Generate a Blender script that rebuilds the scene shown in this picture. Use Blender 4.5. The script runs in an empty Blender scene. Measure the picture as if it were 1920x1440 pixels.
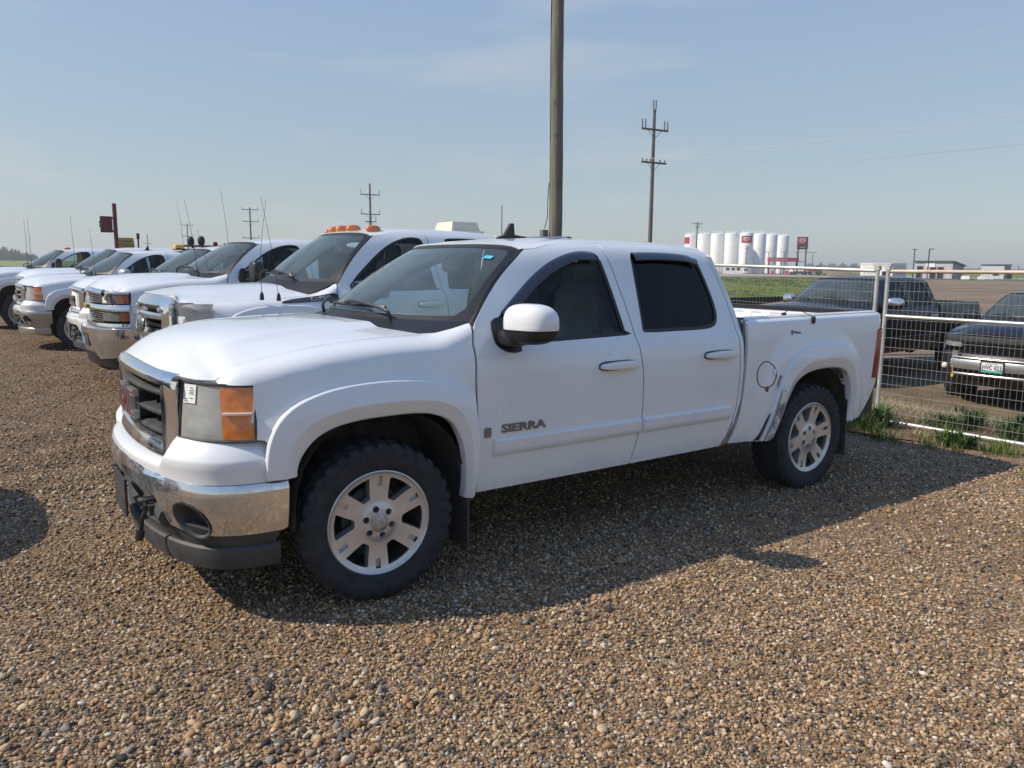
import bpy, bmesh, math, random
import numpy as np
from mathutils import Vector, Matrix
from mathutils.geometry import delaunay_2d_cdt

random.seed(7)
RNG = np.random.default_rng(7)
C = bpy.context.scene.collection
SC = bpy.context.scene
R = math.radians

# ------------------------------------------------------------------ camera
cam_d = bpy.data.cameras.new('camera')
cam = bpy.data.objects.new('camera', cam_d)
C.objects.link(cam)
SC.camera = cam
cam_d.sensor_width = 36.0
cam_d.lens = 36.0 * 1451.2 / 1920.0
cam_d.clip_start = 0.05
cam_d.clip_end = 8000.0


def aim(o, loc, yaw, pitch, roll):
    f = Vector((math.cos(pitch) * math.cos(yaw), math.cos(pitch) * math.sin(yaw), -math.sin(pitch)))
    r = f.cross(Vector((0, 0, 1))).normalized()
    u = r.cross(f)
    c, s = math.cos(roll), math.sin(roll)
    r2, u2 = r * c + u * s, u * c - r * s
    m = Matrix((r2, u2, -f)).transposed().to_4x4()
    m.translation = Vector(loc)
    o.matrix_world = m


aim(cam, (-1.6458, -4.4544, 1.7031), 0.95624, 0.15156, 0.008987)

# ------------------------------------------------------------------ sky, sun, exposure
SUN_DIR = Vector((-0.98, 0.50, 1.0)).normalized()          # towards the sun
SUN_ELEV = math.asin(SUN_DIR.z)
SUN_AZ = math.atan2(SUN_DIR.x, SUN_DIR.y)                   # from +Y, clockwise

world = bpy.data.worlds.new('World')
SC.world = world
world.use_nodes = True
wn, wl = world.node_tree.nodes, world.node_tree.links
wn.clear()
w_out = wn.new('ShaderNodeOutputWorld')
w_bg = wn.new('ShaderNodeBackground')
w_sky = wn.new('ShaderNodeTexSky')
w_sky.sky_type = 'NISHITA'
w_sky.sun_disc = False
w_sky.sun_elevation = SUN_ELEV
w_sky.sun_rotation = SUN_AZ
w_sky.altitude = 400.0
w_sky.air_density = 1.0
w_sky.dust_density = 1.2
w_sky.ozone_density = 1.6
w_bg.inputs['Strength'].default_value = 0.12
wl.new(w_bg.outputs[0], w_out.inputs[0])
# thin haze veil low in the sky all the way round, and a few faint clouds
w_tc = wn.new('ShaderNodeTexCoord')
w_sep = wn.new('ShaderNodeSeparateXYZ')
wl.new(w_tc.outputs['Generated'], w_sep.inputs[0])
w_ramp = wn.new('ShaderNodeValToRGB')
cr_ = w_ramp.color_ramp
for _ in range(4):
    cr_.elements.new(0.5)
K_ = 1 / 8.0
for e_, (p_, c_) in zip(cr_.elements, ((0.0, (2.72, 3.02, 3.12)), (0.10, (2.58, 3.02, 3.28)), (0.22, (2.32, 2.98, 3.72)), (0.42, (1.72, 2.72, 4.35)), (0.65, (1.40, 2.45, 4.7)), (1.0, (1.2, 2.2, 4.8)))):
    e_.position = p_
    e_.color = (c_[0] * K_, c_[1] * K_, c_[2] * K_, 1)
wl.new(w_sep.outputs['Z'], w_ramp.inputs[0])
w_scl = wn.new('ShaderNodeVectorMath')
w_scl.operation = 'SCALE'
w_scl.inputs['Scale'].default_value = 8.0
wl.new(w_ramp.outputs[0], w_scl.inputs[0])
w_mix = wn.new('ShaderNodeMix')
w_mix.data_type = 'RGBA'
w_mix.inputs['Factor'].default_value = 0.72
wl.new(w_sky.outputs[0], w_mix.inputs['A'])
wl.new(w_scl.outputs[0], w_mix.inputs['B'])
w_noise = wn.new('ShaderNodeTexNoise')
w_noise.inputs['Scale'].default_value = 3.2
w_noise.inputs['Detail'].default_value = 6.0
w_map = wn.new('ShaderNodeMapping')
w_map.inputs['Scale'].default_value = (1.0, 1.0, 4.5)
wl.new(w_tc.outputs['Generated'], w_map.inputs[0])
wl.new(w_map.outputs[0], w_noise.inputs[0])
w_cr = wn.new('ShaderNodeValToRGB')
w_cr.color_ramp.elements[0].position = 0.56
w_cr.color_ramp.elements[0].color = (0, 0, 0, 1)
w_cr.color_ramp.elements[1].position = 0.80
w_cr.color_ramp.elements[1].color = (0.42, 0.42, 0.42, 1)
wl.new(w_noise.outputs['Fac'], w_cr.inputs[0])
w_mix2 = wn.new('ShaderNodeMix')
w_mix2.data_type = 'RGBA'
wl.new(w_cr.outputs[0], w_mix2.inputs['Factor'])
wl.new(w_mix.outputs['Result'], w_mix2.inputs['A'])
w_mix2.inputs['B'].default_value = (4.2, 4.2, 4.2, 1)
wl.new(w_mix2.outputs['Result'], w_bg.inputs['Color'])

sun_d = bpy.data.lights.new('sun', 'SUN')
sun = bpy.data.objects.new('sun', sun_d)
C.objects.link(sun)
sun_d.energy = 3.7
sun_d.angle = R(0.6)
sun_d.color = (1.0, 0.89, 0.74)
sun.rotation_euler = SUN_DIR.to_track_quat('Z', 'Y').to_euler()
sun.location = (-20, 10, 30)

SC.view_settings.view_transform = 'Standard'
SC.view_settings.look = 'None'
SC.view_settings.exposure = 0.38
SC.view_settings.gamma = 1.0
SC.view_settings.use_curve_mapping = False
SC.cycles.max_bounces = 8
SC.cycles.transparent_max_bounces = 24
SC.cycles.caustics_reflective = False
SC.cycles.caustics_refractive = False
SC.cycles.use_denoising = True


# ------------------------------------------------------------------ materials
def new_mat(name):
    m = bpy.data.materials.new(name)
    m.use_nodes = True
    nt = m.node_tree
    return m, nt, nt.nodes['Principled BSDF']


def nd(nt, t, **kw):
    n = nt.nodes.new(t)
    for k, v in kw.items():
        if k in n.inputs:
            n.inputs[k].default_value = v
        else:
            setattr(n, k, v)
    return n


def ramp(nt, fac, stops, interp='LINEAR'):
    r = nt.nodes.new('ShaderNodeValToRGB')
    cr = r.color_ramp
    cr.interpolation = interp
    while len(cr.elements) < len(stops):
        cr.elements.new(0.5)
    for e, (p, c) in zip(cr.elements, stops):
        e.position = p
        e.color = (c[0], c[1], c[2], 1) if not isinstance(c, (int, float)) else (c, c, c, 1)
    nt.links.new(fac, r.inputs[0])
    return r.outputs[0]


def mixc(nt, fac, a, b, mode='MIX'):
    m = nt.nodes.new('ShaderNodeMix')
    m.data_type = 'RGBA'
    m.blend_type = mode
    for key, v in (('Factor', fac), ('A', a), ('B', b)):
        if isinstance(v, bpy.types.NodeSocket):
            nt.links.new(v, m.inputs[key])
        elif key == 'Factor':
            m.inputs[0].default_value = v
        else:
            m.inputs[key].default_value = (v[0], v[1], v[2], 1)
    return m.outputs['Result']


def math_n(nt, op, a, b=None):
    m = nt.nodes.new('ShaderNodeMath')
    m.operation = op
    for i, v in enumerate((a, b)):
        if v is None:
            continue
        if isinstance(v, bpy.types.NodeSocket):
            nt.links.new(v, m.inputs[i])
        else:
            m.inputs[i].default_value = v
    return m.outputs[0]


def noise(nt, scale, detail=4.0, rough=0.55, vec=None, coord='Object'):
    n = nd(nt, 'ShaderNodeTexNoise')
    n.inputs['Scale'].default_value = scale
    n.inputs['Detail'].default_value = detail
    n.inputs['Roughness'].default_value = rough
    if vec is None:
        tc = nd(nt, 'ShaderNodeTexCoord')
        vec = tc.outputs[coord]
    nt.links.new(vec, n.inputs['Vector'])
    return n


def bump(nt, bsdf, height, strength=0.3, dist=0.01):
    b = nd(nt, 'ShaderNodeBump')
    b.inputs['Strength'].default_value = strength
    b.inputs['Distance'].default_value = dist
    nt.links.new(height, b.inputs['Height'])
    nt.links.new(b.outputs[0], bsdf.inputs['Normal'])
    return b


def plain(name, col, rough=0.5, metal=0.0, coat=0.0, vary=0.12, scale=6.0, spec=0.5, bmp=0.0, coat_rough=0.05):
    m, nt, b = new_mat(name)
    n = noise(nt, scale, 5)
    dark = [c * (1 - vary) for c in col]
    lite = [min(1, c * (1 + vary)) for c in col]
    c = ramp(nt, n.outputs['Fac'], [(0.3, dark), (0.7, lite)])
    nt.links.new(c, b.inputs['Base Color'])
    b.inputs['Roughness'].default_value = rough
    b.inputs['Metallic'].default_value = metal
    b.inputs['Coat Weight'].default_value = coat
    b.inputs['Coat Roughness'].default_value = coat_rough
    b.inputs['Specular IOR Level'].default_value = spec
    if bmp:
        n2 = noise(nt, scale * 12, 3)
        bump(nt, b, n2.outputs['Fac'], bmp, 0.004)
    return m


def paint(name, col, dirt=(0.30, 0.24, 0.18), dirt_amt=0.30, haze=0.05, coat=1.0):
    """car paint with a clear coat, road dust low down and fine speckle"""
    m, nt, b = new_mat(name)
    tc = nd(nt, 'ShaderNodeTexCoord')
    sep = nd(nt, 'ShaderNodeSeparateXYZ')
    nt.links.new(tc.outputs['Object'], sep.inputs[0])
    n1 = noise(nt, 2.2, 6, 0.6)
    n2 = noise(nt, 38.0, 5, 0.7)
    n3 = noise(nt, 160.0, 2, 0.6)
    base = ramp(nt, n1.outputs['Fac'], [(0.3, [c * 0.95 for c in col]), (0.7, col)])
    # splashed dirt that thins out upwards from the sills
    h = math_n(nt, 'MULTIPLY', math_n(nt, 'SUBTRACT', 0.62, sep.outputs['Z']), 2.6)
    hn = math_n(nt, 'ADD', h, math_n(nt, 'MULTIPLY', math_n(nt, 'SUBTRACT', n2.outputs['Fac'], 0.62), 2.4))
    hf = ramp(nt, hn, [(0.0, 0.0), (0.9, 1.0)])
    f1 = math_n(nt, 'MULTIPLY', hf, dirt_amt)
    c1 = mixc(nt, f1, base, dirt)
    spk = ramp(nt, n3.outputs['Fac'], [(0.70, 0.0), (0.78, 1.0)])
    big = ramp(nt, n1.outputs['Fac'], [(0.5, 0.0), (0.75, 1.0)])
    f2 = math_n(nt, 'MULTIPLY', math_n(nt, 'MULTIPLY', spk, big), 0.35)
    c2 = mixc(nt, f2, c1, [c * 0.45 for c in dirt])
    nt.links.new(c2, b.inputs['Base Color'])
    b.inputs['Roughness'].default_value = 0.32
    b.inputs['Coat Weight'].default_value = coat
    rr = math_n(nt, 'ADD', math_n(nt, 'MULTIPLY', n2.outputs['Fac'], haze), math_n(nt, 'ADD', math_n(nt, 'MULTIPLY', f1, 0.5), 0.03))
    nt.links.new(rr, b.inputs['Coat Roughness'])
    b.inputs['Specular IOR Level'].default_value = 0.2
    return m


def glass(name, tint, refl=0.9, film=None, film_amt=0.0):
    """window pane: tinted see-through sheet with a Fresnel reflection and an optional diffuse film"""
    m, nt, b = new_mat(name)
    nt.nodes.remove(b)
    out = nt.nodes['Material Output']
    tr = nd(nt, 'ShaderNodeBsdfTransparent')
    tr.inputs[0].default_value = (*tint, 1)
    gl = nd(nt, 'ShaderNodeBsdfGlossy')
    gl.inputs['Roughness'].default_value = 0.015
    gl.inputs['Color'].default_value = (refl, refl, refl, 1)
    fr = nd(nt, 'ShaderNodeFresnel')
    fr.inputs['IOR'].default_value = 1.48
    mx = nd(nt, 'ShaderNodeMixShader')
    nt.links.new(fr.outputs[0], mx.inputs[0])
    nt.links.new(tr.outputs[0], mx.inputs[1])
    nt.links.new(gl.outputs[0], mx.inputs[2])
    last = mx
    if film:
        df = nd(nt, 'ShaderNodeBsdfDiffuse')
        df.inputs[0].default_value = (*film, 1)
        n = noise(nt, 5.0, 6, 0.6)
        f = ramp(nt, n.outputs['Fac'], [(0.25, film_amt * 0.6), (0.8, film_amt * 1.3)])
        m2 = nd(nt, 'ShaderNodeMixShader')
        nt.links.new(f, m2.inputs[0])
        nt.links.new(mx.outputs[0], m2.inputs[1])
        nt.links.new(df.outputs[0], m2.inputs[2])
        last = m2
    nt.links.new(last.outputs[0], out.inputs[0])
    return m


def chrome(name, col=(0.78, 0.79, 0.80), rough=0.06, dirt_amt=0.35, top=0.74):
    m, nt, b = new_mat(name)
    n1 = noise(nt, 7.0, 8, 0.68)
    n2 = noise(nt, 90.0, 4, 0.6)
    tc = nd(nt, 'ShaderNodeTexCoord')
    sep = nd(nt, 'ShaderNodeSeparateXYZ')
    nt.links.new(tc.outputs['Object'], sep.inputs[0])
    mp = nd(nt, 'ShaderNodeMapping')
    mp.inputs['Scale'].default_value = (30, 30, 3.0)
    nt.links.new(tc.outputs['Object'], mp.inputs[0])
    n3 = noise(nt, 1.0, 4, 0.6, vec=mp.outputs[0])          # run marks
    mud = math_n(nt, 'MULTIPLY', ramp(nt, n1.outputs['Fac'], [(0.42, 0.0), (0.72, 1.0)]),
                 ramp(nt, n2.outputs['Fac'], [(0.35, 0.25), (0.65, 1.0)]))
    runs = math_n(nt, 'MULTIPLY', ramp(nt, n3.outputs['Fac'], [(0.45, 0.0), (0.75, 1.0)]), 0.55)
    f = math_n(nt, 'MULTIPLY', math_n(nt, 'MAXIMUM', mud, runs), dirt_amt)
    c = mixc(nt, f, col, (0.36, 0.30, 0.24))
    nt.links.new(c, b.inputs['Base Color'])
    nt.links.new(math_n(nt, 'SUBTRACT', 1.0, math_n(nt, 'MULTIPLY', f, 0.85)), b.inputs['Metallic'])
    nt.links.new(math_n(nt, 'ADD', rough, math_n(nt, 'MULTIPLY', f, 0.5)), b.inputs['Roughness'])
    return m


M = {}
M['paint'] = paint('white_paint', (0.765, 0.785, 0.795))
M['paint_b'] = paint('white_paint_older', (0.735, 0.75, 0.755), haze=0.10)
M['black_paint'] = paint('black_paint', (0.006, 0.007, 0.010), dirt=(0.08, 0.065, 0.05), dirt_amt=0.3, coat=.4)
M['navy_paint'] = paint('dark_slate_paint', (0.014, 0.018, 0.028), dirt=(0.08, 0.07, 0.055), dirt_amt=0.25, coat=.5)
M['chrome'] = chrome('chrome')
M['chrome_dirty'] = chrome('chrome_dirty', dirt_amt=0.62, rough=0.07)
M['chrome_dull'] = chrome('chrome_dull', col=(0.52, 0.51, 0.49), rough=0.28, dirt_amt=0.9)
M['black'] = plain('black_plastic', (0.014, 0.0145, 0.016), 0.42, vary=0.3, bmp=0.05)
M['grey_plastic'] = plain('grey_plastic', (0.048, 0.050, 0.052), 0.6, vary=0.35, scale=9, bmp=0.1)
M['dark'] = plain('dark_void', (0.006, 0.006, 0.007), 0.9)
M['under'] = plain('underbody', (0.020, 0.018, 0.016), 0.9, vary=0.4)
M['liner'] = plain('wheel_liner', (0.055, 0.048, 0.040), 0.95, vary=0.5, scale=12, bmp=0.3)
M['rubber'] = plain('tyre_rubber', (0.024, 0.025, 0.028), 0.85, vary=0.45, scale=14, bmp=0.15)
M['flap'] = plain('mudflap_rubber', (0.060, 0.056, 0.050), 0.85, vary=0.4, scale=12, bmp=0.1)
M['alloy'] = plain('alloy', (0.57, 0.57, 0.57), 0.30, metal=0.6, vary=0.08, scale=10)
M['alloy_dark'] = plain('alloy_dark', (0.10, 0.10, 0.10), 0.5, metal=0.7, vary=0.3)
M['steel'] = plain('steel_wheel', (0.42, 0.42, 0.41), 0.45, metal=0.6, vary=0.2)
M['gap'] = plain('joint_shade_grey', (0.16, 0.18, 0.17), 0.7, vary=0.3)
M['rust'] = plain('rust', (0.17, 0.07, 0.03), 0.9, vary=0.5, scale=40, bmp=0.4)
M['windshield'] = glass('windshield_glass', (0.80, 0.90, 0.90), film=(0.45, 0.58, 0.60), film_amt=0.11)  # teal film stands in for the sky reflected in the glass
M['side_glass'] = glass('side_glass', (0.62, 0.70, 0.70), refl=0.55)
M['privacy_glass'] = glass('privacy_glass', (0.10, 0.12, 0.125), refl=0.55)
M['lens'] = glass('headlight_lens', (0.86, 0.88, 0.87), film=(0.80, 0.80, 0.74), film_amt=0.46)
M['clear_lens'] = glass('clear_lens', (0.93, 0.94, 0.94), film=(0.8, 0.8, 0.78), film_amt=0.20)
M['amber'] = plain('amber_lens', (0.62, 0.17, 0.025), 0.18, coat=1.0, vary=0.25, scale=25)
M['amber_dark'] = plain('amber_lens_dark', (0.36, 0.10, 0.03), 0.2, coat=1.0, vary=0.2, scale=25)
M['red_lens'] = plain('red_lens', (0.27, 0.007, 0.010), 0.10, coat=1.0, vary=0.25, scale=20)
M['reflector'] = plain('reflector_bowl', (0.80, 0.81, 0.80), 0.3, metal=0.25, vary=0.15, scale=20)
M['bulb'] = plain('reverse_lens', (0.75, 0.72, 0.66), 0.2, coat=1.0)
M['tan'] = plain('seat_leather', (0.34, 0.32, 0.29), 0.6, vary=0.15)
M['dash'] = plain('dash_plastic', (0.25, 0.255, 0.235), 0.7, vary=0.1)
M['label'] = plain('white_label', (0.78, 0.78, 0.77), 0.5, vary=0.03)
M['ink'] = plain('print_ink', (0.02, 0.02, 0.02), 0.6)
M['sky_label'] = plain('blue_label', (0.10, 0.42, 0.62), 0.4)
M['badge_red'] = plain('badge_red', (0.22, 0.02, 0.03), 0.35, coat=0.5)
M['blue_oval'] = plain('badge_grey', (0.25, 0.26, 0.28), 0.25, metal=0.8)
M['silver'] = plain('silver_trim', (0.55, 0.55, 0.54), 0.3, metal=0.8)
M['badge_grey'] = plain('badge_letters', (0.20, 0.19, 0.17), 0.45, metal=0.5)
M['beige'] = plain('beige_plastic', (0.62, 0.58, 0.46), 0.55, vary=0.1, scale=5)
M['galv'] = plain('galvanised', (0.58, 0.57, 0.54), 0.45, metal=0.5, vary=0.18, scale=9)
M['galv_rust'] = plain('galvanised_rust', (0.50, 0.38, 0.28), 0.6, metal=0.3, vary=0.35, scale=3)
M['wire'] = plain('mesh_wire', (0.38, 0.37, 0.35), 0.5, metal=0.35, vary=0.15)
M['beacon'] = plain('beacon_amber', (0.75, 0.42, 0.03), 0.25, coat=.6, vary=.2)
M['box_grey'] = plain('junction_grey', (0.16, 0.17, 0.17), 0.5, metal=.3)
M['far_grey'] = plain('mast_grey', (0.30, 0.31, 0.32), 0.5)
M['tank'] = plain('tank_white', (0.76, 0.76, 0.75), 0.5, vary=.06, scale=.6)
M['tank_grey'] = plain('tank_lettering', (0.20, 0.22, 0.25), 0.6)
M['concrete'] = plain('concrete', (0.42, 0.42, 0.41), 0.9)
M['coop_red'] = plain('sign_red', (0.36, 0.015, 0.035), 0.5, vary=.05)
M['coop_red2'] = plain('canopy_red', (0.62, 0.025, 0.050), 0.45, vary=.05)
M['sign_black'] = plain('sign_black', (0.018, 0.019, 0.021), 0.4)
M['panel_grey'] = plain('panel_grey', (0.46, 0.46, 0.50), 0.6, vary=.06)
M['panel_dark'] = plain('side_shade_slate', (0.16, 0.17, 0.20), 0.6, vary=.08)  # side walls coloured dark as unlit faces; own colour on the bin lid
M['panel_pale'] = plain('panel_pale', (0.50, 0.55, 0.58), 0.55, vary=.08)
M['roof_dark'] = plain('roof_dark', (0.040, 0.042, 0.052), 0.6)
M['red_steel'] = plain('red_oxide_steel', (0.13, 0.025, 0.030), 0.6, vary=.3, scale=4)
M['machine'] = plain('machine_tan', (0.46, 0.31, 0.11), 0.55, vary=.2, scale=3)
M['machine_dark'] = plain('machine_brown', (0.33, 0.22, 0.08), 0.6)


# ------------------------------------------------------------------ geometry helpers
def pchip(xs, ys):
    x = np.asarray(xs, float)
    y = np.asarray(ys, float)
    h = np.diff(x)
    d = np.diff(y) / h
    m = np.zeros_like(y)
    for i in range(1, len(x) - 1):
        if d[i - 1] * d[i] > 0:
            w1, w2 = 2 * h[i] + h[i - 1], h[i] + 2 * h[i - 1]
            m[i] = (w1 + w2) / (w1 / d[i - 1] + w2 / d[i])
    m[0], m[-1] = d[0], d[-1]

    def f(t):
        t = np.clip(np.asarray(t, float), x[0], x[-1])
        i = np.clip(np.searchsorted(x, t, side='right') - 1, 0, len(h) - 1)
        s = (t - x[i]) / h[i]
        return ((2 * s**3 - 3 * s**2 + 1) * y[i] + (s**3 - 2 * s**2 + s) * h[i] * m[i]
                + (-2 * s**3 + 3 * s**2) * y[i + 1] + (s**3 - s**2) * h[i] * m[i + 1])
    return f


def smooth(a, b, t):
    s = np.clip((np.asarray(t, float) - a) / (b - a), 0, 1)
    return s * s * (3 - 2 * s)


def resample(pts, n, closed=False):
    p = np.asarray(pts, float)
    if closed:
        p = np.vstack([p, p[:1]])
    d = np.r_[0, np.cumsum(np.linalg.norm(np.diff(p, axis=0), axis=1))]
    t = np.linspace(0, d[-1], n, endpoint=not closed)
    return np.stack([np.interp(t, d, p[:, k]) for k in range(p.shape[1])], 1)


def catmull(pts, per=6, closed=False):
    p = np.asarray(pts, float)
    n = len(p)
    out = []
    rng = range(n if closed else n - 1)
    for i in rng:
        p0 = p[(i - 1) % n] if closed or i > 0 else p[i] * 2 - p[i + 1]
        p1, p2 = p[i], p[(i + 1) % n]
        p3 = p[(i + 2) % n] if closed or i + 2 < n else p2 * 2 - p1
        for k in range(per):
            t = k / per
            out.append(0.5 * ((2 * p1) + (-p0 + p2) * t + (2 * p0 - 5 * p1 + 4 * p2 - p3) * t * t
                              + (-p0 + 3 * p1 - 3 * p2 + p3) * t**3))
    if not closed:
        out.append(p[-1])
    return np.array(out)


def densify(poly, res, closed=True):
    p = np.asarray(poly, float)
    out = []
    n = len(p)
    for i in range(n if closed else n - 1):
        a, b = p[i], p[(i + 1) % n]
        k = max(1, int(math.ceil(np.linalg.norm(b - a) / res)))
        for j in range(k):
            out.append(a + (b - a) * j / k)
    if not closed:
        out.append(p[-1])
    return np.array(out)


def inside(pts, poly):
    x, y = pts[:, 0], pts[:, 1]
    r = np.zeros(len(pts), bool)
    n = len(poly)
    j = n - 1
    for i in range(n):
        xi, yi = poly[i]
        xj, yj = poly[j]
        if yi != yj:
            c = ((yi > y) != (yj > y)) & (x < (xj - xi) * (y - yi) / (yj - yi) + xi)
            r ^= c
        j = i
    return r


def dist_poly(pts, poly):
    d = np.full(len(pts), 1e9)
    n = len(poly)
    for i in range(n):
        a, b = poly[i], poly[(i + 1) % n]
        ab = b - a
        l2 = max(ab @ ab, 1e-12)
        t = np.clip(((pts - a) @ ab) / l2, 0, 1)
        d = np.minimum(d, np.linalg.norm(pts - a - t[:, None] * ab, axis=1))
    return d


def inset(poly, d):
    """shift a closed polygon inwards (positive d) along its vertex normals"""
    p = np.asarray(poly, float)
    area = 0.5 * np.sum(p[:, 0] * np.roll(p[:, 1], -1) - np.roll(p[:, 0], -1) * p[:, 1])
    sgn = 1 if area > 0 else -1
    e = np.roll(p, -1, 0) - p
    e /= np.maximum(np.linalg.norm(e, axis=1), 1e-9)[:, None]
    nrm = np.stack([-e[:, 1], e[:, 0]], 1) * sgn
    v = nrm + np.roll(nrm, 1, 0)
    v /= np.maximum((v * v).sum(1) / 2, 0.45)[:, None]
    return p + v * d


def panel(outline, fn, res=0.04, holes=(), flange=0.02, flip=False, extra=None):
    """thin pressed panel: a polygon in (u, v) filled with a mesh, mapped by fn to 3-D, its rims folded back"""
    out = densify(outline, res)
    hs = [densify(h, res) for h in holes]
    lo, hi = out.min(0), out.max(0)
    nx, ny = max(1, int((hi[0] - lo[0]) / res)), max(1, int((hi[1] - lo[1]) / res))
    gx, gy = np.meshgrid(np.linspace(lo[0], hi[0], nx + 1), np.linspace(lo[1], hi[1], ny + 1))
    g = np.stack([gx.ravel(), gy.ravel()], 1)
    if extra is not None:
        g = np.vstack([g, np.asarray(extra, float)])
    ok = inside(g, out) & (dist_poly(g, out) > res * 0.3)
    for h in hs:
        ok &= ~inside(g, h)
        ok &= dist_poly(g, h) > res * 0.3
    g = g[ok]
    allp = [out] + hs
    co, ed, k = [], [], 0
    for lp in allp:
        n = len(lp)
        co += [tuple(q) for q in lp]
        ed += [(k + i, k + (i + 1) % n) for i in range(n)]
        k += n
    co += [tuple(q) for q in g]
    vs, _, fs, _, _, _ = delaunay_2d_cdt([Vector(q) for q in co], ed, [], 0, 1e-6)
    V2 = np.array([tuple(v) for v in vs])
    F = np.array([tuple(f) for f in fs], int)
    cen = V2[F].mean(1)
    keep = inside(cen, out)
    for h in hs:
        keep &= ~inside(cen, h)
    F = F[keep]
    P = np.asarray(fn(V2[:, 0], V2[:, 1]), float)
    if P.shape[0] == 3 and P.shape[1] != 3:
        P = P.T
    elif P.shape == (3, len(V2)):
        P = P.T
    if flip:
        F = F[:, ::-1]
    faces = [tuple(f) for f in F]
    # vertex normals
    nrm = np.zeros_like(P)
    fnm = np.cross(P[F[:, 1]] - P[F[:, 0]], P[F[:, 2]] - P[F[:, 0]])
    for j in range(3):
        np.add.at(nrm, F[:, j], fnm)
    nrm /= np.maximum(np.linalg.norm(nrm, axis=1), 1e-12)[:, None]
    if flange:
        cnt = {}
        for f in faces:
            for i in range(3):
                a, b = f[i], f[(i + 1) % 3]
                cnt[(min(a, b), max(a, b))] = cnt.get((min(a, b), max(a, b)), []) + [(a, b)]
        P = list(P)
        mp = {}
        for kx, l in cnt.items():
            if len(l) == 1:
                a, b = l[0]
                for q in (a, b):
                    if q not in mp:
                        mp[q] = len(P)
                        P.append(P[q] - nrm[q] * flange)
                faces.append((b, a, mp[a], mp[b]))
        P = np.array(P)
    return P, faces


def grid(fn, us, vs, flip=False, wrap_u=False):
    """loft: fn(u, v) -> 3-D over a rectangular grid"""
    U, W = np.meshgrid(us, vs, indexing='ij')
    P = np.asarray(fn(U.ravel(), W.ravel()), float)
    if P.shape[0] == 3 and P.shape[1] != 3:
        P = P.T
    n, m = len(us), len(vs)
    F = []
    for i in range(n if wrap_u else n - 1):
        for j in range(m - 1):
            a, b = i * m + j, ((i + 1) % n) * m + j
            q = (a, b, b + 1, a + 1)
            F.append(q[::-1] if flip else q)
    return P, F


def merge(*ms):
    V, F, k = [], [], 0
    for v, f in ms:
        V.append(np.asarray(v, float))
        F += [tuple(i + k for i in q) for q in f]
        k += len(v)
    return np.vstack(V), F


def mir(m):
    v, f = m
    v = np.array(v, float)
    v[:, 1] *= -1
    return v, [tuple(q[::-1]) for q in f]


def box(c, s, rot=0.0, taper=1.0):
    x, y, z = s[0] / 2, s[1] / 2, s[2] / 2
    V = np.array([(-x, -y, -z), (x, -y, -z), (x, y, -z), (-x, y, -z),
                  (-x * taper, -y * taper, z), (x * taper, -y * taper, z), (x * taper, y * taper, z), (-x * taper, y * taper, z)])
    if rot:
        cs, sn = math.cos(rot), math.sin(rot)
        V = np.stack([V[:, 0] * cs - V[:, 1] * sn, V[:, 0] * sn + V[:, 1] * cs, V[:, 2]], 1)
    F = [(3, 2, 1, 0), (4, 5, 6, 7), (0, 1, 5, 4), (1, 2, 6, 5), (2, 3, 7, 6), (3, 0, 4, 7)]
    return V + np.asarray(c, float), F


def superell(c, r, e=0.6, nu=20, nv=12, e2=None):
    """rounded box / egg"""
    e2 = e if e2 is None else e2
    u = np.linspace(-math.pi, math.pi, nu, endpoint=False)
    v = np.linspace(-math.pi / 2, math.pi / 2, nv)

    def pw(a, k):
        return np.sign(a) * np.abs(a) ** k

    def fn(uu, vv):
        return np.stack([c[0] + r[0] * pw(np.cos(vv), e2) * pw(np.cos(uu), e),
                         c[1] + r[1] * pw(np.cos(vv), e2) * pw(np.sin(uu), e),
                         c[2] + r[2] * pw(np.sin(vv), e2)])
    return grid(fn, u, v, wrap_u=True)


def tube(pts, r, n=8, cap=True):
    p = np.asarray(pts, float)
    rr = np.full(len(p), r) if np.isscalar(r) else np.asarray(r, float)
    t = np.gradient(p, axis=0)
    t /= np.maximum(np.linalg.norm(t, axis=1), 1e-9)[:, None]
    up = np.array([0, 0, 1.0]) if abs(t[0][2]) < 0.9 else np.array([1.0, 0, 0])
    V, F = [], []
    for i in range(len(p)):
        a = np.cross(t[i], up)
        if np.linalg.norm(a) < 1e-5:
            a = np.cross(t[i], [0, 1.0, 0.3])
        a /= np.linalg.norm(a)
        b = np.cross(a, t[i])
        up = b
        for k in range(n):
            an = 2 * math.pi * k / n
            V.append(p[i] + rr[i] * (math.cos(an) * a + math.sin(an) * b))
    for i in range(len(p) - 1):
        for k in range(n):
            a, b = i * n + k, i * n + (k + 1) % n
            F.append((a, b, b + n, a + n))
    if cap:
        F.append(tuple(range(n))[::-1])
        F.append(tuple(range((len(p) - 1) * n, len(p) * n)))
    return np.array(V), [q[::-1] for q in F]


def lathe(prof, n=32, axis='y', c=(0, 0, 0), flip=False):
    """prof: (radius, height) pairs"""
    V, F = [], []
    m = len(prof)
    for k in range(n):
        a = 2 * math.pi * k / n
        for r, h in prof:
            if axis == 'y':
                V.append((c[0] + r * math.cos(a), c[1] + h, c[2] + r * math.sin(a)))
            elif axis == 'x':
                V.append((c[0] + h, c[1] + r * math.cos(a), c[2] + r * math.sin(a)))
            else:
                V.append((c[0] + r * math.cos(a), c[1] + r * math.sin(a), c[2] + h))
    for k in range(n):
        for j in range(m - 1):
            a, b = k * m + j, ((k + 1) % n) * m + j
            q = (a, b, b + 1, a + 1)
            F.append(q[::-1] if flip else q)
    return np.array(V), F


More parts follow.
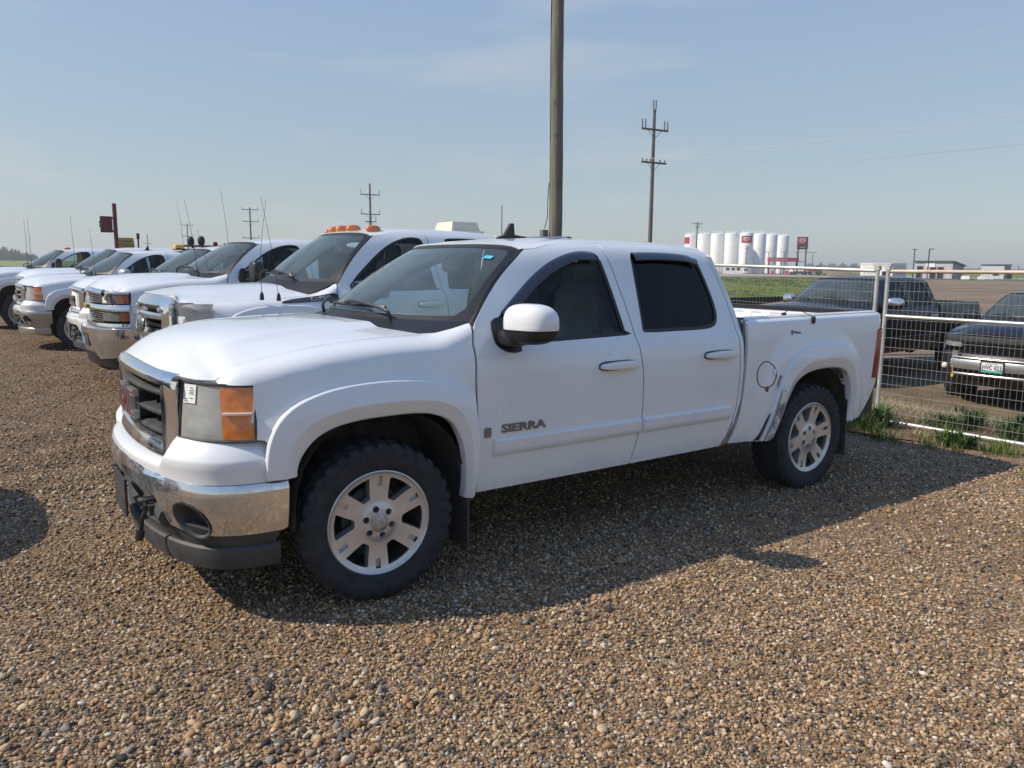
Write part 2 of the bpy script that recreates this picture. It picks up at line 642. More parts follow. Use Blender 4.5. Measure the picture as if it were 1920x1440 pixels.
def extrude_poly(poly, fn, depth, nrm):
    """flat polygon with thickness; fn maps 2-D to 3-D, nrm is the outward direction"""
    p = np.asarray(poly, float)
    n = len(p)
    A = np.array([fn(*q) for q in p], float)
    B = A + np.asarray(nrm, float) * depth
    F = [tuple(range(n, 2 * n))]
    for i in range(n):
        F.append((i, (i + 1) % n, n + (i + 1) % n, n + i))
    return np.vstack([A, B]), F


def make_mesh(name, m, mat=None, sharp=38, smooth_shade=True):
    v, f = m
    me = bpy.data.meshes.new(name)
    me.from_pydata([tuple(q) for q in np.asarray(v, float)], [], [tuple(int(i) for i in q) for q in f])
    me.validate()
    if smooth_shade:
        me.polygons.foreach_set('use_smooth', [True] * len(me.polygons))
        me.set_sharp_from_angle(angle=R(sharp))
    if mat is not None:
        me.materials.append(mat)
    me.update()
    return me


def fix_normals(me):
    bm = bmesh.new()
    bm.from_mesh(me)
    bmesh.ops.recalc_face_normals(bm, faces=bm.faces)
    bm.to_mesh(me)
    bm.free()


def part(name, m, mat, parent=None, loc=None, sharp=38, smooth_shade=True, fix=False):
    me = m if isinstance(m, bpy.types.Mesh) else make_mesh(name, m, mat, sharp, smooth_shade)
    if fix:
        fix_normals(me)
    o = bpy.data.objects.new(name, me)
    C.objects.link(o)
    if parent is not None:
        o.parent = parent
    if loc is not None:
        o.location = loc
    return o


def tag(o, label=None, cat=None, group=None, kind=None):
    for k, v in (('label', label), ('category', cat), ('group', group), ('kind', kind)):
        if v:
            o[k] = v
    return o


def thing(name, label, cat, loc=(0, 0, 0), rotz=0.0, group=None):
    o = bpy.data.objects.new(name, None)
    C.objects.link(o)
    o.location = loc
    o.rotation_euler = (0, 0, rotz)
    o.empty_display_size = 0.1
    return tag(o, label, cat, group)


def kids(o):
    return [c for c in bpy.data.objects if c.parent == o]


def copy_tree(o, parent=None):
    c = o.copy()
    C.objects.link(c)
    c.parent = parent
    for ch in kids(o):
        copy_tree(ch, c)
    return c


_text_cache = {}


def text_geo(s, size=1.0, extrude=0.0, bold=0.0):
    """flat lettering as geometry, centred on its box, in the XY plane"""
    key = (s, round(extrude / size, 4), bold)
    if key not in _text_cache:
        cu = bpy.data.curves.new('lettering', 'FONT')
        cu.body = s
        cu.size = 1.0
        cu.extrude = extrude / size
        cu.offset = bold
        cu.resolution_u = 3
        o = bpy.data.objects.new('lettering', cu)
        C.objects.link(o)
        dg = bpy.context.evaluated_depsgraph_get()
        dg.update()
        me = bpy.data.meshes.new_from_object(o.evaluated_get(dg))
        v = np.array([tuple(q.co) for q in me.vertices])
        f = [tuple(q.vertices) for q in me.polygons]
        bpy.data.objects.remove(o)
        bpy.data.meshes.remove(me)
        mid = (v.max(0) + v.min(0)) / 2
        v[:, :2] -= mid[:2]
        _text_cache[key] = (v, f)
    v, f = _text_cache[key]
    return v * size, f


def place(m, o, ex, ey):
    """put XY-plane geometry at o with its x along ex and its y along ey"""
    v, f = m
    ex, ey = np.asarray(ex, float), np.asarray(ey, float)
    ex = ex / np.linalg.norm(ex)
    ey = ey / np.linalg.norm(ey)
    ez = np.cross(ex, ey)
    return np.asarray(o, float) + v[:, :1] * ex + v[:, 1:2] * ey + v[:, 2:3] * ez, f


# ------------------------------------------------------------------ pickup trucks
# Truck frame: origin on the ground under the front axle, x rearwards, y to the passenger's side, z up.
WSF = True      # winding of the windshield patches


class Node:
    def __init__(self, name, m, mat, ch=None, label=None, loc=None, rot=None, sharp=38, fix=False):
        self.name, self.m, self.mat, self.ch, self.label = name, m, mat, ch or [], label
        self.loc, self.rot, self.sharp, self.fix = loc, rot, sharp, fix
        self.cache = {}


def instantiate(nodes, parent, swap):
    for n in nodes:
        mat = swap.get(n.mat, n.mat)
        if mat not in n.cache:
            me = make_mesh(n.name, n.m, M[mat], n.sharp)
            if n.fix:
                fix_normals(me)
            n.cache[mat] = me
        o = part(n.name, n.cache[mat], None, parent, n.loc)
        if n.rot:
            o.rotation_euler = n.rot
        if n.label:
            o['label'] = n.label
        instantiate(n.ch, o, swap)


def both(name, m, mat, ch=None, **kw):
    a = Node(name, m, mat, ch, **kw)
    b = Node(name, mir(m), mat, [Node(c.name, mir(c.m), c.mat, label=c.label, sharp=c.sharp, fix=c.fix) for c in (ch or [])], **kw)
    return [a, b]


SECT = [(.40, .940), (.46, .958), (.55, .975), (.70, .990), (.80, .996), (.95, .998), (1.08, .994), (1.18, .984), (1.235, .968), (1.262, .950),
        (1.35, .912), (1.50, .850), (1.65, .785), (1.74, .745)]
ROOF = [(.745, 1.74), (.715, 1.79), (.675, 1.832), (.61, 1.860), (.50, 1.876), (.30, 1.888), (0, 1.893)]
_lowY = pchip([a for a, b in SECT], [b for a, b in SECT])
_rp = catmull(ROOF, 8)
_rs = np.r_[0, np.cumsum(np.linalg.norm(np.diff(_rp, axis=0), axis=1))]
VTOP = 1.74 + _rs[-1]


def sect(v):
    v = np.asarray(v, float)
    y = np.where(v < 1.74, _lowY(v), np.interp(v - 1.74, _rs, _rp[:, 0]))
    z = np.where(v < 1.74, v, np.interp(v - 1.74, _rs, _rp[:, 1]))
    return y, z


def v_of_y(y):      # roof parameter for a half-width
    return 1.74 + np.interp(-np.asarray(y, float), -_rp[:, 0], _rs)


def drop(x):
    x = np.asarray(x, float)
    return 0.050 * np.clip((1.6 - x) / .67, 0, 1.2) ** 2 + 0.035 * np.clip((x - 2.15) / .6, 0, 2) ** 2


def cab(x, v, off=0.0):
    y, z = sect(v)
    y = y - off
    k = smooth(1.35, 1.86, z)
    return np.stack([np.asarray(x, float) + 0 * y, -y, z - drop(x) * k])


FRONT = [(-.955, 0), (-.945, .25), (-.915, .48), (-.865, .66), (-.80, .79), (-.72, .872), (-.62, .93), (-.52, .958), (-.42, .97)]
BUMP = [(-1.06, 0), (-1.045, .3), (-1.0, .55), (-.925, .75), (-.83, .88), (-.72, .95), (-.60, .98), (-.47, .987)]


class Plan:
    """a curve in plan across the nose, by arc length, negative on the driver's side"""
    def __init__(self, half):
        full = [(x, -y) for x, y in half[::-1]] + half[1:]
        c = catmull(full, 10)
        s = np.r_[0, np.cumsum(np.linalg.norm(np.diff(c, axis=0), axis=1))]
        self.s = s - s[-1] / 2
        self.c = c
        self.L = s[-1] / 2
        t = np.gradient(c, axis=0)
        t /= np.linalg.norm(t, axis=1)[:, None]
        self.n = np.stack([-t[:, 1], t[:, 0]], 1)
        if self.n[len(c) // 2][0] > 0:
            self.n *= -1

    def a_of_y(self, y):
        return float(np.interp(y, self.c[:, 1], self.s))

    def at(self, a, off, z):
        a = np.asarray(a, float)
        x = np.interp(a, self.s, self.c[:, 0]) + off * np.interp(a, self.s, self.n[:, 0])
        y = np.interp(a, self.s, self.c[:, 1]) + off * np.interp(a, self.s, self.n[:, 1])
        return np.stack([x, y, np.asarray(z, float) + 0 * x])


PF, PB = Plan(FRONT), Plan(BUMP)
_planY = pchip([-.80, -.74, -.68, -.60, -.5, -.4, -.2, .3, .6], [.80, .850, .898, .937, .962, .974, .984, .990, .996])

FLARE_FO = [(-.575, .715), (-.575, .79), (-.556, .903), (-.505, 1.000), (-.414, 1.069), (-.257, 1.117), (-.066, 1.136), (.137, 1.134), (.305, 1.115), (.415, 1.080), (.492, 1.018),
            (.538, .93), (.558, .80), (.558, .62), (.546, .455)]
FLARE_FI = [(-.43, .715), (-.425, .765), (-.395, .825), (-.332, .890), (-.237, .932), (-.114, .952), (.026, .958), (.181, .957), (.299, .938), (.390, .892), (.440, .820),
            (.472, .73), (.488, .62), (.492, .53), (.492, .455)]
FLARE_RO = [(3.018, .456), (3.06, .55), (3.106, .66), (3.145, .80), (3.195, .916), (3.290, 1.018), (3.416, 1.093), (3.56, 1.125), (3.70, 1.134), (3.87, 1.132), (4.00, 1.112), (4.10, 1.05), (4.155, .95), (4.185, .80),
            (4.195, .62), (4.192, .486)]
FLARE_RI = [(3.193, .456), (3.225, .53), (3.262, .63), (3.305, .74), (3.36, .83), (3.429, .889), (3.52, .922), (3.62, .938), (3.74, .944), (3.87, .940), (3.97, .926), (4.05, .88), (4.095, .79), (4.118, .70),
            (4.122, .59), (4.12, .488)]


_hoodfront = pchip([0, .25, .48, .62, .70, .76, .80], [-.945, -.936, -.905, -.868, -.830, -.786, -.737])


class Body:
    def __init__(self, key, res=0.035, hood_edge=None, crown=None, nose_z=None, warp=None, fuel=False, lamps=False, wheel='alloy20',
                 nose='sierra', visor=False, rough=0, trim='black', mirror='small', mirror_dz=0.0, lamp_top=1.154, z0fn=None):
        self.key, self.res = key, res
        self.e = pchip(*(hood_edge or ([-.80, -.735, -.666, -.509, -.176, .096, .34, .48, .62], [1.150, 1.166, 1.222, 1.260, 1.312, 1.331, 1.338, 1.362, 1.402])))
        self.cr = pchip(*(crown or ([-.95, -.70, -.34, .14, .60], [1.345, 1.374, 1.389, 1.400, 1.402])))
        self.nose_z = nose_z or (1.216, 0.042)
        self.warp = warp
        self.nodes = []
        self.nose = nose
        self.wheel = wheel
        self.mirror = mirror
        self.lamp_top = lamp_top
        self.z0fn = z0fn
        self.mirror_dz = mirror_dz
        self.visor = visor
        self.fuel = fuel
        self.build()

    # ---- surfaces
    def fender(self, u, v):
        u = np.asarray(u, float)
        v = np.asarray(v, float)
        ze = self.e(u)
        py = _planY(u)
        roll = np.where(u > .33, 0.19 - (0.19 - 0.085) * smooth(.33, .60, u), np.maximum(py - .80, 0.004))
        zb = ze - 0.10
        th = np.clip((v - zb) / 0.20, 0, 1) * (math.pi / 2)
        flat = _lowY(np.minimum(v, zb)) - .998 + py
        z = np.where(v < zb, v, zb + 0.10 * np.sin(th))
        y = np.where(v < zb, flat, flat - roll * (1 - np.cos(th)))
        # soft blister above the wheel arch
        D = (np.abs(u + .01) / .655) ** 2.4 + (np.maximum(z - .45, 0) / .765) ** 2.4
        y = y + 0.028 * (1 - smooth(.86, 1.22, D)) * (1 - smooth(1.02, 1.24, z))
        return np.stack([u, -y, z])

    def vtop(self, u):
        return self.e(u) + 0.10

    def bedside(self, u, v):
        u = np.asarray(u, float)
        v = np.asarray(v, float)
        zb = 1.345 - .035 + 0.004 * (u - 3.6)
        th = np.clip((v - zb) / 0.08, 0, 1) * (math.pi / 2)
        flat = pchip([.40, .50, .65, .80, 1.0, 1.15, 1.25, 1.36], [.935, .957, .975, .985, .987, .982, .975, .962])(np.minimum(v, zb))
        flat = flat - 0.045 * smooth(4.50, 4.64, u)
        z = np.where(v < zb, v, zb + 0.035 * np.sin(th))
        y = np.where(v < zb, flat, flat - 0.05 * (1 - np.cos(th)))
        D = (np.abs(u - 3.645) / .665) ** 2.4 + (np.maximum(z - .45, 0) / .765) ** 2.4
        y = y + 0.026 * (1 - smooth(.86, 1.22, D)) * (1 - smooth(1.05, 1.28, z))
        return np.stack([u, -y, z])

    def hood_front(self, y):
        t = np.abs(np.asarray(y, float))
        return _hoodfront(t)

    def hood(self, x, y):
        x = np.asarray(x, float)
        y = np.asarray(y, float)
        t = np.clip(np.abs(y) / .80, 0, 1)
        g = 1 - t ** 2.7
        E, Cc = self.e(np.clip(x, -.74, .48)), self.cr(x)
        ww = 0.60 + 0.12 * smooth(.3, -.9, x)
        dome = 0.024 * smooth(ww + .075, ww - .02, t) * smooth(-.80, -.45, x)
        z = E + (Cc - 0.024 - E) * g + dome
        z0 = self.nose_z[0] - self.nose_z[1] * (np.minimum(np.abs(y), .74) / .72) ** 2
        if self.z0fn is not None:
            z0 = self.z0fn(np.abs(y))
        dep = .30 - .285 * smooth(.62, .795, np.abs(y))
        d = np.clip((x - self.hood_front(y)) / dep, 0, 1)
        # the crown comes down to the grille in a rounded nose
        k = (1 - (1 - d) ** 2.8)
        z = np.where(d < 1, z0 + (z - z0) * k, z)
        return np.stack([x, y, z])

    def ws(self, u, v, off=0.0):
        """windshield: u across (-1..1), v up (0..1)"""
        u = np.asarray(u, float)
        v = np.asarray(v, float)
        xb = .19 + .395 * np.abs(u) ** 2.2
        yb = .872 * u
        zb = 1.378 + 0.010 * (1 - u * u)
        yt = .672 * u
        xt = .935 + .140 * np.abs(u) ** 2
        yy, zz = sect(v_of_y(np.abs(yt)))
        zt = zz - drop(xt) - 0.004
        bul = 0.035 * np.sin(math.pi * np.clip(v, 0, 1))
        x = xb + (xt - xb) * v - bul * 0.55
        z = zb + (zt - zb) * v + bul * 0.75
        y = yb + (yt - yb) * v
        return np.stack([x + off * .5, y, z - off * .8])

    def W(self, n):
        if self.warp is not None and n.m is not None and not n.loc:
            v, f = n.m
            n.m = (self.warp(np.array(v, float)), f)
        for c in n.ch:
            self.W(c)

    def add(self, *ns):
        for n in ns:
            if isinstance(n, list):
                self.nodes += n
            else:
                self.nodes.append(n)

    def build(self):
        r = self.res
        # ---------------- hood
        ys = np.linspace(-.80, .80, int(1.6 / r) + 1)
        xf = self.hood_front(ys)
        front = list(zip(xf, ys))
        rear_y = np.linspace(.80, -.80, 25)
        rear = [(.335 - .215 * (1 - (abs(y) / .80) ** 2.2), y) for y in rear_y]
        ex = []
        for d in (.006, .014, .026, .042, .06, .085, .115):
            yy = np.linspace(-.79, .79, int(1.58 / r))
            ex += list(zip(self.hood_front(yy) + d, yy))
        hood = panel(front + [(a, b) for a, b in rear], self.hood, r, flange=.035, extra=ex)
        self.add(Node('hood', hood, 'paint', label='smooth bonnet with raised centre and rounded nose'))
        # black cowl between bonnet and windshield
        def cowl(u, v):
            xb = .335 - .215 * (1 - np.abs(u) ** 2.2) - .03
            P = self.ws(u, 0 * v + 0.03)
            x1, y1, z1 = P
            y0 = .80 * u
            z0 = self.hood(np.clip(xb, -.9, .33), y0)[2] - .022
            return np.stack([xb + (x1 - xb) * v, y0 + (y1 - y0) * v, z0 + (z1 + .004 - z0) * v])
        self.add(Node('cowl', grid(cowl, np.linspace(-1, 1, 31), np.linspace(0, 1, 6), flip=False), 'black', fix=False))
        # ---------------- fenders
        mid = (np.array(FLARE_FO) * .45 + np.array(FLARE_FI) * .55)
        arc = catmull(mid, 3)
        up = [(.574, .455), (.560, .80), (.558, 1.10), (.572, 1.30), (.598, float(self.vtop(.598)))]
        us = np.linspace(.585, -.735, 40)
        top = [(u, float(self.vtop(u)) - .0005) for u in us]
        lt = self.lamp_top
        uw = np.linspace(-.725, -.600, 9)
        zbw = self.e(uw) - .10
        vw = zbw + .20 / (math.pi / 2) * np.arcsin(np.clip((np.minimum(lt, self.e(uw) - .002) - zbw) / .10, 0, .995))
        vw = np.where(lt < zbw, lt, vw)
        fro = list(zip(uw, vw)) + [(-.606, 1.05), (-.634, .905), (-.57, .900)]
        fo = [(.558, .455)] + [(u, v) for u, v in up[1:]] + top + fro
        # underside follows the flare
        fo = fo + [tuple(q) for q in arc[4:]]
        fend = panel(fo, self.fender, r, flange=.02)
        self.add(*both('fender', fend, 'paint'))
        # ---------------- wheel arch flares
        def flare(O, I, surf, n=48):
            O2, I2 = resample(catmull(O, 5), n), resample(catmull(I, 5), n)
            prof = [(0.0, 0.0), (.010, .018), (.04, .024), (.30, .029), (.58, .031), (.63, .027), (.86, .012), (.97, .002), (1.0, -.006), (1.0, -.05)]

            def fn(i, j):
                i = i.astype(int)
                j = j.astype(int)
                w = np.array([q[0] for q in prof])[j]
                h = np.array([q[1] for q in prof])[j]
                uv = O2[i] * (1 - w)[:, None] + I2[i] * w[:, None]
                P = surf(uv[:, 0], uv[:, 1])
                P = P.copy()
                P[1] -= h
                return P
            return grid(fn, np.arange(n), np.arange(len(prof)), flip=True)
        self.add(*both('wheel_arch_flare', flare(FLARE_FO, FLARE_FI, self.fender), 'paint', sharp=24))
        # ---------------- doors with windows
        ws_edge = [tuple(self.ws(np.array([-1.0]), np.array([t]))[[0, 2], 0]) for t in np.linspace(0.02, .98, 9)]
        A = []
        for x, z in ws_edge:       # pillar line just outside the windshield, as roof parameter v
            vv = z + drop(x) * smooth(1.35, 1.86, z)
            if vv > 1.74:
                vv = 1.74 + float(np.interp(vv, _rp[:, 1], _rs))
            A.append((x + .006, float(vv)))
        drip = [(1.17, 1.845), (1.29, 1.872), (1.45, 1.886), (1.66, 1.890)]
        B = [(1.680, 1.888), (1.712, 1.72), (1.752, 1.45), (1.772, 1.25), (1.800, 1.05), (1.803, .92), (1.799, .76), (1.765, .58), (1.732, .462)]
        Bc = catmull(B, 3)
        fd = [(.586, .462), (.572, .80), (.570, 1.10), (.584, 1.30)] + [(x + .012, v) for x, v in A] + drip + [tuple(q) for q in Bc]
        fw = [(.735, 1.375), (.722, 1.335), (.738, 1.285), (.775, 1.250), (.872, 1.246), (.884, 1.268), (1.694, 1.282), (1.702, 1.312), (1.690, 1.42), (1.672, 1.58), (1.655, 1.70), (1.635, 1.772), (1.59, 1.803),
              (1.50, 1.808), (1.403, 1.795), (1.255, 1.748), (1.100, 1.672), (.960, 1.575), (.826, 1.468), (.760, 1.402)]
        fw_s = catmull(fw, 2, closed=True)
        self.doors(fd, fw_s, r, 'front_door')
        Bs = [(x + .010, v) for x, v in Bc]
        rear_e = [(2.62, 1.880), (2.675, 1.72), (2.708, 1.55), (2.728, 1.39), (2.736, 1.22), (2.734, .95), (2.724, .774), (2.68, .60), (2.61, .466)]
        Rc = catmull(rear_e, 3)
        rd = [tuple(q) for q in Bs[::-1]] + [(1.9, 1.894), (2.3, 1.893), (2.55, 1.888)] + [tuple(q) for q in Rc]
        rw = [(1.855, 1.345), (1.852, 1.308), (1.88, 1.292), (2.10, 1.290), (2.363, 1.290), (2.50, 1.300), (2.565, 1.335), (2.592, 1.41), (2.586, 1.52), (2.570, 1.64), (2.545, 1.74), (2.50, 1.793), (2.42, 1.808),
              (2.25, 1.812), (2.084, 1.812), (1.96, 1.806), (1.918, 1.784), (1.900, 1.70), (1.880, 1.55), (1.868, 1.45)]
        rw_s = catmull(rw, 2, closed=True)
        self.doors(rd, rw_s, r, 'rear_door')
        # ---------------- roof
        w = np.linspace(-.672, .672, 31)
        ro = [(.935 + .140 * (y / .672) ** 2 - .004, y) for y in w]
        side = [(1.17, 1.851), (1.29, 1.878), (1.45, 1.892), (1.66, 1.896), (1.9, 1.900), (2.3, 1.899), (2.55, 1.894), (2.66, 1.884)]
        sw = [(x, VTOP - v) for x, v in side]           # arc half-width of the roof skin
        half = lambda y: VTOP - v_of_y(abs(y))
        ro2 = [(x, math.copysign(half(y), y) if abs(y) > 1e-6 else 0.0) for x, y in ro]
        pts = [(x, a) for x, a in ro2] + [(x, a) for x, a in sw] + [(2.785 - .02 * t, .60 * (1 - t)) for t in np.linspace(0, 1, 8)][1:-1] \
            + [(2.765 + .02 * t, -.60 * t) for t in np.linspace(0, 1, 8)][1:-1] + [(x, -a) for x, a in sw[::-1]]

        def roof(x, a):
            P = cab(x, VTOP - np.abs(a))
            P[1] = -P[1] * np.sign(a + 1e-12)
            return P
        self.add(Node('roof', panel(pts, roof, r * 1.2, flange=.02), 'paint'))
        # ---------------- cab corners and back wall
        cs = [tuple(q + np.array([.010, 0])) for q in Rc] + [(2.645, .466), (2.72, .62), (2.765, .80), (2.778, 1.0), (2.780, 1.25), (2.762, 1.50), (2.735, 1.70), (2.71, 1.80), (2.680, 1.876)]
        self.add(*both('cab_corner', panel(cs, lambda u, v: cab(u, v), r, flange=.03), 'paint'))

        def backw(y, z):
            t = np.clip((z - 1.25) / .6, 0, 1)
            return np.stack([2.80 - .115 * t ** 1.4, y, z])
        bo = [(-.94, .5), (.94, .5), (.945, 1.25), (.85, 1.5), (.72, 1.78), (.58, 1.845), (-.58, 1.845), (-.72, 1.78), (-.85, 1.5), (-.945, 1.25)]
        bw = [(-.66, 1.36), (.66, 1.36), (.70, 1.42), (.58, 1.74), (.52, 1.78), (-.52, 1.78), (-.58, 1.74), (-.70, 1.42)]
        self.add(Node('cab_back', panel(bo, backw, .08, holes=[bw], flange=.02, flip=False), 'paint',
                      [Node('rear_window', panel(bw, lambda a, b: backw(a, b) - np.array([[.012], [0], [0]]), .15, flange=0), 'privacy_glass')]))
        # ---------------- windshield
        wo = [(-1, .0), (1, .0), (1, 1.0), (-1, 1.0)]
        tt = np.linspace(-1, 1, 25)
        wo = [(t, 0.0) for t in tt] + [(t, 1.0) for t in tt[::-1]]
        gl = [(t, .115 + .05 * (1 - t * t) * 0 + .0) for t in np.linspace(-.86, .86, 21)]
        gl = catmull([(-.80, .085), (0, .085), (.80, .085), (.925, .13), (.955, .30), (.955, .75), (.93, .90), (.84, .925), (0, .935), (-.84, .925), (-.93, .90), (-.955, .75), (-.955, .30), (-.925, .13)], 4, closed=True)
        surf = lambda u, v: self.ws(u, v)
        frit = panel(wo, lambda u, v: self.ws(u, v, .002), .09, holes=[gl], flange=.012, flip=WSF)
        pane = panel(gl, lambda u, v: self.ws(u, v, .004), .09, flange=0, flip=WSF)
        shade = panel([(t, .80) for t in np.linspace(-.95, .95, 15)] + [(.95, .93), (.84, .93), (0, .937), (-.84, .93), (-.95, .93)], lambda u, v: self.ws(u, v, .010), .09, flange=0, flip=WSF)
        wkids = [Node('windshield_surround', frit, 'black')]
        wkids.append(Node('shade_band', shade, 'shade'))
        for sgn in (-1, 1):
            def seal(t, q):
                a = self.ws(sgn + 0 * t, t, .0)
                zz = a[2]
                vv = zz + drop(a[0]) * smooth(1.35, 1.86, zz)
                vv = np.where(vv > 1.74, 1.74 + np.interp(vv, _rp[:, 1], _rs), vv)
                b = cab(a[0] + .022, vv, .006)
                b[1] *= -sgn
                m_ = a * (1 - q) + b * q
                m_[2] += .004 * np.sin(math.pi * q)
                return m_
            wkids.append(Node('windshield_seal', grid(seal, np.linspace(0, 1, 21), np.linspace(0, 1, 4), flip=(sgn < 0)), 'black'))
        self.add(Node('windshield', pane, 'windshield', wkids))
        # wipers: arm and blade lying along the lower edge
        for y0, y1 in ((-.42, .22), (.30, .80)):
            uu = np.linspace(y0, y1, 9) / .872
            bl = self.ws(uu, np.full(9, .10), -.030).T
            piv = self.ws(np.array([y0 / .872 - .10]), np.array([.0]), -.02).T[0]
            arm = np.array([piv, piv * .8 + bl[1] * .2 + np.array([-.015, 0, .040]), bl[3] + np.array([-.015, 0, .022]), bl[5] + np.array([0, 0, .012])])
            wv = merge(tube(bl, .009, 6), tube(catmull(arm, 4), .010, 6))
            self.add(Node('wiper', wv, 'black'))
        self.interior()
        self.mirrors()
        self.bed(r, flare)
        self.under()
        self.wheels()
        NOSES[self.nose](self, r)
        for n in self.nodes:
            self.W(n)

    def doors(self, outline, win, r, name):
        surf = lambda u, v: cab(u, v)
        skin = panel(outline, surf, r, holes=[win], flange=.018)
        ch = []
        inner = inset(win, .022)
        trim = panel(win, lambda u, v: cab(u, v, .004), r, holes=[inner], flange=.012)
        ch.append(Node('window_trim', trim, 'black'))
        pane = panel(inset(win, .018), lambda u, v: cab(u, v, .013), r * 2, flange=0)
        ch.append(Node('window_glass', pane, 'side_glass' if name == 'front_door' else 'privacy_glass'))
        if self.visor:
            # smoked rain visor along the top of the window
            if name == 'front_door':
                ln = [(.80, 1.452), (.96, 1.580), (1.10, 1.676), (1.255, 1.750), (1.403, 1.795), (1.50, 1.806), (1.60, 1.800)]
            else:
                ln = [(1.93, 1.806), (2.084, 1.812), (2.25, 1.812), (2.42, 1.808), (2.53, 1.785)]
            L = resample(catmull(ln, 4), 26)
            t = np.gradient(L, axis=0)
            t /= np.linalg.norm(t, axis=1)[:, None]
            nn = np.stack([t[:, 1], -t[:, 0]], 1)
            prof = [(.0, .0), (.004, .012), (.02, .022), (.055, .024), (.062, .018), (.060, .012)]

            def vf(i, j):
                i, j = i.astype(int), j.astype(int)
                d = np.array([q[0] for q in prof])[j]
                h = np.array([q[1] for q in prof])[j]
                uv = L[i] + nn[i] * d[:, None]
                return cab(uv[:, 0], uv[:, 1], -h)
            ch.append(Node('rain_visor', grid(vf, np.arange(26), np.arange(len(prof)), flip=True), 'visor'))
        # body-side moulding
        x0, x1 = (.672, 1.796) if name == 'front_door' else (1.815, 2.662)
        us = np.linspace(x0, x1, 16)
        prof = [(.660, .0), (.662, .010), (.668, .016), (.700, .019), (.745, .019), (.750, .012), (.757, .010), (.762, 0.0)]

        def mf(u, j):
            j = j.astype(int)
            v = np.array([q[0] for q in prof])[j]
            h = np.array([q[1] for q in prof])[j]
            h = h * np.clip(np.minimum(u - x0, x1 - u) / .006 + .05, 0, 1)
            return cab(u, v, -h)
        us = np.r_[x0, x0 + .006, us[1:-1], x1 - .006, x1]
        ch.append(Node('side_moulding', grid(mf, us, np.arange(len(prof))), 'paint', sharp=50))
        # handle: scooped cup and a pull bar
        xh, zh = (1.588, 1.108) if name == 'front_door' else (2.522, 1.120)
        P = cab(np.array([xh]), np.array([zh]))[:, 0]
        cup = superell((xh - .03, P[1] + .006, zh + .012), (.082, .012, .070), 1.0, 24, 9, 1.0)
        ch.append(Node('handle_cup', cup, 'cup'))
        bv, bf_ = superell((xh, P[1] - .020, zh), (.150, .026, .027), .32, 28, 10, .5)
        bv[:, 2] *= 1.0
        bv[:, 2] = zh + (bv[:, 2] - zh) * (1 - .25 * np.clip((xh + .02 - bv[:, 0]) / .15, 0, 1))
        ch.append(Node('door_handle', (bv, bf_), 'handle'))
        sh = superell((xh, P[1] - .004, zh), (.155, .006, .031), .32, 28, 8, .6)
        ch.append(Node('handle_outline', sh, 'ink'))  # thin dark outline around the base of the handle
        self.add(*both(name, skin, 'paint', ch))

    def interior(self):
        s = []
        for y in (-.40, .40):
            s.append(superell((1.52, y, .98), (.27, .26, .11), .5, 16, 8))
            s.append(superell((1.80, y, 1.27), (.10, .25, .34), .5, 16, 10))
            s.append(superell((1.86, y, 1.655), (.06, .14, .095), .5, 14, 8))
        self.add(Node('front_seat', merge(*s[:3]), 'tan'), Node('front_seat', merge(*s[3:]), 'tan'))
        self.add(Node('rear_seat', merge(superell((2.35, 0, .98), (.25, .72, .12), .4, 16, 8), superell((2.62, 0, 1.28), (.09, .72, .30), .4, 16, 8),
                                         superell((2.62, -.38, 1.60), (.05, .14, .09), .5, 12, 8), superell((2.62, .38, 1.60), (.05, .14, .09), .5, 12, 8)), 'tan'))
        self.add(Node('dashboard', merge(superell((.70, 0, 1.22), (.36, .82, .145), .35, 28, 10), superell((.72, -.42, 1.32), (.17, .26, .075), .7, 16, 8)), 'dash'))
        a = np.linspace(0, 2 * math.pi, 25)
        wheel = tube(np.stack([1.18 + .19 * np.sin(a) * .42, -.42 + .19 * np.cos(a), 1.27 + .19 * np.sin(a) * .9], 1), .017, 8, cap=False)
        spk = [tube([(1.18, -.42, 1.27), (1.18, -.42 + .17 * k, 1.27)], .02, 6) for k in (-1, 1)]
        self.add(Node('steering_wheel', merge(wheel, *spk, tube([(1.18, -.42, 1.27), (.9, -.42, 1.16)], .04, 8)), 'black'))
        self.add(Node('rearview_mirror', merge(superell((1.02, 0, 1.70), (.035, .13, .045), .5, 14, 8), tube([(1.02, 0, 1.70), (.97, 0, 1.80)], .012, 6)), 'grey_plastic'))
        floor = merge(box((1.7, 0, .62), (2.2, 1.80, .05)), box((.62, 0, .95), (.05, 1.7, .7)),
                      box((2.74, 0, .9), (.04, 1.8, .7)))
        self.add(Node('cab_floor', floor, 'under'))
        # headliner and inner door cards
        def hl(x, a):
            P = cab(x, VTOP - np.abs(a), .0)
            P[1] = -P[1] * np.sign(a + 1e-12) * .97
            P[2] -= .03
            return P
        self.add(Node('headliner', grid(hl, np.linspace(1.10, 2.66, 9), np.linspace(-.60, .60, 13), flip=True), 'dash'))
        card = panel([(.62, .6), (2.70, .6), (2.72, 1.25), (.66, 1.25)], lambda u, v: cab(u, v, .07), .1, flange=0)
        self.add(*both('door_card', card, 'dash'))
        # B pillars and belts seen through the glass
        bp = panel([(1.70, 1.24), (1.84, 1.24), (1.80, 1.80), (1.70, 1.80)], lambda u, v: cab(u, v, .05), .1, flange=0)
        self.add(*both('pillar_trim', bp, 'dash'))

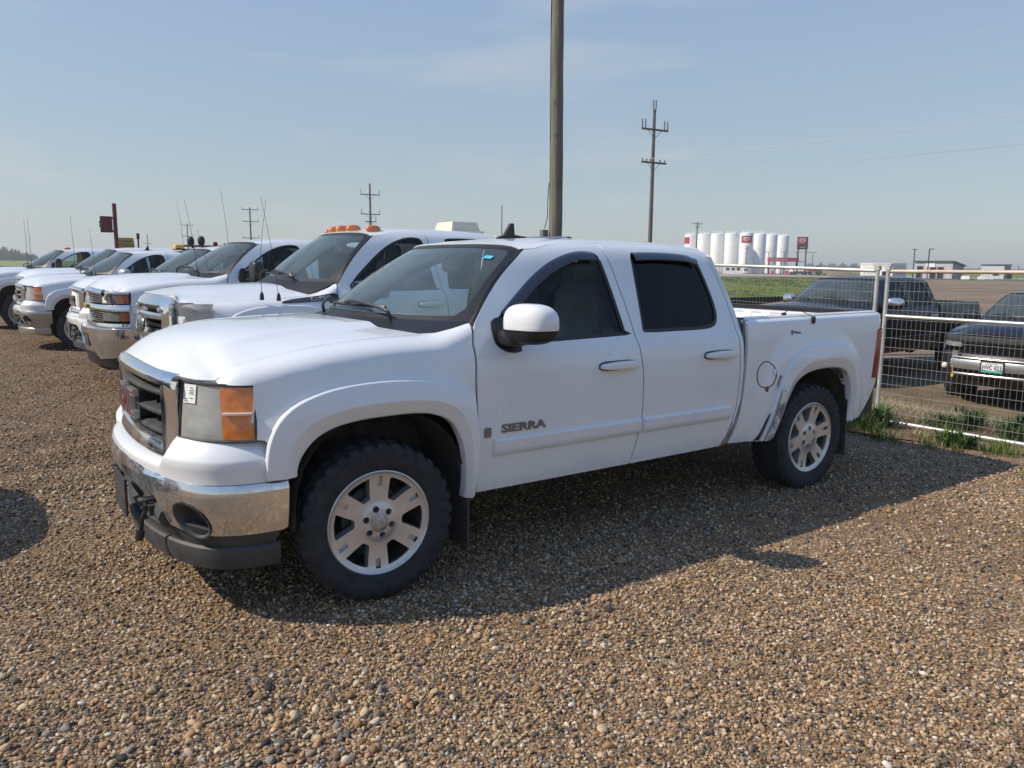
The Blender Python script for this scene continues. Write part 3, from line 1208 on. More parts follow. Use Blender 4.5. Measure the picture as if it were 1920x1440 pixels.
    def mirrors(self):
        if self.mirror == 'small':
            c = (.800, -1.125, 1.395)
            v, f = superell(c, (.100, .148, .110), .72, 36, 22, .74)
            # sweep the outer end back a little
            v[:, 0] += np.clip(-(v[:, 1] + 1.05), 0, 1) * .25
            v = np.array(v)
            zc = 1.362
            lowz = np.minimum(v[:, 2], zc)
            low = v.copy()
            low[:, 2] = lowz
            up = v.copy()
            up[:, 2] = np.maximum(v[:, 2], zc + .004)
            arm = merge((low, f), superell((.80, -1.00, 1.315), (.075, .09, .045), .5, 14, 8))
            sail = panel(catmull([(.72, 1.40), (.715, 1.31), (.735, 1.262), (.79, 1.235), (.875, 1.235), (.88, 1.29), (.86, 1.36), (.80, 1.42), (.77, 1.425)], 2, closed=True), lambda u, v: cab(u, v, -.010), .04, flange=.02)
            cap = (up, f)
            self.add(*both('side_mirror', merge(arm, sail), 'black', [Node('mirror_cap', cap, 'mirror_cap')]))
        else:
            dz_ = self.mirror_dz
            head = superell((.86, -1.28, 1.47 + dz_), (.075, .13, .145), .45, 24, 14, .5)
            arms = merge(tube([(.82, -.93, 1.36), (.84, -1.20, 1.37)], .026, 8), tube([(.82, -.92, 1.48), (.84, -1.20, 1.50)], .022, 8), superell((.80, -.925, 1.40), (.07, .03, .12), .5, 12, 8))
            arms[0][:, 2] += dz_
            self.add(*both('tow_mirror', merge(head, arms), 'black'))

    def bed(self, r, flare):
        mid = (np.array(FLARE_RO) * .45 + np.array(FLARE_RI) * .55)
        arc = catmull(mid, 3)
        bf = catmull([(2.820, 1.385), (2.834, 1.25), (2.828, 1.10), (2.815, .95), (2.792, .70), (2.752, .56), (2.705, .470)], 3)
        n0, n1 = [(3.018, .452)], [(4.192, .486), (4.36, .503)]
        rear = [(4.495, .735), (4.520, .812), (4.445, .820), (4.463, 1.0), (4.492, 1.212), (4.600, 1.222), (4.606, 1.385)]
        # counter-clockwise outline: front bottom, along the sill and arch, rear edge, top
        fo = [tuple(bf[-1])] + n0 + [tuple(q) for q in arc[1:-1]] + n1 + [(4.425, .60)] + rear + [tuple(q) for q in bf[:-1]]
        side = panel(fo, self.bedside, r, flange=.025)
        ch = []
        if self.fuel:
            a = np.linspace(0, 2 * math.pi, 33)
            ring = self.bedside(3.037 + .094 * np.cos(a), .944 + .094 * np.sin(a)).T - np.array([0, .0015, 0])
            ch.append(Node('fuel_door_gap', tube(ring, .0035, 5, cap=False), 'ink'))
            ch.append(Node('fuel_latch', superell((3.118, float(self.bedside(np.array([3.118]), np.array([.955]))[1, 0]), .955), (.022, .006, .028), 1, 12, 7), 'label'))
            ch.append(Node('rust_spot', superell((3.046, float(self.bedside(np.array([3.046]), np.array([.838]))[1, 0]), .838), (.020, .004, .022), 1, 12, 7), 'rust'))
            # peeled, rusted metal ahead of the arch
            rp = self.patch_on(self.bedside, [(2.965, .456), (3.02, .462), (3.085, .60), (3.105, .66), (3.085, .645), (3.055, .60), (3.03, .55), (2.995, .49)], .004)
            ch.append(Node('rust_patch', rp, 'rust_edge'))
            ch.append(Node('rust_streak', self.patch_on(self.bedside, [(3.150, .83), (3.172, .88), (3.196, .925), (3.182, .935), (3.160, .905), (3.150, .87)], .004), 'rust_soft'))
        self.add(*both('bed_side', side, 'paint', ch))
        self.add(*both('bed_arch_flare', flare(FLARE_RO, FLARE_RI, self.bedside, 52), 'paint', sharp=24))
        # grey strip painted in for the shade of the cab-to-box gap
        gv = grid(lambda u, v: np.stack([2.755 + .052 * smooth(.45, .9, v) - .09 * smooth(.62, .44, v) + u * 2.2, -.948 + 0 * v + .0 * u, v]), np.array([.0, .022]), np.linspace(.47, 1.34, 20))
        self.add(*both('joint_shade', merge(gv, box((2.82, -.80, .95), (.02, .26, .75))), 'gap'))
        # load bed
        wall = merge(box((2.86, 0, 1.02), (.04, 1.80, .58)), box((3.68, 0, .76), (1.68, 1.04, .04)), box((3.68, -.69, 1.02), (1.68, .34, .06)), box((3.68, .69, 1.02), (1.68, .34, .06)), box((3.68, -.52, .88), (1.68, .03, .26)), box((3.68, .52, .88), (1.68, .03, .26)))
        self.add(Node('load_bed', wall, 'paint'))

        def inner(x, z):
            rib = 0.012 * smooth(.25, .75, 0.5 + 0.5 * np.sin(x * 2 * math.pi / .155)) * smooth(1.10, 1.14, z) * smooth(1.30, 1.27, z)
            return np.stack([x, .86 - rib, z])
        self.add(*both('bed_inner_wall', grid(lambda x, z: inner(x, z) * np.array([[1], [-1], [1]]), np.linspace(2.86, 4.52, 90), np.array([1.0, 1.05, 1.08, 1.10, 1.12, 1.15, 1.2, 1.25, 1.27, 1.29, 1.31, 1.33]), flip=True), 'paint'))

        def rail(x, j):
            prof = np.array([(-.925, 1.338), (-.925, 1.352), (-.915, 1.357), (-.845, 1.357), (-.838, 1.352), (-.836, 1.295)])
            j = j.astype(int)
            return np.stack([x, prof[j, 0], prof[j, 1] + .004 * (x - 3.6)])
        rl = grid(rail, np.linspace(2.85, 4.53, 12), np.arange(6))
        self.add(Node('bed_rail', rl, 'paint'), Node('bed_rail', mir(rl), 'paint'))
        tg = panel([(-.86, .80), (.86, .80), (.87, 1.325), (-.87, 1.325)], lambda y, z: np.stack([4.605 + .02 * (1 - (y / .9) ** 2) - .05 * np.abs(y / .9) ** 8 - .02 * (1.34 - z), y, z]), .06, flange=.03)
        def tin(y, z):
            rib = .014 * smooth(.35, .65, .5 + .5 * np.sin(y * 2 * math.pi / .21)) * smooth(1.150, 1.165, z) * smooth(1.292, 1.278, z)
            return np.stack([4.535 + rib, y, z])
        inner_face = grid(tin, np.linspace(-.82, .82, 110), np.r_[.80, 1.0, 1.145, np.linspace(1.15, 1.17, 4), 1.22, np.linspace(1.275, 1.295, 4), 1.318], flip=False)
        cap = box((4.572, 0, 1.336), (.085, 1.68, .036))
        self.add(Node('tailgate', merge(tg, box((4.57, 0, 1.06), (.05, 1.64, .50))), 'paint', [Node('tailgate_inner', inner_face, 'paint'), Node('tailgate_cap', cap, 'black'), Node('tailgate_handle', superell((4.635, 0, 1.25), (.02, .12, .035), .4, 14, 8), 'black')]))
        # tail lamps wrap the rear corner
        def tl(u, v):
            v = np.asarray(v, float)
            xl = np.interp(v, [.815, 1.0, 1.21], [4.440, 4.458, 4.488])
            xr = np.interp(v, [.815, 1.0, 1.21], [4.575, 4.598, 4.620])
            k = np.clip(u / .6, 0, 1)
            x = xl + (xr - xl) * k
            S = self.bedside(np.minimum(x, 4.58), v)
            y = S[1] - .016 * np.sin(np.clip(k * 1.5, 0, .5) * math.pi)
            w = np.clip((u - .6) / .4, 0, 1)
            return np.stack([x + .016 * np.sin(w * math.pi / 2), y + .12 * w + .02 * k ** 4, v])
        zz_ = np.r_[.815, .825, np.linspace(.85, 1.18, 8), 1.20, 1.21]
        lamp = grid(tl, np.r_[np.linspace(0, .6, 7), .66, .75, .87, 1.0], zz_)
        wl_ = grid(lambda u, v: tl(u, v) + np.array([[.001], [-.003], [0]]), np.linspace(.22, .58, 6), np.linspace(.832, .900, 4))
        self.add(*both('tail_lamp', lamp, 'red_lens', [Node('reverse_lamp', wl_, 'bulb')]))
        rb = merge(superell((4.64, 0, .60), (.085, .90, .075), .3, 24, 8, .35))
        wing = panel([(4.36, .508), (4.45, .60), (4.498, .732), (4.60, .738), (4.612, .70), (4.585, .60), (4.55, .52), (4.45, .505)], lambda u, v: np.stack([u, -.968 + .05 * smooth(4.50, 4.62, u), v]), .03, flange=.06)
        top = box((4.56, 0, .705), (.17, 1.80, .03))
        self.add(Node('rear_bumper', rb, 'chrome_dull', [Node('step_pad', top, 'black'), Node('bumper_end', wing, 'black'), Node('bumper_end', mir(wing), 'black')]))

    def patch_on(self, surf, poly, h):
        def fn(u, v):
            P = surf(u, v).copy()
            P[1] -= h
            return P
        return panel(poly, fn, .02, flange=0)

    def under(self):
        sill = merge(*[box((1.68, s * .80, .475), (2.15, .16, .06)) for s in (-1, 1)])
        self.add(Node('chassis', merge(box((1.9, 0, .54), (5.0, 1.05, .18)), sill, box((3.65, 0, .40), (.12, 1.5, .12)), superell((3.65, .0, .40), (.15, .17, .15), 1, 12, 8), box((0, 0, .40), (.12, 1.5, .10)),
                                             box((.1, 0, .95), (1.1, .9, .5)), tube([(2.0, .35, .38), (3.2, .40, .40)], .06, 8)), 'under'))
        for xc in (0.03, 3.652):
            a = np.linspace(0.0, math.pi, 19)
            hw = .475

            def lf(i, y):
                an = a[i.astype(int)]
                cx = np.sign(np.cos(an)) * np.abs(np.cos(an)) ** .8
                cz = np.abs(np.sin(an)) ** .8
                return np.stack([xc + hw * cx, y, .44 + .52 * cz])
            l = grid(lf, np.arange(19), np.array([-.975, -.80, -.52]), flip=True)
            l2 = box((xc, -.50, .72), (.95, .02, .55))
            self.add(*both('wheel_liner', merge(l, l2), 'liner'))
        # mud flaps
        ff = box((.518, -.885, .385), (.014, .20, .45))
        fr = merge(box((4.128, -.875, .43), (.016, .22, .46)))
        self.add(*both('mudflap', ff, 'flap'))
        self.add(*both('mudflap', fr, 'flap'))

    def wheels(self):
        tyre, rim, extra = WHEELS[self.wheel]
        ws = getattr(self, 'wheel_x', None) or (0.0, 3.645)
        lift = 0.405
        for x in ws:
            for s in (-1, 1):
                st = R(-4) if (x == ws[0]) else 0.0
                n = Node('wheel', extra, 'alloy_dark', [Node('tyre', tyre, 'rubber', sharp=30), Node('rim', rim[0], rim[1], [], sharp=35)],
                         loc=(x, s * .862, lift), rot=(0, R(18) if x else R(2), st + (0 if s < 0 else math.pi)))
                if len(rim) > 2:
                    if not (self.key == 'near' and x):
                        n.ch.append(Node('centre_cap', rim[2], 'cap'))
                    for ln in rim[3]:
                        n.ch.append(Node('lug_nut', ln, 'ink'))
                self.nodes.append(n)


def build_wheel():
    prof = [(.262, -.108), (.275, -.120), (.305, -.133), (.340, -.139), (.366, -.137), (.386, -.128), (.398, -.112), (.402, -.09), (.404, 0), (.402, .09), (.398, .112), (.386, .128), (.366, .137), (.340, .139), (.300, .130), (.262, .105)]
    ty = [lathe(prof, 72, 'y', flip=True)]
    n = 34
    for k in range(n):
        a = 2 * math.pi * k / n
        for sgn in (-1, 1):
            ln = .062 if k % 2 else .05
            da = .058
            an = a + (0.0 if sgn < 0 else math.pi / n)
            # shoulder lug: eight corners in (angle, y, radius)
            def P(t, y, r):
                return (r * math.cos(an + t), y * sgn, r * math.sin(an + t))
            yo, yi = .1365, .126 - ln
            vs = [P(-da, -yo, .374), P(da * .75, -yo, .374), P(da * .75, -.118, .4085), P(-da, -.118, .4085),
                  P(-da, -yi, .400), P(da * .75, -yi, .400), P(da * .75, -yi, .4105), P(-da, -yi, .4105)]
            fs = [(0, 1, 2, 3), (3, 2, 6, 7), (0, 3, 7, 4), (1, 5, 6, 2), (4, 7, 6, 5)]
            ty.append((np.array(vs), fs))
            # raised side biter
            db = da * (.7 if k % 2 else .45)
            rb = .345 if k % 2 else .356
            vs = [P(-db, -.1410, .373), P(db, -.1410, .373), P(db, -.1412, rb), P(-db * .6, -.1412, rb),
                  P(-db, -.134, .376), P(db, -.134, .376), P(db, -.136, rb - .004), P(-db * .6, -.136, rb - .004)]
            ty.append((np.array(vs), [(0, 1, 2, 3), (0, 4, 5, 1), (3, 2, 6, 7), (0, 3, 7, 4), (1, 5, 6, 2)]))
        # centre block
        an = a + .05
        vs = [(r_ * math.cos(an + t), y, r_ * math.sin(an + t)) for (t, y, r_) in
              ((-.05, -.05, .402), (.05, -.035, .402), (.05, .05, .402), (-.05, .035, .402), (-.05, -.05, .4135), (.05, -.035, .4135), (.05, .05, .4135), (-.05, .035, .4135))]
        ty.append((np.array(vs), [(4, 5, 6, 7), (0, 1, 5, 4), (1, 2, 6, 5), (2, 3, 7, 6), (3, 0, 4, 7)]))
    tyre = merge(*ty)
    # alloy face: six broad spokes, six windows, a slot in each spoke end
    hol = []
    slots = []
    for k in range(6):
        c = math.pi / 2 + k * math.pi / 3
        m = c + math.pi / 6
        ri, ro = .128, .238
        ai, ao = math.pi / 6 - math.asin(.047 / ri), math.pi / 6 - math.asin(.056 / ro)
        win = []
        for t in np.linspace(-ao, ao, 9):
            win.append((ro * math.cos(m + t), ro * math.sin(m + t)))
        for t in np.linspace(ai, -ai, 4):
            win.append((ri * math.cos(m + t), ri * math.sin(m + t)))
        w = np.array(win)
        w = catmull(resample(w, 22, closed=True), 2, closed=True)
        hol.append(w)
        d = np.array([math.cos(c), math.sin(c)])
        e = np.array([-d[1], d[0]])
        sl = [d * .192 - e * .013, d * .192 + e * .013, d * .243 + e * .014, d * .243 - e * .014]
        hol.append(np.array(sl))
        slots.append(sl)
    nuts = []
    lug = []
    for k in range(6):
        a = math.pi / 2 + math.pi / 12 + k * math.pi / 3
        cc = np.array([math.cos(a), math.sin(a)]) * .0715
        t = np.linspace(0, 2 * math.pi, 12, endpoint=False)
        hol.append(np.stack([cc[0] + .0175 * np.cos(t), cc[1] + .0175 * np.sin(t)], 1))
        lug.append(lathe([(.018, -.086), (.012, -.087), (.011, -.097), (.0, -.099)], 10, 'y', c=(cc[0], 0, cc[1]), flip=False))
    t = np.linspace(0, 2 * math.pi, 72, endpoint=False)
    outer = np.stack([.258 * np.cos(t), .258 * np.sin(t)], 1)
    dep = pchip([0, .045, .085, .105, .15, .20, .245, .262], [-.1125, -.112, -.108, -.101, -.100, -.104, -.112, -.118])

    def face(a, b):
        rr = np.hypot(a, b)
        return np.stack([a, dep(rr), b])
    fc = panel(outer, face, .016, holes=hol, flange=.055, flip=False)
    floors = [(np.array([(q[0], -.088, q[1]) for q in sl]), [(0, 1, 2, 3)]) for sl in slots]
    lip = lathe([(.254, -.104), (.258, -.118), (.268, -.124), (.274, -.121), (.276, -.112), (.262, -.100)], 72, 'y', flip=True)
    barrel = lathe([(.252, -.10), (.242, -.06), (.236, .10), (.0, .10)], 48, 'y', flip=False)
    rim = merge(fc, lip, *floors)
    cap = lathe([(.0475, -.104), (.0475, -.1165), (.043, -.1195), (.02, -.1225), (0, -.123)], 24, 'y', flip=True)
    core = merge(barrel, lathe([(.0, -.02), (.165, -.02), (.17, -.015), (.17, .02)], 36, 'y', flip=True), lathe([(.07, -.086), (.0, -.087)], 20, 'y'))
    return tyre, (rim, 'alloy', cap, lug), core


def build_steel_wheel():
    """8-lug heavy duty wheel with round holes"""
    tyre = WHEELS['alloy20'][0]
    t = np.linspace(0, 2 * math.pi, 60, endpoint=False)
    outer = np.stack([.250 * np.cos(t), .250 * np.sin(t)], 1)
    hol = []
    for k in range(8):
        a = math.pi / 8 + k * math.pi / 4
        s = np.linspace(0, 2 * math.pi, 14, endpoint=False)
        c = np.array([math.cos(a), math.sin(a)]) * .185
        e, f = np.array([math.cos(a), math.sin(a)]), np.array([-math.sin(a), math.cos(a)])
        hol.append(np.array([c + e * .036 * math.cos(q) + f * .030 * math.sin(q) for q in s]))
    dep = pchip([0, .06, .09, .13, .19, .25], [-.10, -.098, -.085, -.075, -.085, -.110])
    fc = panel(outer, lambda a, b: np.stack([a, dep(np.hypot(a, b)), b]), .03, holes=hol, flange=.03)
    lip = lathe([(.246, -.100), (.252, -.116), (.264, -.122), (.272, -.119), (.262, -.100)], 60, 'y', flip=True)
    hub = lathe([(.062, -.09), (.062, -.125), (.05, -.135), (0, -.137)], 20, 'y', flip=True)
    nuts = [merge(*[lathe([(.013, -.08), (.013, -.105), (0, -.108)], 8, 'y', c=(.088 * math.cos(k * math.pi / 4), 0, .088 * math.sin(k * math.pi / 4)), flip=True) for k in range(8)])]
    core = merge(lathe([(.246, -.10), (.24, -.06), (.236, .10), (.0, .10)], 40, 'y'), lathe([(.0, -.02), (.165, -.02), (.17, .02)], 30, 'y', flip=True))
    return tyre, (merge(fc, lip), 'steel', hub, nuts), core


WHEELS = {'alloy20': build_wheel()}
WHEELS['steel'] = build_steel_wheel()
M['cap'] = plain('centre_cap_metal', (0.42, 0.40, 0.38), 0.45, metal=0.6, vary=0.35, scale=40)
M['visor'] = plain('smoked_visor', (0.010, 0.011, 0.013), 0.12, coat=1.0)
M['cup'] = M['paint']
M['handle'] = M['paint']
M['mirror_cap'] = M['paint']
M['shade'] = glass('tinted_shade_band', (0.42, 0.52, 0.62))
M['rust_edge'] = plain('rusted_edge', (0.060, 0.030, 0.020), 0.9, vary=0.6, scale=30, bmp=0.4)
M['rust_soft'] = plain('rust_stain', (0.34, 0.20, 0.09), 0.85, vary=0.5, scale=40)


# ------------------------------------------------------------------ noses
def pan(P, outline, res, off=0.0, holes=(), flange=.02, slant=None):
    """panel on a plan curve: outline in (arc length, height)"""
    def fn(a, z):
        o = off + (slant(a, z) if slant else 0.0)
        return P.at(a, o, z)
    return panel(outline, fn, res, holes=holes, flange=flange, flip=True)


def strip(P, a0, a1, prof, n=40, fl=False):
    """sweep a section [(offset, z), ...] along a plan curve"""
    pr = np.array(prof, float)

    def fn(a, j):
        j = j.astype(int)
        return P.at(a, pr[j, 0], pr[j, 1])
    return grid(fn, np.linspace(a0, a1, n), np.arange(len(pr)), flip=fl)


def capped(P, a0, a1, prof, n=40):
    """closed section swept along the curve, with ends"""
    pr = list(prof) + [prof[0]]
    v, f = strip(P, a0, a1, pr, n)
    m = len(pr)
    f.append(tuple(range(m - 1))[::-1])
    f.append(tuple((n - 1) * m + i for i in range(m - 1)))
    return v, f


def block_letters(word, w, h, st, gap):
    """heavy squared capitals G M C as flat polygons, in the XY plane, centred"""
    out = []
    n = len(word)
    x = -(n * w + (n - 1) * gap) / 2
    for ch in word:
        if ch == 'G':
            pol = [[(0, 0), (w, 0), (w, h * .55), (w * .5, h * .55), (w * .5, h * .55 - st * .8), (w - st, h * .55 - st * .8), (w - st, st), (st, st), (st, h - st), (w, h - st), (w, h), (0, h)]]
        elif ch == 'M':
            pol = [[(0, 0), (st, 0), (st, h * .55), (w / 2, h * .12), (w - st, h * .55), (w - st, 0), (w, 0), (w, h), (w - st * .9, h), (w / 2, h * .45), (st * .9, h), (0, h)]]
        elif ch == 'C':
            pol = [[(0, 0), (w, 0), (w, st), (st, st), (st, h - st), (w, h - st), (w, h), (0, h)]]
        out += [np.array([(x + a, b - h / 2) for a, b in q]) for q in pol]
        x += w + gap
    return out


def letter_solids(polys, P, z0, off, depth, shrink=0.0):
    ms = []
    for p in polys:
        q = inset(p, shrink) if shrink else p
        # fill by triangulation, then give it depth along the curve normal
        lo = panel(q, lambda a, b: P.at(-a, off + depth, z0 + b), .2, flange=depth, flip=False)
        ms.append(lo)
    return merge(*ms)


def headlight_sierra(B, r):
    P = PF
    a0 = P.a_of_y(-.657)
    a1 = float(np.interp(-.600, P.c[P.s < 0][:, 0][::-1], P.s[P.s < 0][::-1]))
    a2 = a0 + (a1 - a0) * .64
    zt = lambda a: 1.160 - .012 * (a - a0) / (a1 - a0)
    zb = lambda a: .897
    al = np.linspace(a0, a1, 14)
    out = [(a, zb(a)) for a in al] + [(a, zt(a)) for a in al[::-1]]
    slant = lambda a, z: -.032 * np.clip((z - .90) / .26, 0, 1) ** 1.2
    lens = pan(P, out, .03, .004, slant=slant, flange=.02)
    ch = []
    # reflectors behind the lens
    for (za, zb_) in ((1.035, 1.135), (.915, 1.015)):
        am = (a0 + a2) / 2
        bowl = []
        nn = 14

        def bf(t, q):
            rad = .10 * q
            aa = am + (a2 - a0) * .43 * np.sign(np.cos(t)) * np.abs(np.cos(t)) ** .7 * q
            zz = (za + zb_) / 2 + .052 * np.sign(np.sin(t)) * np.abs(np.sin(t)) ** .7 * q
            return P.at(aa, -.058 + .042 * q ** 2 - .05 * np.clip((zz - .9) / .26, 0, 1), zz)
        ch.append(Node('reflector', grid(bf, np.linspace(0, 2 * math.pi, 29), np.linspace(.02, 1, 7), flip=True), 'reflector'))
    back = pan(P, [(a0 + .10, .90), (a1, .90), (a1, 1.15), (a0 + .10, 1.15)], .05, -.062, slant=slant, flange=0)
    ch.append(Node('lamp_housing', back, 'reflector'))
    am_out = [(a, .904) for a in np.linspace(a2, a1 + .003, 6)] + [(a, zt(a) - .008) for a in np.linspace(a1 + .003, a2 + .02, 6)]
    ch.append(Node('turn_signal', pan(P, am_out, .03, .0045 + .003, slant=slant, flange=.006), 'amber'))
    ch.append(Node('signal_bar', capped(P, a2 - .0, a1 + .014, [(-.012, 1.018), (.012, 1.020), (.012, 1.028), (-.012, 1.030)], 8), 'bulb'))
    rim = merge(*[tube(P.at(np.array([q[0] for q in o]), .006 + np.array([slant(q[0], q[1]) for q in o]), np.array([q[1] for q in o])).T, .007, 6) for o in
                  ([tuple(q) for q in densify(out, .05)] + [out[0]],)])
    ch.append(Node('lamp_surround', rim, 'grey_plastic'))
    B.add(*both('headlight', lens, 'lens', ch))
    if B.key == 'near':
        st = pan(P, [(a0 - .022, 1.062), (a0 - .105, 1.062), (a0 - .105, 1.148), (a0 - .022, 1.148)], .03, .0095, slant=slant, flange=0)
        ink = []
        for i, (x0, x1, z0, z1) in enumerate([(.068, .085, 1.131, 1.135), (.062, .098, 1.120, 1.1225), (.062, .092, 1.112, 1.1145), (.062, .095, 1.104, 1.1065), (.030, .050, 1.078, 1.082), (.030, .056, 1.070, 1.073), (.068, .09, 1.084, 1.087)]):
            ink.append(pan(P, [(a0 - x0, z0), (a0 - x1, z0), (a0 - x1, z1), (a0 - x0, z1)], .03, .0110, slant=slant, flange=0))
        B.add(Node('lot_sticker', st, 'label', [Node('sticker_print', merge(*ink), 'ink')]))


def grille_sierra(B, r, mesh=False, bars='grille_bar', chrome_bars=False):
    P = PF
    h = P.a_of_y(.645)
    zin0, zin1 = .862, 1.146
    # chrome surround as four pieces of one frame
    top = strip(P, -h, h, [(-.05, 1.214), (-.012, 1.212), (.012, 1.204), (.030, 1.186), (.033, 1.168), (.026, 1.150), (.008, 1.142), (-.04, 1.142)], 50)
    # the bar dips a little towards its ends
    tv = top[0]
    tv[:, 2] -= .030 * (np.abs(tv[:, 1]) / .72) ** 2
    m_ = 8
    top[1].append(tuple(range(m_)))
    top[1].append(tuple(49 * m_ + i for i in range(m_))[::-1])
    bot = strip(P, -h, h, [(-.06, .868), (.0, .866), (.018, .856), (.030, .826), (.036, .800), (.030, .776), (-.03, .774)], 50)
    sides = []
    for s in (-1, 1):
        a0, a1 = s * (h - .105), s * (h + .004)
        sec = [(a0, -.06), (a0, .020), (a0 + s * .022, .036), (a1 - s * .03, .026), (a1, .004), (a1, -.06)]

        def sf(j, z):
            j = j.astype(int)
            return P.at(np.array([q[0] for q in sec])[j], np.array([q[1] for q in sec])[j] , z)
        sides.append(grid(sf, np.arange(6), np.array([.800, .84, .90, 1.0, 1.08, 1.128]), flip=(s > 0)))
        e = grid(lambda j, k: P.at(np.array([q[0] for q in sec])[j.astype(int)], np.array([q[1] for q in sec])[j.astype(int)] * (1 - k) - .06 * k, 1.128 + 0 * k), np.arange(6), np.array([0, 1.]), flip=(s < 0))
        sides.append(e)
    frame = merge(top, bot, *sides)
    ch = []
    ch.append(Node('grille_backing', pan(P, [(-h + .06, .80), (h - .06, .80), (h - .06, 1.16), (-h + .06, 1.16)], .1, -.115, flange=0), 'dark'))
    if not mesh:
        for z in (1.088, .990, .898):
            bm = 'silver' if chrome_bars else 'grey_plastic'
            bar = capped(P, -h + .10, h - .10, [(-.10, z + .015), (-.012, z + .017), (.006, z + .010), (.010, z), (.006, z - .012), (-.012, z - .018), (-.10, z - .015)], 40)
            ch.append(Node('grille_bar', bar, bm))
        for y in np.linspace(-.45, .45, 7):
            a = P.a_of_y(y)
            sl = pan(P, [(a - .005, .85), (a + .005, .85), (a + .005, 1.16), (a - .005, 1.16)], .2, -.045, flange=.07)
            ch.append(Node('grille_slat', sl, 'black'))
    else:
        w = []
        for k in np.arange(-1.1, 1.11, .036):
            for s in (-1, 1):
                pts = []
                for t in np.linspace(0, 1, 6):
                    z = .85 + .31 * t
                    a = k + s * (z - 1.0) * .75
                    if abs(a) < h - .10:
                        pts.append(P.at(np.array([a]), -.01, np.array([z]))[:, 0])
                if len(pts) > 1:
                    w.append(tube(pts, .0045, 4, cap=False))
        mm = Node('mesh_insert', merge(*w), 'silver')
        ch.append(mm)
    pol = block_letters('GMC', .120, .150, .036, .012)
    bad = letter_solids(pol, P, .992, .010, .028)
    red = letter_solids(pol, P, .992, .0385, .002, .0130)
    ch.append(Node('badge', merge(bad, capped(P, -.20, .20, [(-.10, 1.055), (.008, 1.055), (.008, .93), (-.10, .93)], 10)) if False else bad, 'silver', [] ))
    ch.append(Node('badge_inlay', red, 'badge_red'))
    ch.append(Node('badge_mount', capped(P, -.19, .19, [(-.10, 1.050), (.009, 1.058), (.009, .926), (-.10, .93)], 10), 'black'))
    B.add(Node('grille', frame, 'chrome', ch))


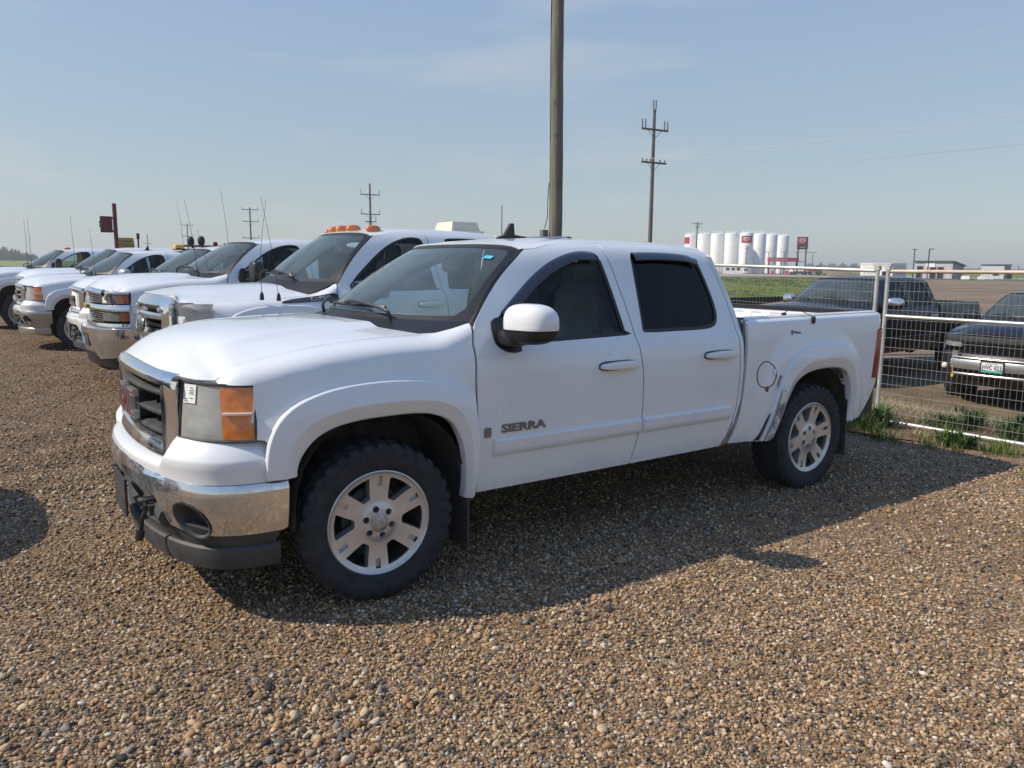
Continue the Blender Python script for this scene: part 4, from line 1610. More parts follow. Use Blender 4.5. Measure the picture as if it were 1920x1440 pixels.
def bumper_sierra(B, r, band='chrome_dirty', lower='grey_plastic', painted=False):
    P = PB
    L = P.L
    ag = P.a_of_y(.60)
    hi = [(-.115, .906), (-.082, .898), (-.060, .878), (-.034, .846), (-.012, .816), (-.007, .802), (-.013, .765), (-.020, .722), (-.020, .702), (-.060, .690)]
    lo = [(-.130, .792), (-.075, .788), (-.050, .782), (-.036, .774), (-.026, .766), (-.020, .757), (-.020, .746), (-.019, .735), (-.019, .720), (-.060, .700)]
    hi, lo = np.array(hi), np.array(lo)
    aa = np.unique(np.r_[np.linspace(-L + .03, L - .03, 70), np.linspace(ag - .06, ag + .13, 16), -np.linspace(ag - .06, ag + .13, 16)])

    def ff(a, j):
        j = j.astype(int)
        k = smooth(ag + .01, ag + .085, np.abs(a))
        q = lo[j] * (1 - k)[:, None] + hi[j] * k[:, None]
        return P.at(a, q[:, 0], q[:, 1])
    B.add(Node('front_fascia', grid(ff, aa, np.arange(10)), 'paint', sharp=50))

    # bright band with fog lamp pockets and the opening for tow hooks and plate
    def ztop(a):
        return .742 - .042 * smooth(.15, .75, np.abs(a) / L)
    slant = lambda a, z: -.055 * np.clip((ztop(a) - .018 - z) / .25, 0, 1.4) ** 1.6 - .016 * np.clip((z - ztop(a) + .016) / .016, 0, 1) ** 2
    al = np.linspace(-L, L, 60)
    af = P.a_of_y(.785)
    ao = P.a_of_y(.585)
    t = np.linspace(0, 2 * math.pi, 36, endpoint=False)
    bz = .452
    top = [(a, float(ztop(a))) for a in al[::-1]]
    bot = [(-L, bz + .012), (-L + .02, bz), (-af - .13, bz), (-af + .09, .462), (-ao - .055, .470), (-ao + .01, .602), (-ao + .06, .618), (0, .640)]
    bot = bot + [(-a, z) for a, z in bot[::-1][1:]]
    fog = lambda s: np.stack([s * af + s * .022 + .100 * np.cos(t) - s * .028 * np.sin(t), .520 + .086 * np.sin(t)], 1)
    ex = [(a, float(ztop(a)) - d) for a in np.linspace(-L + .02, L - .02, 70) for d in (.006, .012, .018)]
    band_m = pan(P, bot + top, .035, 0.0, holes=[fog(-1), fog(1)], flange=.03, slant=slant)
    ch = []
    for s in (-1, 1):
        pv = []

        def pf(tt, q):
            a = s * af + s * .022 + (.101 * np.cos(tt) - s * .028 * np.sin(tt)) * q
            z = .520 + .087 * np.sin(tt) * q
            d = .006 - .075 * smooth(1.0, .55, q)
            return P.at(a, d + slant(a, z), z)
        ch.append(Node('fog_lamp_pocket', grid(pf, np.linspace(0, 2 * math.pi, 33), np.array([.02, .3, .5, .62, .74, .86, .95, 1.0, 1.06]), flip=True), 'grey_plastic', fix=False))
    B.add(Node('front_bumper', band_m, band if not painted else 'paint', ch))
    # lower plastic: step below the band, then the air dam
    lowp = [(-L + .01, .372), (-L + .02, .470), (-af - .14, .470), (-af + .06, .50), (-ao - .04, .50), (-ao - .03, .462), (-ao + .05, .430), (0, .418)]
    lowp = lowp[1:] + [(-a, z) for a, z in lowp[::-1]] + [(L - .06, .368), (0, .352), (-L + .06, .368), (-L + .01, .372)][0:3]
    lowm = pan(P, lowp, .04, -.012, flange=.03, slant=slant)
    B.add(Node('lower_fascia', lowm, lower))
    dam = strip(P, -L + .03, L - .03, [(-.12, .390), (-.080, .386), (-.070, .376), (-.069, .350), (-.076, .312), (-.084, .276), (-.12, .270)], 60)
    B.add(Node('air_dam', dam, lower))
    # dark recess and what sits in it
    rec = pan(P, [(-ao - .02, .40), (ao + .02, .40), (ao + .02, .62), (-ao - .02, .62)], .1, -.14, flange=0)
    hooks = []
    for s in (-1, 1):
        y = s * .42
        hk = merge(tube(catmull([(-.88, y, .545), (-.99, y, .548), (-1.015, y + .03, .545), (-1.005, y + .06, .540), (-.95, y + .062, .54)], 5), .012, 8), box((-.93, y + .03, .505), (.12, .16, .05)))
        hooks.append(Node('tow_hook', hk, 'grey_plastic'))
    cross = tube([(-.93, -.6, .50), (-.93, .6, .50)], .045, 8)
    plug = merge(tube(catmull([(-1.0, -.475, .525), (-1.025, -.480, .48), (-1.03, -.478, .44), (-1.035, -.476, .405)], 4), .010, 6), tube([(-1.035, -.476, .415), (-1.045, -.476, .375)], .020, 10), tube([(-1.01, -.470, .535), (-1.015, -.472, .52)], .018, 10))
    B.add(Node('bumper_opening', rec, 'dark', hooks + [Node('crossmember', cross, 'grey_plastic')] + ([Node('block_heater_plug', plug, 'black')] if B.key == 'near' else [])))
    pl = pan(P, [(-.165, .405), (.165, .405), (.165, .600), (-.165, .600)], .06, -.006, flange=.012)
    dots = [pan(P, [(x - .008, z - .008), (x + .008, z - .008), (x + .008, z + .008), (x - .008, z + .008)], .05, -.004, flange=0) for x in (-.145, .145) for z in (.43, .485, .54)]
    B.add(Node('plate_bracket', pl, 'grey_plastic', [Node('bracket_hole', merge(*dots), 'ink')]))


def nose_sierra(B, r):
    grille_sierra(B, r, chrome_bars=(B.key != 'near'))
    headlight_sierra(B, r)
    if B.key == 'near':
        bumper_sierra(B, r)
    else:
        bumper_sierra(B, r, band='chrome_dull', lower='chrome_dull')
    if B.key == 'near':
        near_details(B)


def nose_denali(B, r):
    grille_sierra(B, r, mesh=True)
    headlight_sierra(B, r)
    bumper_sierra(B, r, painted=True)


def near_details(B):
    # shark-fin aerial, sunroof edge, stickers, door lettering
    P = cab(np.array([1.46]), np.array([VTOP]))[:, 0]
    z = P[2] - .004
    fin = extrude_poly([(1.36, 0), (1.60, 0), (1.60, .018), (1.565, .020), (1.500, .028), (1.492, .105), (1.470, .105), (1.415, .022), (1.37, .012)], lambda a, b: (a, .014, z + b), .028, (0, -1, 0))
    B.add(Node('roof_aerial', fin, 'black', fix=True))
    global near_fin
    near_fin = make_mesh('roof_aerial', fin, M['black'])
    fix_normals(near_fin)
    ed = grid(lambda x, y: np.stack([x, y, cab(x, v_of_y(np.abs(y)))[2] + .004 + .010 * smooth(1.64, 1.66, x) * smooth(1.70, 1.68, x)]), np.linspace(1.62, 1.72, 9), np.linspace(-.40, .40, 15), flip=True)
    B.add(Node('sunroof_deflector', ed, 'visor'))
    # dealer tag behind the windshield
    st = panel([(.80, .765), (.872, .765), (.872, .810), (.80, .810)], lambda u, v: B.ws(-u, v, -.004), .05, flange=0, flip=True)
    B.add(Node('windshield_tag', st, 'sky_label'))
    # raised door lettering
    def onside(m, x, z, h):
        v, f = m
        xx, zz = x + v[:, 0], z + v[:, 1]
        Q = cab(xx, zz).T
        Q[:, 1] -= h + v[:, 2]
        return Q, f
    t = onside(wide(text_geo('SIERRA', .064, .005, .024), 1.55), .880, .812, .003)
    sq = onside(merge(panel([(-.020, -.026), (.020, -.026), (.020, .026), (-.020, .026)], lambda a, b: np.stack([a, b, 0 * a + .006]), .05, flange=.006)), .634, .800, .003)
    B.add(Node('door_lettering', t, 'badge_grey'), Node('door_emblem', sq, 'badge_grey'))
    gl = onside(text_geo('UNITED', .03, .0005, .005), 1.60, 1.312, -.011)
    B.add(Node('glass_print', merge(onside(panel([(-.05, -.014), (.05, -.014), (.05, .014), (-.05, .014)], lambda a, b: np.stack([a, b, 0 * a]), .05, flange=0), 1.575, 1.312, -.0115)), 'ink'))
    # ghost of old lettering left in the paint
    gh = merge(onside(wide(text_geo('U', .20, .0003, .008), 1.0), .755, .925, .0008), onside(wide(text_geo('IF', .20, .0003, .006), 1.1), .935, .925, .0008))
    B.add(Node('ghost_lettering', gh, 'paint'))
    # loose wire on the box rail
    w = catmull([(3.36, -.875, 1.368), (3.42, -.885, 1.392), (3.50, -.915, 1.388), (3.57, -.955, 1.355), (3.60, -.968, 1.325), (3.595, -.972, 1.30)], 6)
    B.add(Node('loose_wire', merge(tube(w, .003, 5), superell((3.60, -.972, 1.318), (.02, .012, .03), .6, 8, 6), superell((3.36, -.88, 1.366), (.025, .012, .01), .6, 8, 6)), 'black'))
    B.add(Node('paint_chip', B.patch_on(B.bedside, [(3.33, 1.255), (3.36, 1.245), (3.44, 1.235), (3.44, 1.222), (3.38, 1.225), (3.35, 1.232), (3.345, 1.215), (3.325, 1.222)], .003), 'chip'))
    # rust along the door bottoms' rear corner and worn arch lip
    B.add(Node('rust_patch', B.patch_on(lambda u, v: cab(u, v), [(2.60, .468), (2.645, .468), (2.70, .60), (2.712, .66), (2.69, .60), (2.65, .53)], .003), 'rust_soft'))
    def flare_pt(t0, t1):
        O2, I2 = resample(catmull(FLARE_RO, 5), 60), resample(catmull(FLARE_RI, 5), 60)
        def fn(i, w):
            i = i.astype(int)
            uv = O2[i] * (1 - w)[:, None] + I2[i] * w[:, None]
            Q = B.bedside(uv[:, 0], uv[:, 1])
            Q[1] -= .0425
            return Q
        return grid(fn, np.arange(0, 13), np.linspace(.10, .50, 5), flip=True)
    B.add(Node('worn_patch', flare_pt(0, 1), 'worn'))
    # fuel hose seen inside the rear arch
    B.add(Node('filler_hose', tube(catmull([(3.36, -.80, .86), (3.50, -.78, .82), (3.66, -.78, .86), (3.78, -.80, .94), (3.84, -.82, 1.0)], 5), .018, 8), 'hose'))


def wide(m, k):
    v, f = m
    v = v.copy()
    v[:, 0] *= k
    return v, f


def nose_silverado(B, r):
    P = PF
    h = P.a_of_y(.60)
    he = P.a_of_y(.93)
    ch = []
    ch.append(Node('grille_backing', pan(P, [(-he + .02, .76), (he - .02, .76), (he - .02, 1.16), (-he + .02, 1.16)], .1, -.07, flange=0), 'dark'))
    # hooded bright cap across the top, then two blocks of thin bars with a heavy bar between
    cap_ = strip(P, -h - .05, h + .05, [(-.05, 1.214), (-.01, 1.212), (.02, 1.196), (.034, 1.168), (.026, 1.140), (-.04, 1.128)], 40)
    cap_[0][:, 2] -= .02 * (np.abs(cap_[0][:, 1]) / .6) ** 2
    side_cap = [strip(P, s * (h + .05), s * he, [(-.05, 1.172), (.006, 1.170), (.014, 1.150), (.006, 1.128), (-.04, 1.122)], 12, fl=(s < 0)) for s in (-1, 1)]
    midb = capped(P, -he, he, [(-.05, 1.010), (.020, 1.004), (.034, .985), (.034, .945), (.018, .926), (-.05, .922)], 50)
    low = capped(P, -he, he, [(-.05, .775), (.026, .770), (.030, .735), (.010, .715), (-.05, .712)], 50)
    for z in (1.105, 1.080, 1.055, 1.030, .900, .872, .844, .816, .792):
        bar = capped(P, -h, h, [(-.05, z + .006), (-.005, z + .007), (.004, z), (-.005, z - .007), (-.05, z - .006)], 30)
        ch.append(Node('grille_bar', bar, 'chrome'))
    frame = merge(cap_, *side_cap, midb, low)
    ch.append(Node('badge', superell(tuple(P.at(np.array([0.0]), .05, np.array([.965]))[:, 0]), (.012, .13, .035), .4, 16, 8), 'amber_gold'))
    B.add(Node('grille', frame, 'chrome', ch))
    for z0, z1 in ((1.016, 1.122), (.800, .916)):
        a0, a1 = -h - .01, -he + .01
        lens = pan(P, [(a1, z0), (a0, z0), (a0, z1), (a1, z1)], .05, .004, flange=.03)
        k = a1 + (a0 - a1) * .30
        B.add(*both('headlight', lens, 'clear_lens', [Node('lamp_housing', pan(P, [(a1, z0), (a0, z0), (a0, z1), (a1, z1)], .1, -.04, flange=0), 'reflector_dark'),
                                                     Node('turn_signal', pan(P, [(a1 + .003, z0 + .004), (k, z0 + .004), (k, z1 - .004), (a1 + .003, z1 - .004)], .06, .006, flange=.01), 'amber_dark')]))
    B.add(*both('nose_corner', pan(P, [(-P.L, .70), (-he + .012, .70), (-he + .012, .915), (-P.L, .905)], .05, .0, flange=.03), 'paint'))
    st = pan(P, [(-h - .03, 1.024), (-h - .12, 1.024), (-h - .12, 1.112), (-h - .03, 1.112)], .05, .009, flange=0)
    B.add(Node('lot_sticker', st, 'label'))
    # deep bright bumper with a centre opening
    Q = PB
    L = Q.L
    slant = lambda a, z: -.04 * np.clip((.60 - z) / .2, 0, 1) ** 2
    op = [(-.30, .47), (.30, .47), (.34, .62), (-.34, .62)]
    outl = [(-L, .50), (-L + .10, .40), (-.62, .36), (-.45, .42), (.45, .42), (.62, .36), (L - .10, .40), (L, .50), (L, .70)] + [(a, .70) for a in np.linspace(L, -L, 40)[1:]]
    bm = pan(Q, outl, .05, 0.0, holes=[op], flange=.03, slant=slant)
    topm = strip(Q, -L, L, [(0.0, .700), (-.006, .706), (-.05, .712), (-.14, .712)], 50, fl=True)
    B.add(Node('front_bumper', merge(bm, topm), 'chrome', [Node('bumper_opening', pan(Q, op, .1, -.06, flange=0), 'dark'),
                                                          Node('plate_bracket', pan(Q, [(-.36, .475), (-.15, .475), (-.15, .61), (-.36, .61)], .1, .004, flange=.01), 'grey_plastic')]))
    B.add(Node('lower_fascia', strip(Q, -L + .08, L - .08, [(-.03, .43), (-.05, .36), (-.06, .30), (-.12, .28)], 40, fl=True), 'black'))
    if B.key == 'bowtie':
        B.add(Node('block_heater_plug', merge(tube(catmull([(-.80, -.76, 1.135), (-.845, -.77, 1.13), (-.865, -.775, 1.10), (-.86, -.78, 1.07)], 4), .022, 8), superell((-.855, -.775, 1.085), (.022, .022, .028), .8, 10, 7)), 'brass'))


def nose_ford(B, r):
    P = PF
    h = P.a_of_y(.66)
    ch = []
    # heavy bright frame
    z0, z1 = .76, 1.236

    def rr(a0, a1, b0, b1, k):
        return [(a0 + k, b0), (a1 - k, b0), (a1, b0 + k), (a1, b1 - k), (a1 - k, b1), (a0 + k, b1), (a0, b1 - k), (a0, b0 + k)]
    slant = lambda a, z: .04 - .09 * np.clip((z - 1.12) / .11, 0, 1) ** 1.5
    face = pan(P, rr(-h, h, z0, z1, .05), .06, .02, holes=[rr(-h + .13, h - .13, z0 + .05, 1.126, .03)], flange=.09, slant=slant)
    for z, t in ((1.030, .030), (.870, .055)):
        ch.append(Node('grille_bar', capped(P, -h + .13, h - .13, [(-.08, z + t), (.03, z + t * .9), (.05, z + t * .3), (.05, z - t * .6), (.03, z - t), (-.08, z - t)], 40), 'chrome'))
    for z in (1.105, 1.085, .945, .96):
        ch.append(Node('grille_slat', capped(P, -h + .13, h - .13, [(-.08, z + .005), (-.0, z + .005), (-.0, z - .005), (-.08, z - .005)], 24), 'black'))
    ch.append(Node('grille_backing', pan(P, [(-h + .1, .78), (h - .1, .78), (h - .1, 1.15), (-h + .1, 1.15)], .1, -.09, flange=0), 'dark'))
    for s in (-1, 1):
        ch.append(Node('grille_stud', superell(tuple(P.at(np.array([s * (h - .16)]), .055, np.array([1.088]))[:, 0]), (.02, .05, .02), .5, 12, 8), 'silver'))
    ov = superell(tuple(P.at(np.array([0.0]), .085, np.array([.955]))[:, 0]), (.025, .165, .072), 1.0, 28, 10, .9)
    ch.append(Node('badge', ov, 'silver', [Node('badge_field', superell(tuple(P.at(np.array([0.0]), .094, np.array([.955]))[:, 0]), (.022, .148, .058), 1.0, 28, 10, .9), 'blue_oval')]) if False else Node('badge', ov, 'blue_oval'))
    B.add(Node('grille', face, 'chrome', ch))
    a0 = -h - .012
    a1 = float(np.interp(-.600, P.c[P.s < 0][:, 0][::-1], P.s[P.s < 0][::-1]))
    lens = pan(P, [(a1, .84), (a0, .84), (a0, 1.146), (a1, 1.148)], .05, .004, flange=.02)
    B.add(*both('headlight', lens, 'clear_lens', [
        Node('lamp_housing', pan(P, [(a1, .84), (a0 + .08, .84), (a0 + .08, 1.14), (a1, 1.144)], .1, -.035, flange=0), 'reflector'),
        Node('reflector', merge(capped(P, a1 + .03, a0 - .03, [(-.03, 1.09), (-.008, 1.10), (-.008, 1.075), (-.03, 1.07)], 12), superell(tuple(P.at(np.array([a0 - .09]), -.03, np.array([1.0]))[:, 0]), (.03, .06, .06), .8, 16, 10)), 'silver'),
        Node('turn_signal', pan(P, [(a1 + .01, .96), (a1 + .15, .96), (a1 + .15, 1.0), (a1 + .01, 1.0)], .05, -.006, flange=.01), 'amber_dark')]))
    B.add(*both('nose_corner', pan(P, [(-P.L, .72), (a0, .72), (a0, .838), (a1, .838), (a1 - .004, .91), (-P.L, .905)], .05, .0, flange=.03), 'paint'))
    B.add(Node('lot_sticker', pan(P, [(a0 - .03, .955), (a0 - .115, .955), (a0 - .115, 1.045), (a0 - .03, 1.045)], .05, .008, flange=0), 'label'))
    Q = PB
    L = Q.L
    outl = [(-L, .46), (L, .46)] + [(a, .735) for a in np.linspace(L, -L, 40)]
    B.add(Node('front_bumper', merge(pan(Q, outl, .06, .01, flange=.03), strip(Q, -L, L, [(.01, .735), (-.02, .742), (-.14, .744)], 40, fl=True)), 'chrome', [Node('bumper_opening', pan(Q, [(-.4, .50), (.4, .50), (.4, .60), (-.4, .60)], .1, .013, flange=0), 'dark')]))
    B.add(Node('lower_fascia', strip(Q, -L + .06, L - .06, [(-.01, .48), (-.02, .38), (-.05, .30), (-.10, .28)], 40, fl=True), 'black'))
    # emblem plate on the fender
    def onf(poly, d):
        def fn(u, v):
            q = B.fender(u, v).copy()
            q[1] -= d
            return q
        return panel(poly, fn, .03, flange=.004)
    em = onf(catmull([(.02, 1.165), (.10, 1.215), (.22, 1.245), (.40, 1.26), (.545, 1.262), (.548, 1.17), (.30, 1.162)], 3, closed=True), .004)

    def letters(s, size, x, z, d, k=1.2):
        v, f = wide(text_geo(s, size, .003, .01), k)
        q = B.fender(x + v[:, 0], z + v[:, 1]).T
        q[:, 1] -= d + v[:, 2]
        return q, f
    B.add(Node('fender_emblem', em, 'black', [Node('emblem_rim', letters('F-450', .062, .40, 1.222, .008, 1.35), 'silver'), Node('emblem_print', letters('SUPER DUTY', .024, .40, 1.182, .008, 1.5), 'silver')]))
    for y in (-.56, -.24, 0, .24, .56):
        xx = .935 + .14 * (y / .672) ** 2 + .10
        zz = float(cab(np.array([xx]), np.array([float(v_of_y(abs(y)))]))[2, 0])
        lampm = superell((xx + .02, y, zz + .012), (.085, .045, .042), .9, 16, 10, .9)
        B.add(Node('clearance_lamp', lampm, 'amber'))
    v = cab(np.array([2.35]), np.array([VTOP]))[2, 0]
    ac = merge(box((2.52, .0, float(v) + .050), (.40, .42, .10), taper=.84))
    B.add(Node('roof_vent', ac, 'beige', [Node('vent_base', box((2.53, 0, float(v) - .004), (.46, .46, .02)), 'beige')]))


def nose_avalanche(B, r):
    P = PF
    h = P.a_of_y(.56)
    he = P.a_of_y(.92)
    frame = merge(capped(P, -he, he, [(-.06, 1.175), (.015, 1.170), (.022, 1.110), (.010, 1.075), (-.06, 1.070)], 50))
    ch = [Node('grille_backing', pan(P, [(-he + .05, .62), (he - .05, .62), (he - .05, 1.10), (-he + .05, 1.10)], .1, -.07, flange=0), 'dark')]
    for z in np.arange(.89, 1.07, .024):
        ch.append(Node('grille_bar', capped(P, -h, h, [(-.04, z + .004), (.0, z + .004), (.0, z - .004), (-.04, z - .004)], 20), 'black'))
    B.add(Node('grille', frame, 'grey_plastic', ch))
    for z0, z1, mat in ((.985, 1.065, 'clear_lens'),):
        lens = pan(P, [(-he + .02, z0), (-h - .02, z0), (-h - .02, z1), (-he + .02, z1)], .05, .006, flange=.03)
        B.add(*both('headlight', lens, mat, [Node('lamp_housing', pan(P, [(-he + .02, z0), (-h - .02, z0), (-h - .02, z1), (-he + .02, z1)], .1, -.03, flange=0), 'reflector')]))
    Q = PB
    L = Q.L
    # dark bumper body with round fog lamps
    body = merge(strip(Q, -L, L, [(-.12, .90), (-.04, .895), (-.01, .86), (.0, .80), (.0, .60), (-.02, .48), (-.06, .40), (-.12, .38)], 60, fl=True))
    fog = []
    for s in (-1, 1):
        a = s * Q.a_of_y(.80)
        c = Q.at(np.array([a]), .012, np.array([.66]))[:, 0]
        fog.append(Node('fog_lamp', superell(tuple(c), (.03, .05, .05), 1, 18, 10), 'bulb'))
    B.add(Node('front_bumper', body, 'black', fog))
    # bright tubular guard carrying the number plate
    gb = merge(capped(Q, -.64, .64, [(.02, .800), (.075, .800), (.085, .78), (.085, .67), (.075, .65), (.02, .65)], 40))
    gch = [Node('guard_rail', tube(Q.at(np.linspace(-.62, .62, 20), .07, np.full(20, .835)).T, .014, 8), 'silver'),
           Node('guard_rail', tube(Q.at(np.linspace(-.60, .60, 20), .07, np.full(20, .575)).T, .016, 8), 'silver'),
           Node('guard_end', merge(*[pan(Q, [(s * .60 - .05, .80), (s * .60 + .05, .80), (s * .60 + .05, .93), (s * .60 - .05, .93)], .1, .05, flange=.03) for s in (-1, 1)]), 'silver')]
    B.add(Node('bumper_guard', gb, 'silver', gch))
    pl = panel([(-.152, .635), (.152, .635), (.152, .790), (-.152, .790)], lambda a, z: np.stack([0 * a - 1.155, -a, z]), .3, flange=.006)
    fr = panel([(-.175, .622), (.175, .622), (.175, .806), (-.175, .806)], lambda a, z: np.stack([0 * a - 1.150, -a, z]), .3, flange=.01)
    tx = place(text_geo('HVC 623', .098, .001, .006), (-1.158, 0, .716), (0, -1, 0), (0, 0, 1))
    bandm = panel([(-.150, .637), (.150, .637), (.150, .690), (.10, .672), (0, .664), (-.10, .672), (-.150, .690)], lambda a, z: np.stack([0 * a - 1.1562, -a, z]), .3, flange=0)
    blu = place(text_geo('MANITOBA', .030, .0005, .004), (-1.1565, 0, .772), (0, -1, 0), (0, 0, 1))
    tx = wide(text_geo('HVC 623', .100, .001, .006), .74)
    tx = place(tx, (-1.158, 0, .716), (0, -1, 0), (0, 0, 1))
    B.add(Node('licence_plate', pl, 'label', [Node('plate_lettering', tx, 'ink'), Node('plate_field', bandm, 'teal'), Node('plate_heading', blu, 'sky_label')]))
    B.add(Node('plate_frame', fr, 'black'))
    B.add(Node('heater_plug', merge(tube(catmull([(-1.03, .62, .78), (-1.07, .615, .66), (-1.08, .60, .55)], 4), .008, 6), superell((-1.085, .60, .52), (.022, .022, .028), .7, 10, 8)), 'yellow'))


NOSES = {'sierra': nose_sierra, 'denali': nose_denali, 'silverado': nose_silverado, 'ford': nose_ford, 'avalanche': nose_avalanche}
M['ghost'] = plain('ghost_paint', (0.745, 0.75, 0.755), 0.45, vary=0.02)
M['chip'] = plain('bare_primer', (0.20, 0.21, 0.22), 0.7, vary=0.3, scale=60)
M['hose'] = plain('filler_hose', (0.22, 0.22, 0.21), 0.6)
M['amber_gold'] = plain('gold_badge', (0.55, 0.36, 0.08), 0.35, metal=0.6)
M['reflector_dark'] = plain('lamp_bowl_dark', (0.10, 0.10, 0.10), 0.4, metal=0.6, vary=0.2, scale=25)
M['brass'] = plain('brass_plug', (0.40, 0.29, 0.12), 0.6, vary=0.3, scale=60)
M['teal'] = plain('plate_green', (0.05, 0.40, 0.34), 0.5)
M['yellow'] = plain('yellow_plug', (0.70, 0.50, 0.03), 0.5)


def worn_mat():
    m, nt, b = new_mat('worn_arch')
    n = noise(nt, 150, 3, 0.7)
    n2 = noise(nt, 9, 4, 0.6)
    f = math_n(nt, 'ADD', n.outputs['Fac'], math_n(nt, 'MULTIPLY', math_n(nt, 'SUBTRACT', n2.outputs['Fac'], 0.5), 0.9))
    c = ramp(nt, f, [(0.42, (0.10, 0.12, 0.125)), (0.56, (0.72, 0.72, 0.71))])
    nt.links.new(c, b.inputs['Base Color'])
    b.inputs['Roughness'].default_value = 0.5
    return m


M['worn'] = worn_mat()


# ------------------------------------------------------------------ ground
def gz(x, y):
    """height of the land: a level yard, a dip beyond the fence, level again far out"""
    x = np.asarray(x, float)
    y = np.asarray(y, float)
    dip = 0.36 + 0.055 * np.clip(4.0 - y, 0, 4.5)
    return -dip * smooth(7.0, 10.6, x) * (1 - smooth(60, 165, x))


def fbm(x, y, seed=0, octs=4, base=1.0):
    """cheap smooth noise for relief"""
    r = np.random.default_rng(seed)
    s = np.zeros_like(x, float)
    amp = 1.0
    for o in range(octs):
        for _ in range(3):
            a = r.uniform(0, 2 * math.pi)
            k = base * 2 ** o * r.uniform(.7, 1.3)
            s += amp * np.sin(k * (x * math.cos(a) + y * math.sin(a)) + r.uniform(0, 6.28)) / 3
        amp *= .5
    return s


def relief(x, y):
    """ruts and humps of the gravel yard"""
    h = 0.012 * fbm(x, y, 3, 4, 1.1)
    # wheel ruts in front of the row of trucks, running along it
    w = smooth(.9, -.2, x) * smooth(.8, 3.5, y)
    q = y - .16 * x + .25 * np.sin(.9 * x + .4 * y)
    h = h + w * (0.042 * np.abs(np.sin(3.1 * q)) ** 1.5 * np.clip(.6 + .8 * np.sin(.9 * q + x), 0, 1.2) + .018 * fbm(x, y, 9, 4, 6.0))
    return h


def gravel_mat():
    m, nt, b = new_mat('gravel_ground')
    tc = nd(nt, 'ShaderNodeTexCoord')
    geo = nd(nt, 'ShaderNodeNewGeometry')
    P = geo.outputs['Position']
    big = noise(nt, 0.35, 5, 0.6, vec=P)
    med = noise(nt, 2.3, 6, 0.65, vec=P)
    fine = noise(nt, 55, 4, 0.7, vec=P)
    dirt = ramp(nt, med.outputs['Fac'], [(0.25, (0.105, 0.066, 0.035)), (0.55, (0.21, 0.138, 0.076)), (0.8, (0.33, 0.228, 0.132))])
    v1 = nd(nt, 'ShaderNodeTexVoronoi')
    v1.inputs['Scale'].default_value = 62
    nt.links.new(P, v1.inputs['Vector'])
    v2 = nd(nt, 'ShaderNodeTexVoronoi')
    v2.inputs['Scale'].default_value = 24
    nt.links.new(P, v2.inputs['Vector'])
    sep = nd(nt, 'ShaderNodeSeparateColor')
    nt.links.new(v1.outputs['Color'], sep.inputs[0])
    stops = [(0.0, (0.055, 0.050, 0.045)), (0.14, (0.23, 0.155, 0.09)), (0.34, (0.38, 0.275, 0.175)), (0.5, (0.15, 0.11, 0.075)), (0.64, (0.50, 0.39, 0.27)), (0.82, (0.27, 0.19, 0.12)), (0.93, (0.60, 0.51, 0.39))]
    st = ramp(nt, sep.outputs[0], stops, 'CONSTANT')
    sep2 = nd(nt, 'ShaderNodeSeparateColor')
    nt.links.new(v2.outputs['Color'], sep2.inputs[0])
    st2 = ramp(nt, sep2.outputs[0], stops, 'CONSTANT')
    f1 = ramp(nt, v1.outputs['Distance'], [(0.30, 1.0), (0.62, 0.0)])
    c1 = mixc(nt, f1, dirt, st)
    pick = math_n(nt, 'MULTIPLY', ramp(nt, v2.outputs['Distance'], [(0.25, 1.0), (0.45, 0.0)]), ramp(nt, sep2.outputs[1], [(0.72, 0.0), (0.74, 1.0)]))
    c2 = mixc(nt, pick, c1, st2)
    # patches of bare packed dirt
    bare = ramp(nt, big.outputs['Fac'], [(0.50, 0.0), (0.66, 0.75)])
    c3 = mixc(nt, bare, c2, dirt)
    tint = ramp(nt, fine.outputs['Fac'], [(0.3, (0.75, 0.75, 0.75)), (0.7, (1.2, 1.2, 1.2))])
    c4 = mixc(nt, 1.0, c3, tint, 'MULTIPLY')
    # the yard in front of the row is churned, darker mud
    sp = nd(nt, 'ShaderNodeSeparateXYZ')
    nt.links.new(P, sp.inputs[0])
    mud = ramp(nt, math_n(nt, 'ADD', math_n(nt, 'MULTIPLY', sp.outputs['Y'], .12), math_n(nt, 'MULTIPLY', big.outputs['Fac'], .35)), [(0.12, 0.0), (0.62, 1.0)])
    c4 = mixc(nt, mud, c4, mixc(nt, 1.0, c4, (0.70, 0.68, 0.68), 'MULTIPLY'))
    nt.links.new(c4, b.inputs['Base Color'])
    b.inputs['Roughness'].default_value = 0.95
    b.inputs['Specular IOR Level'].default_value = 0.2
    hgt = math_n(nt, 'SUBTRACT', math_n(nt, 'MULTIPLY', fine.outputs['Fac'], 0.35), v1.outputs['Distance'])
    bump(nt, b, hgt, 0.9, 0.010)
    return m


def soil_mat(name, cols, scale=1.2, streak=None, bmp=0.4):
    m, nt, b = new_mat(name)
    geo = nd(nt, 'ShaderNodeNewGeometry')
    vec = geo.outputs['Position']
    if streak:
        mp = nd(nt, 'ShaderNodeMapping')
        mp.inputs['Scale'].default_value = streak
        mp.inputs['Rotation'].default_value = (0, 0, R(35))
        nt.links.new(vec, mp.inputs[0])
        vec = mp.outputs[0]
    n = noise(nt, scale, 8, 0.68, vec=vec)
    n2 = noise(nt, scale * 14, 4, 0.6, vec=vec)
    f = math_n(nt, 'ADD', math_n(nt, 'MULTIPLY', n.outputs['Fac'], .7), math_n(nt, 'MULTIPLY', n2.outputs['Fac'], .3))
    k = len(cols)
    c = ramp(nt, f, [(0.34 + 0.32 * i / (k - 1), cc) for i, cc in enumerate(cols)])
    nt.links.new(c, b.inputs['Base Color'])
    b.inputs['Roughness'].default_value = 1.0
    b.inputs['Specular IOR Level'].default_value = 0.1
    bump(nt, b, f, bmp, 0.06)
    return m


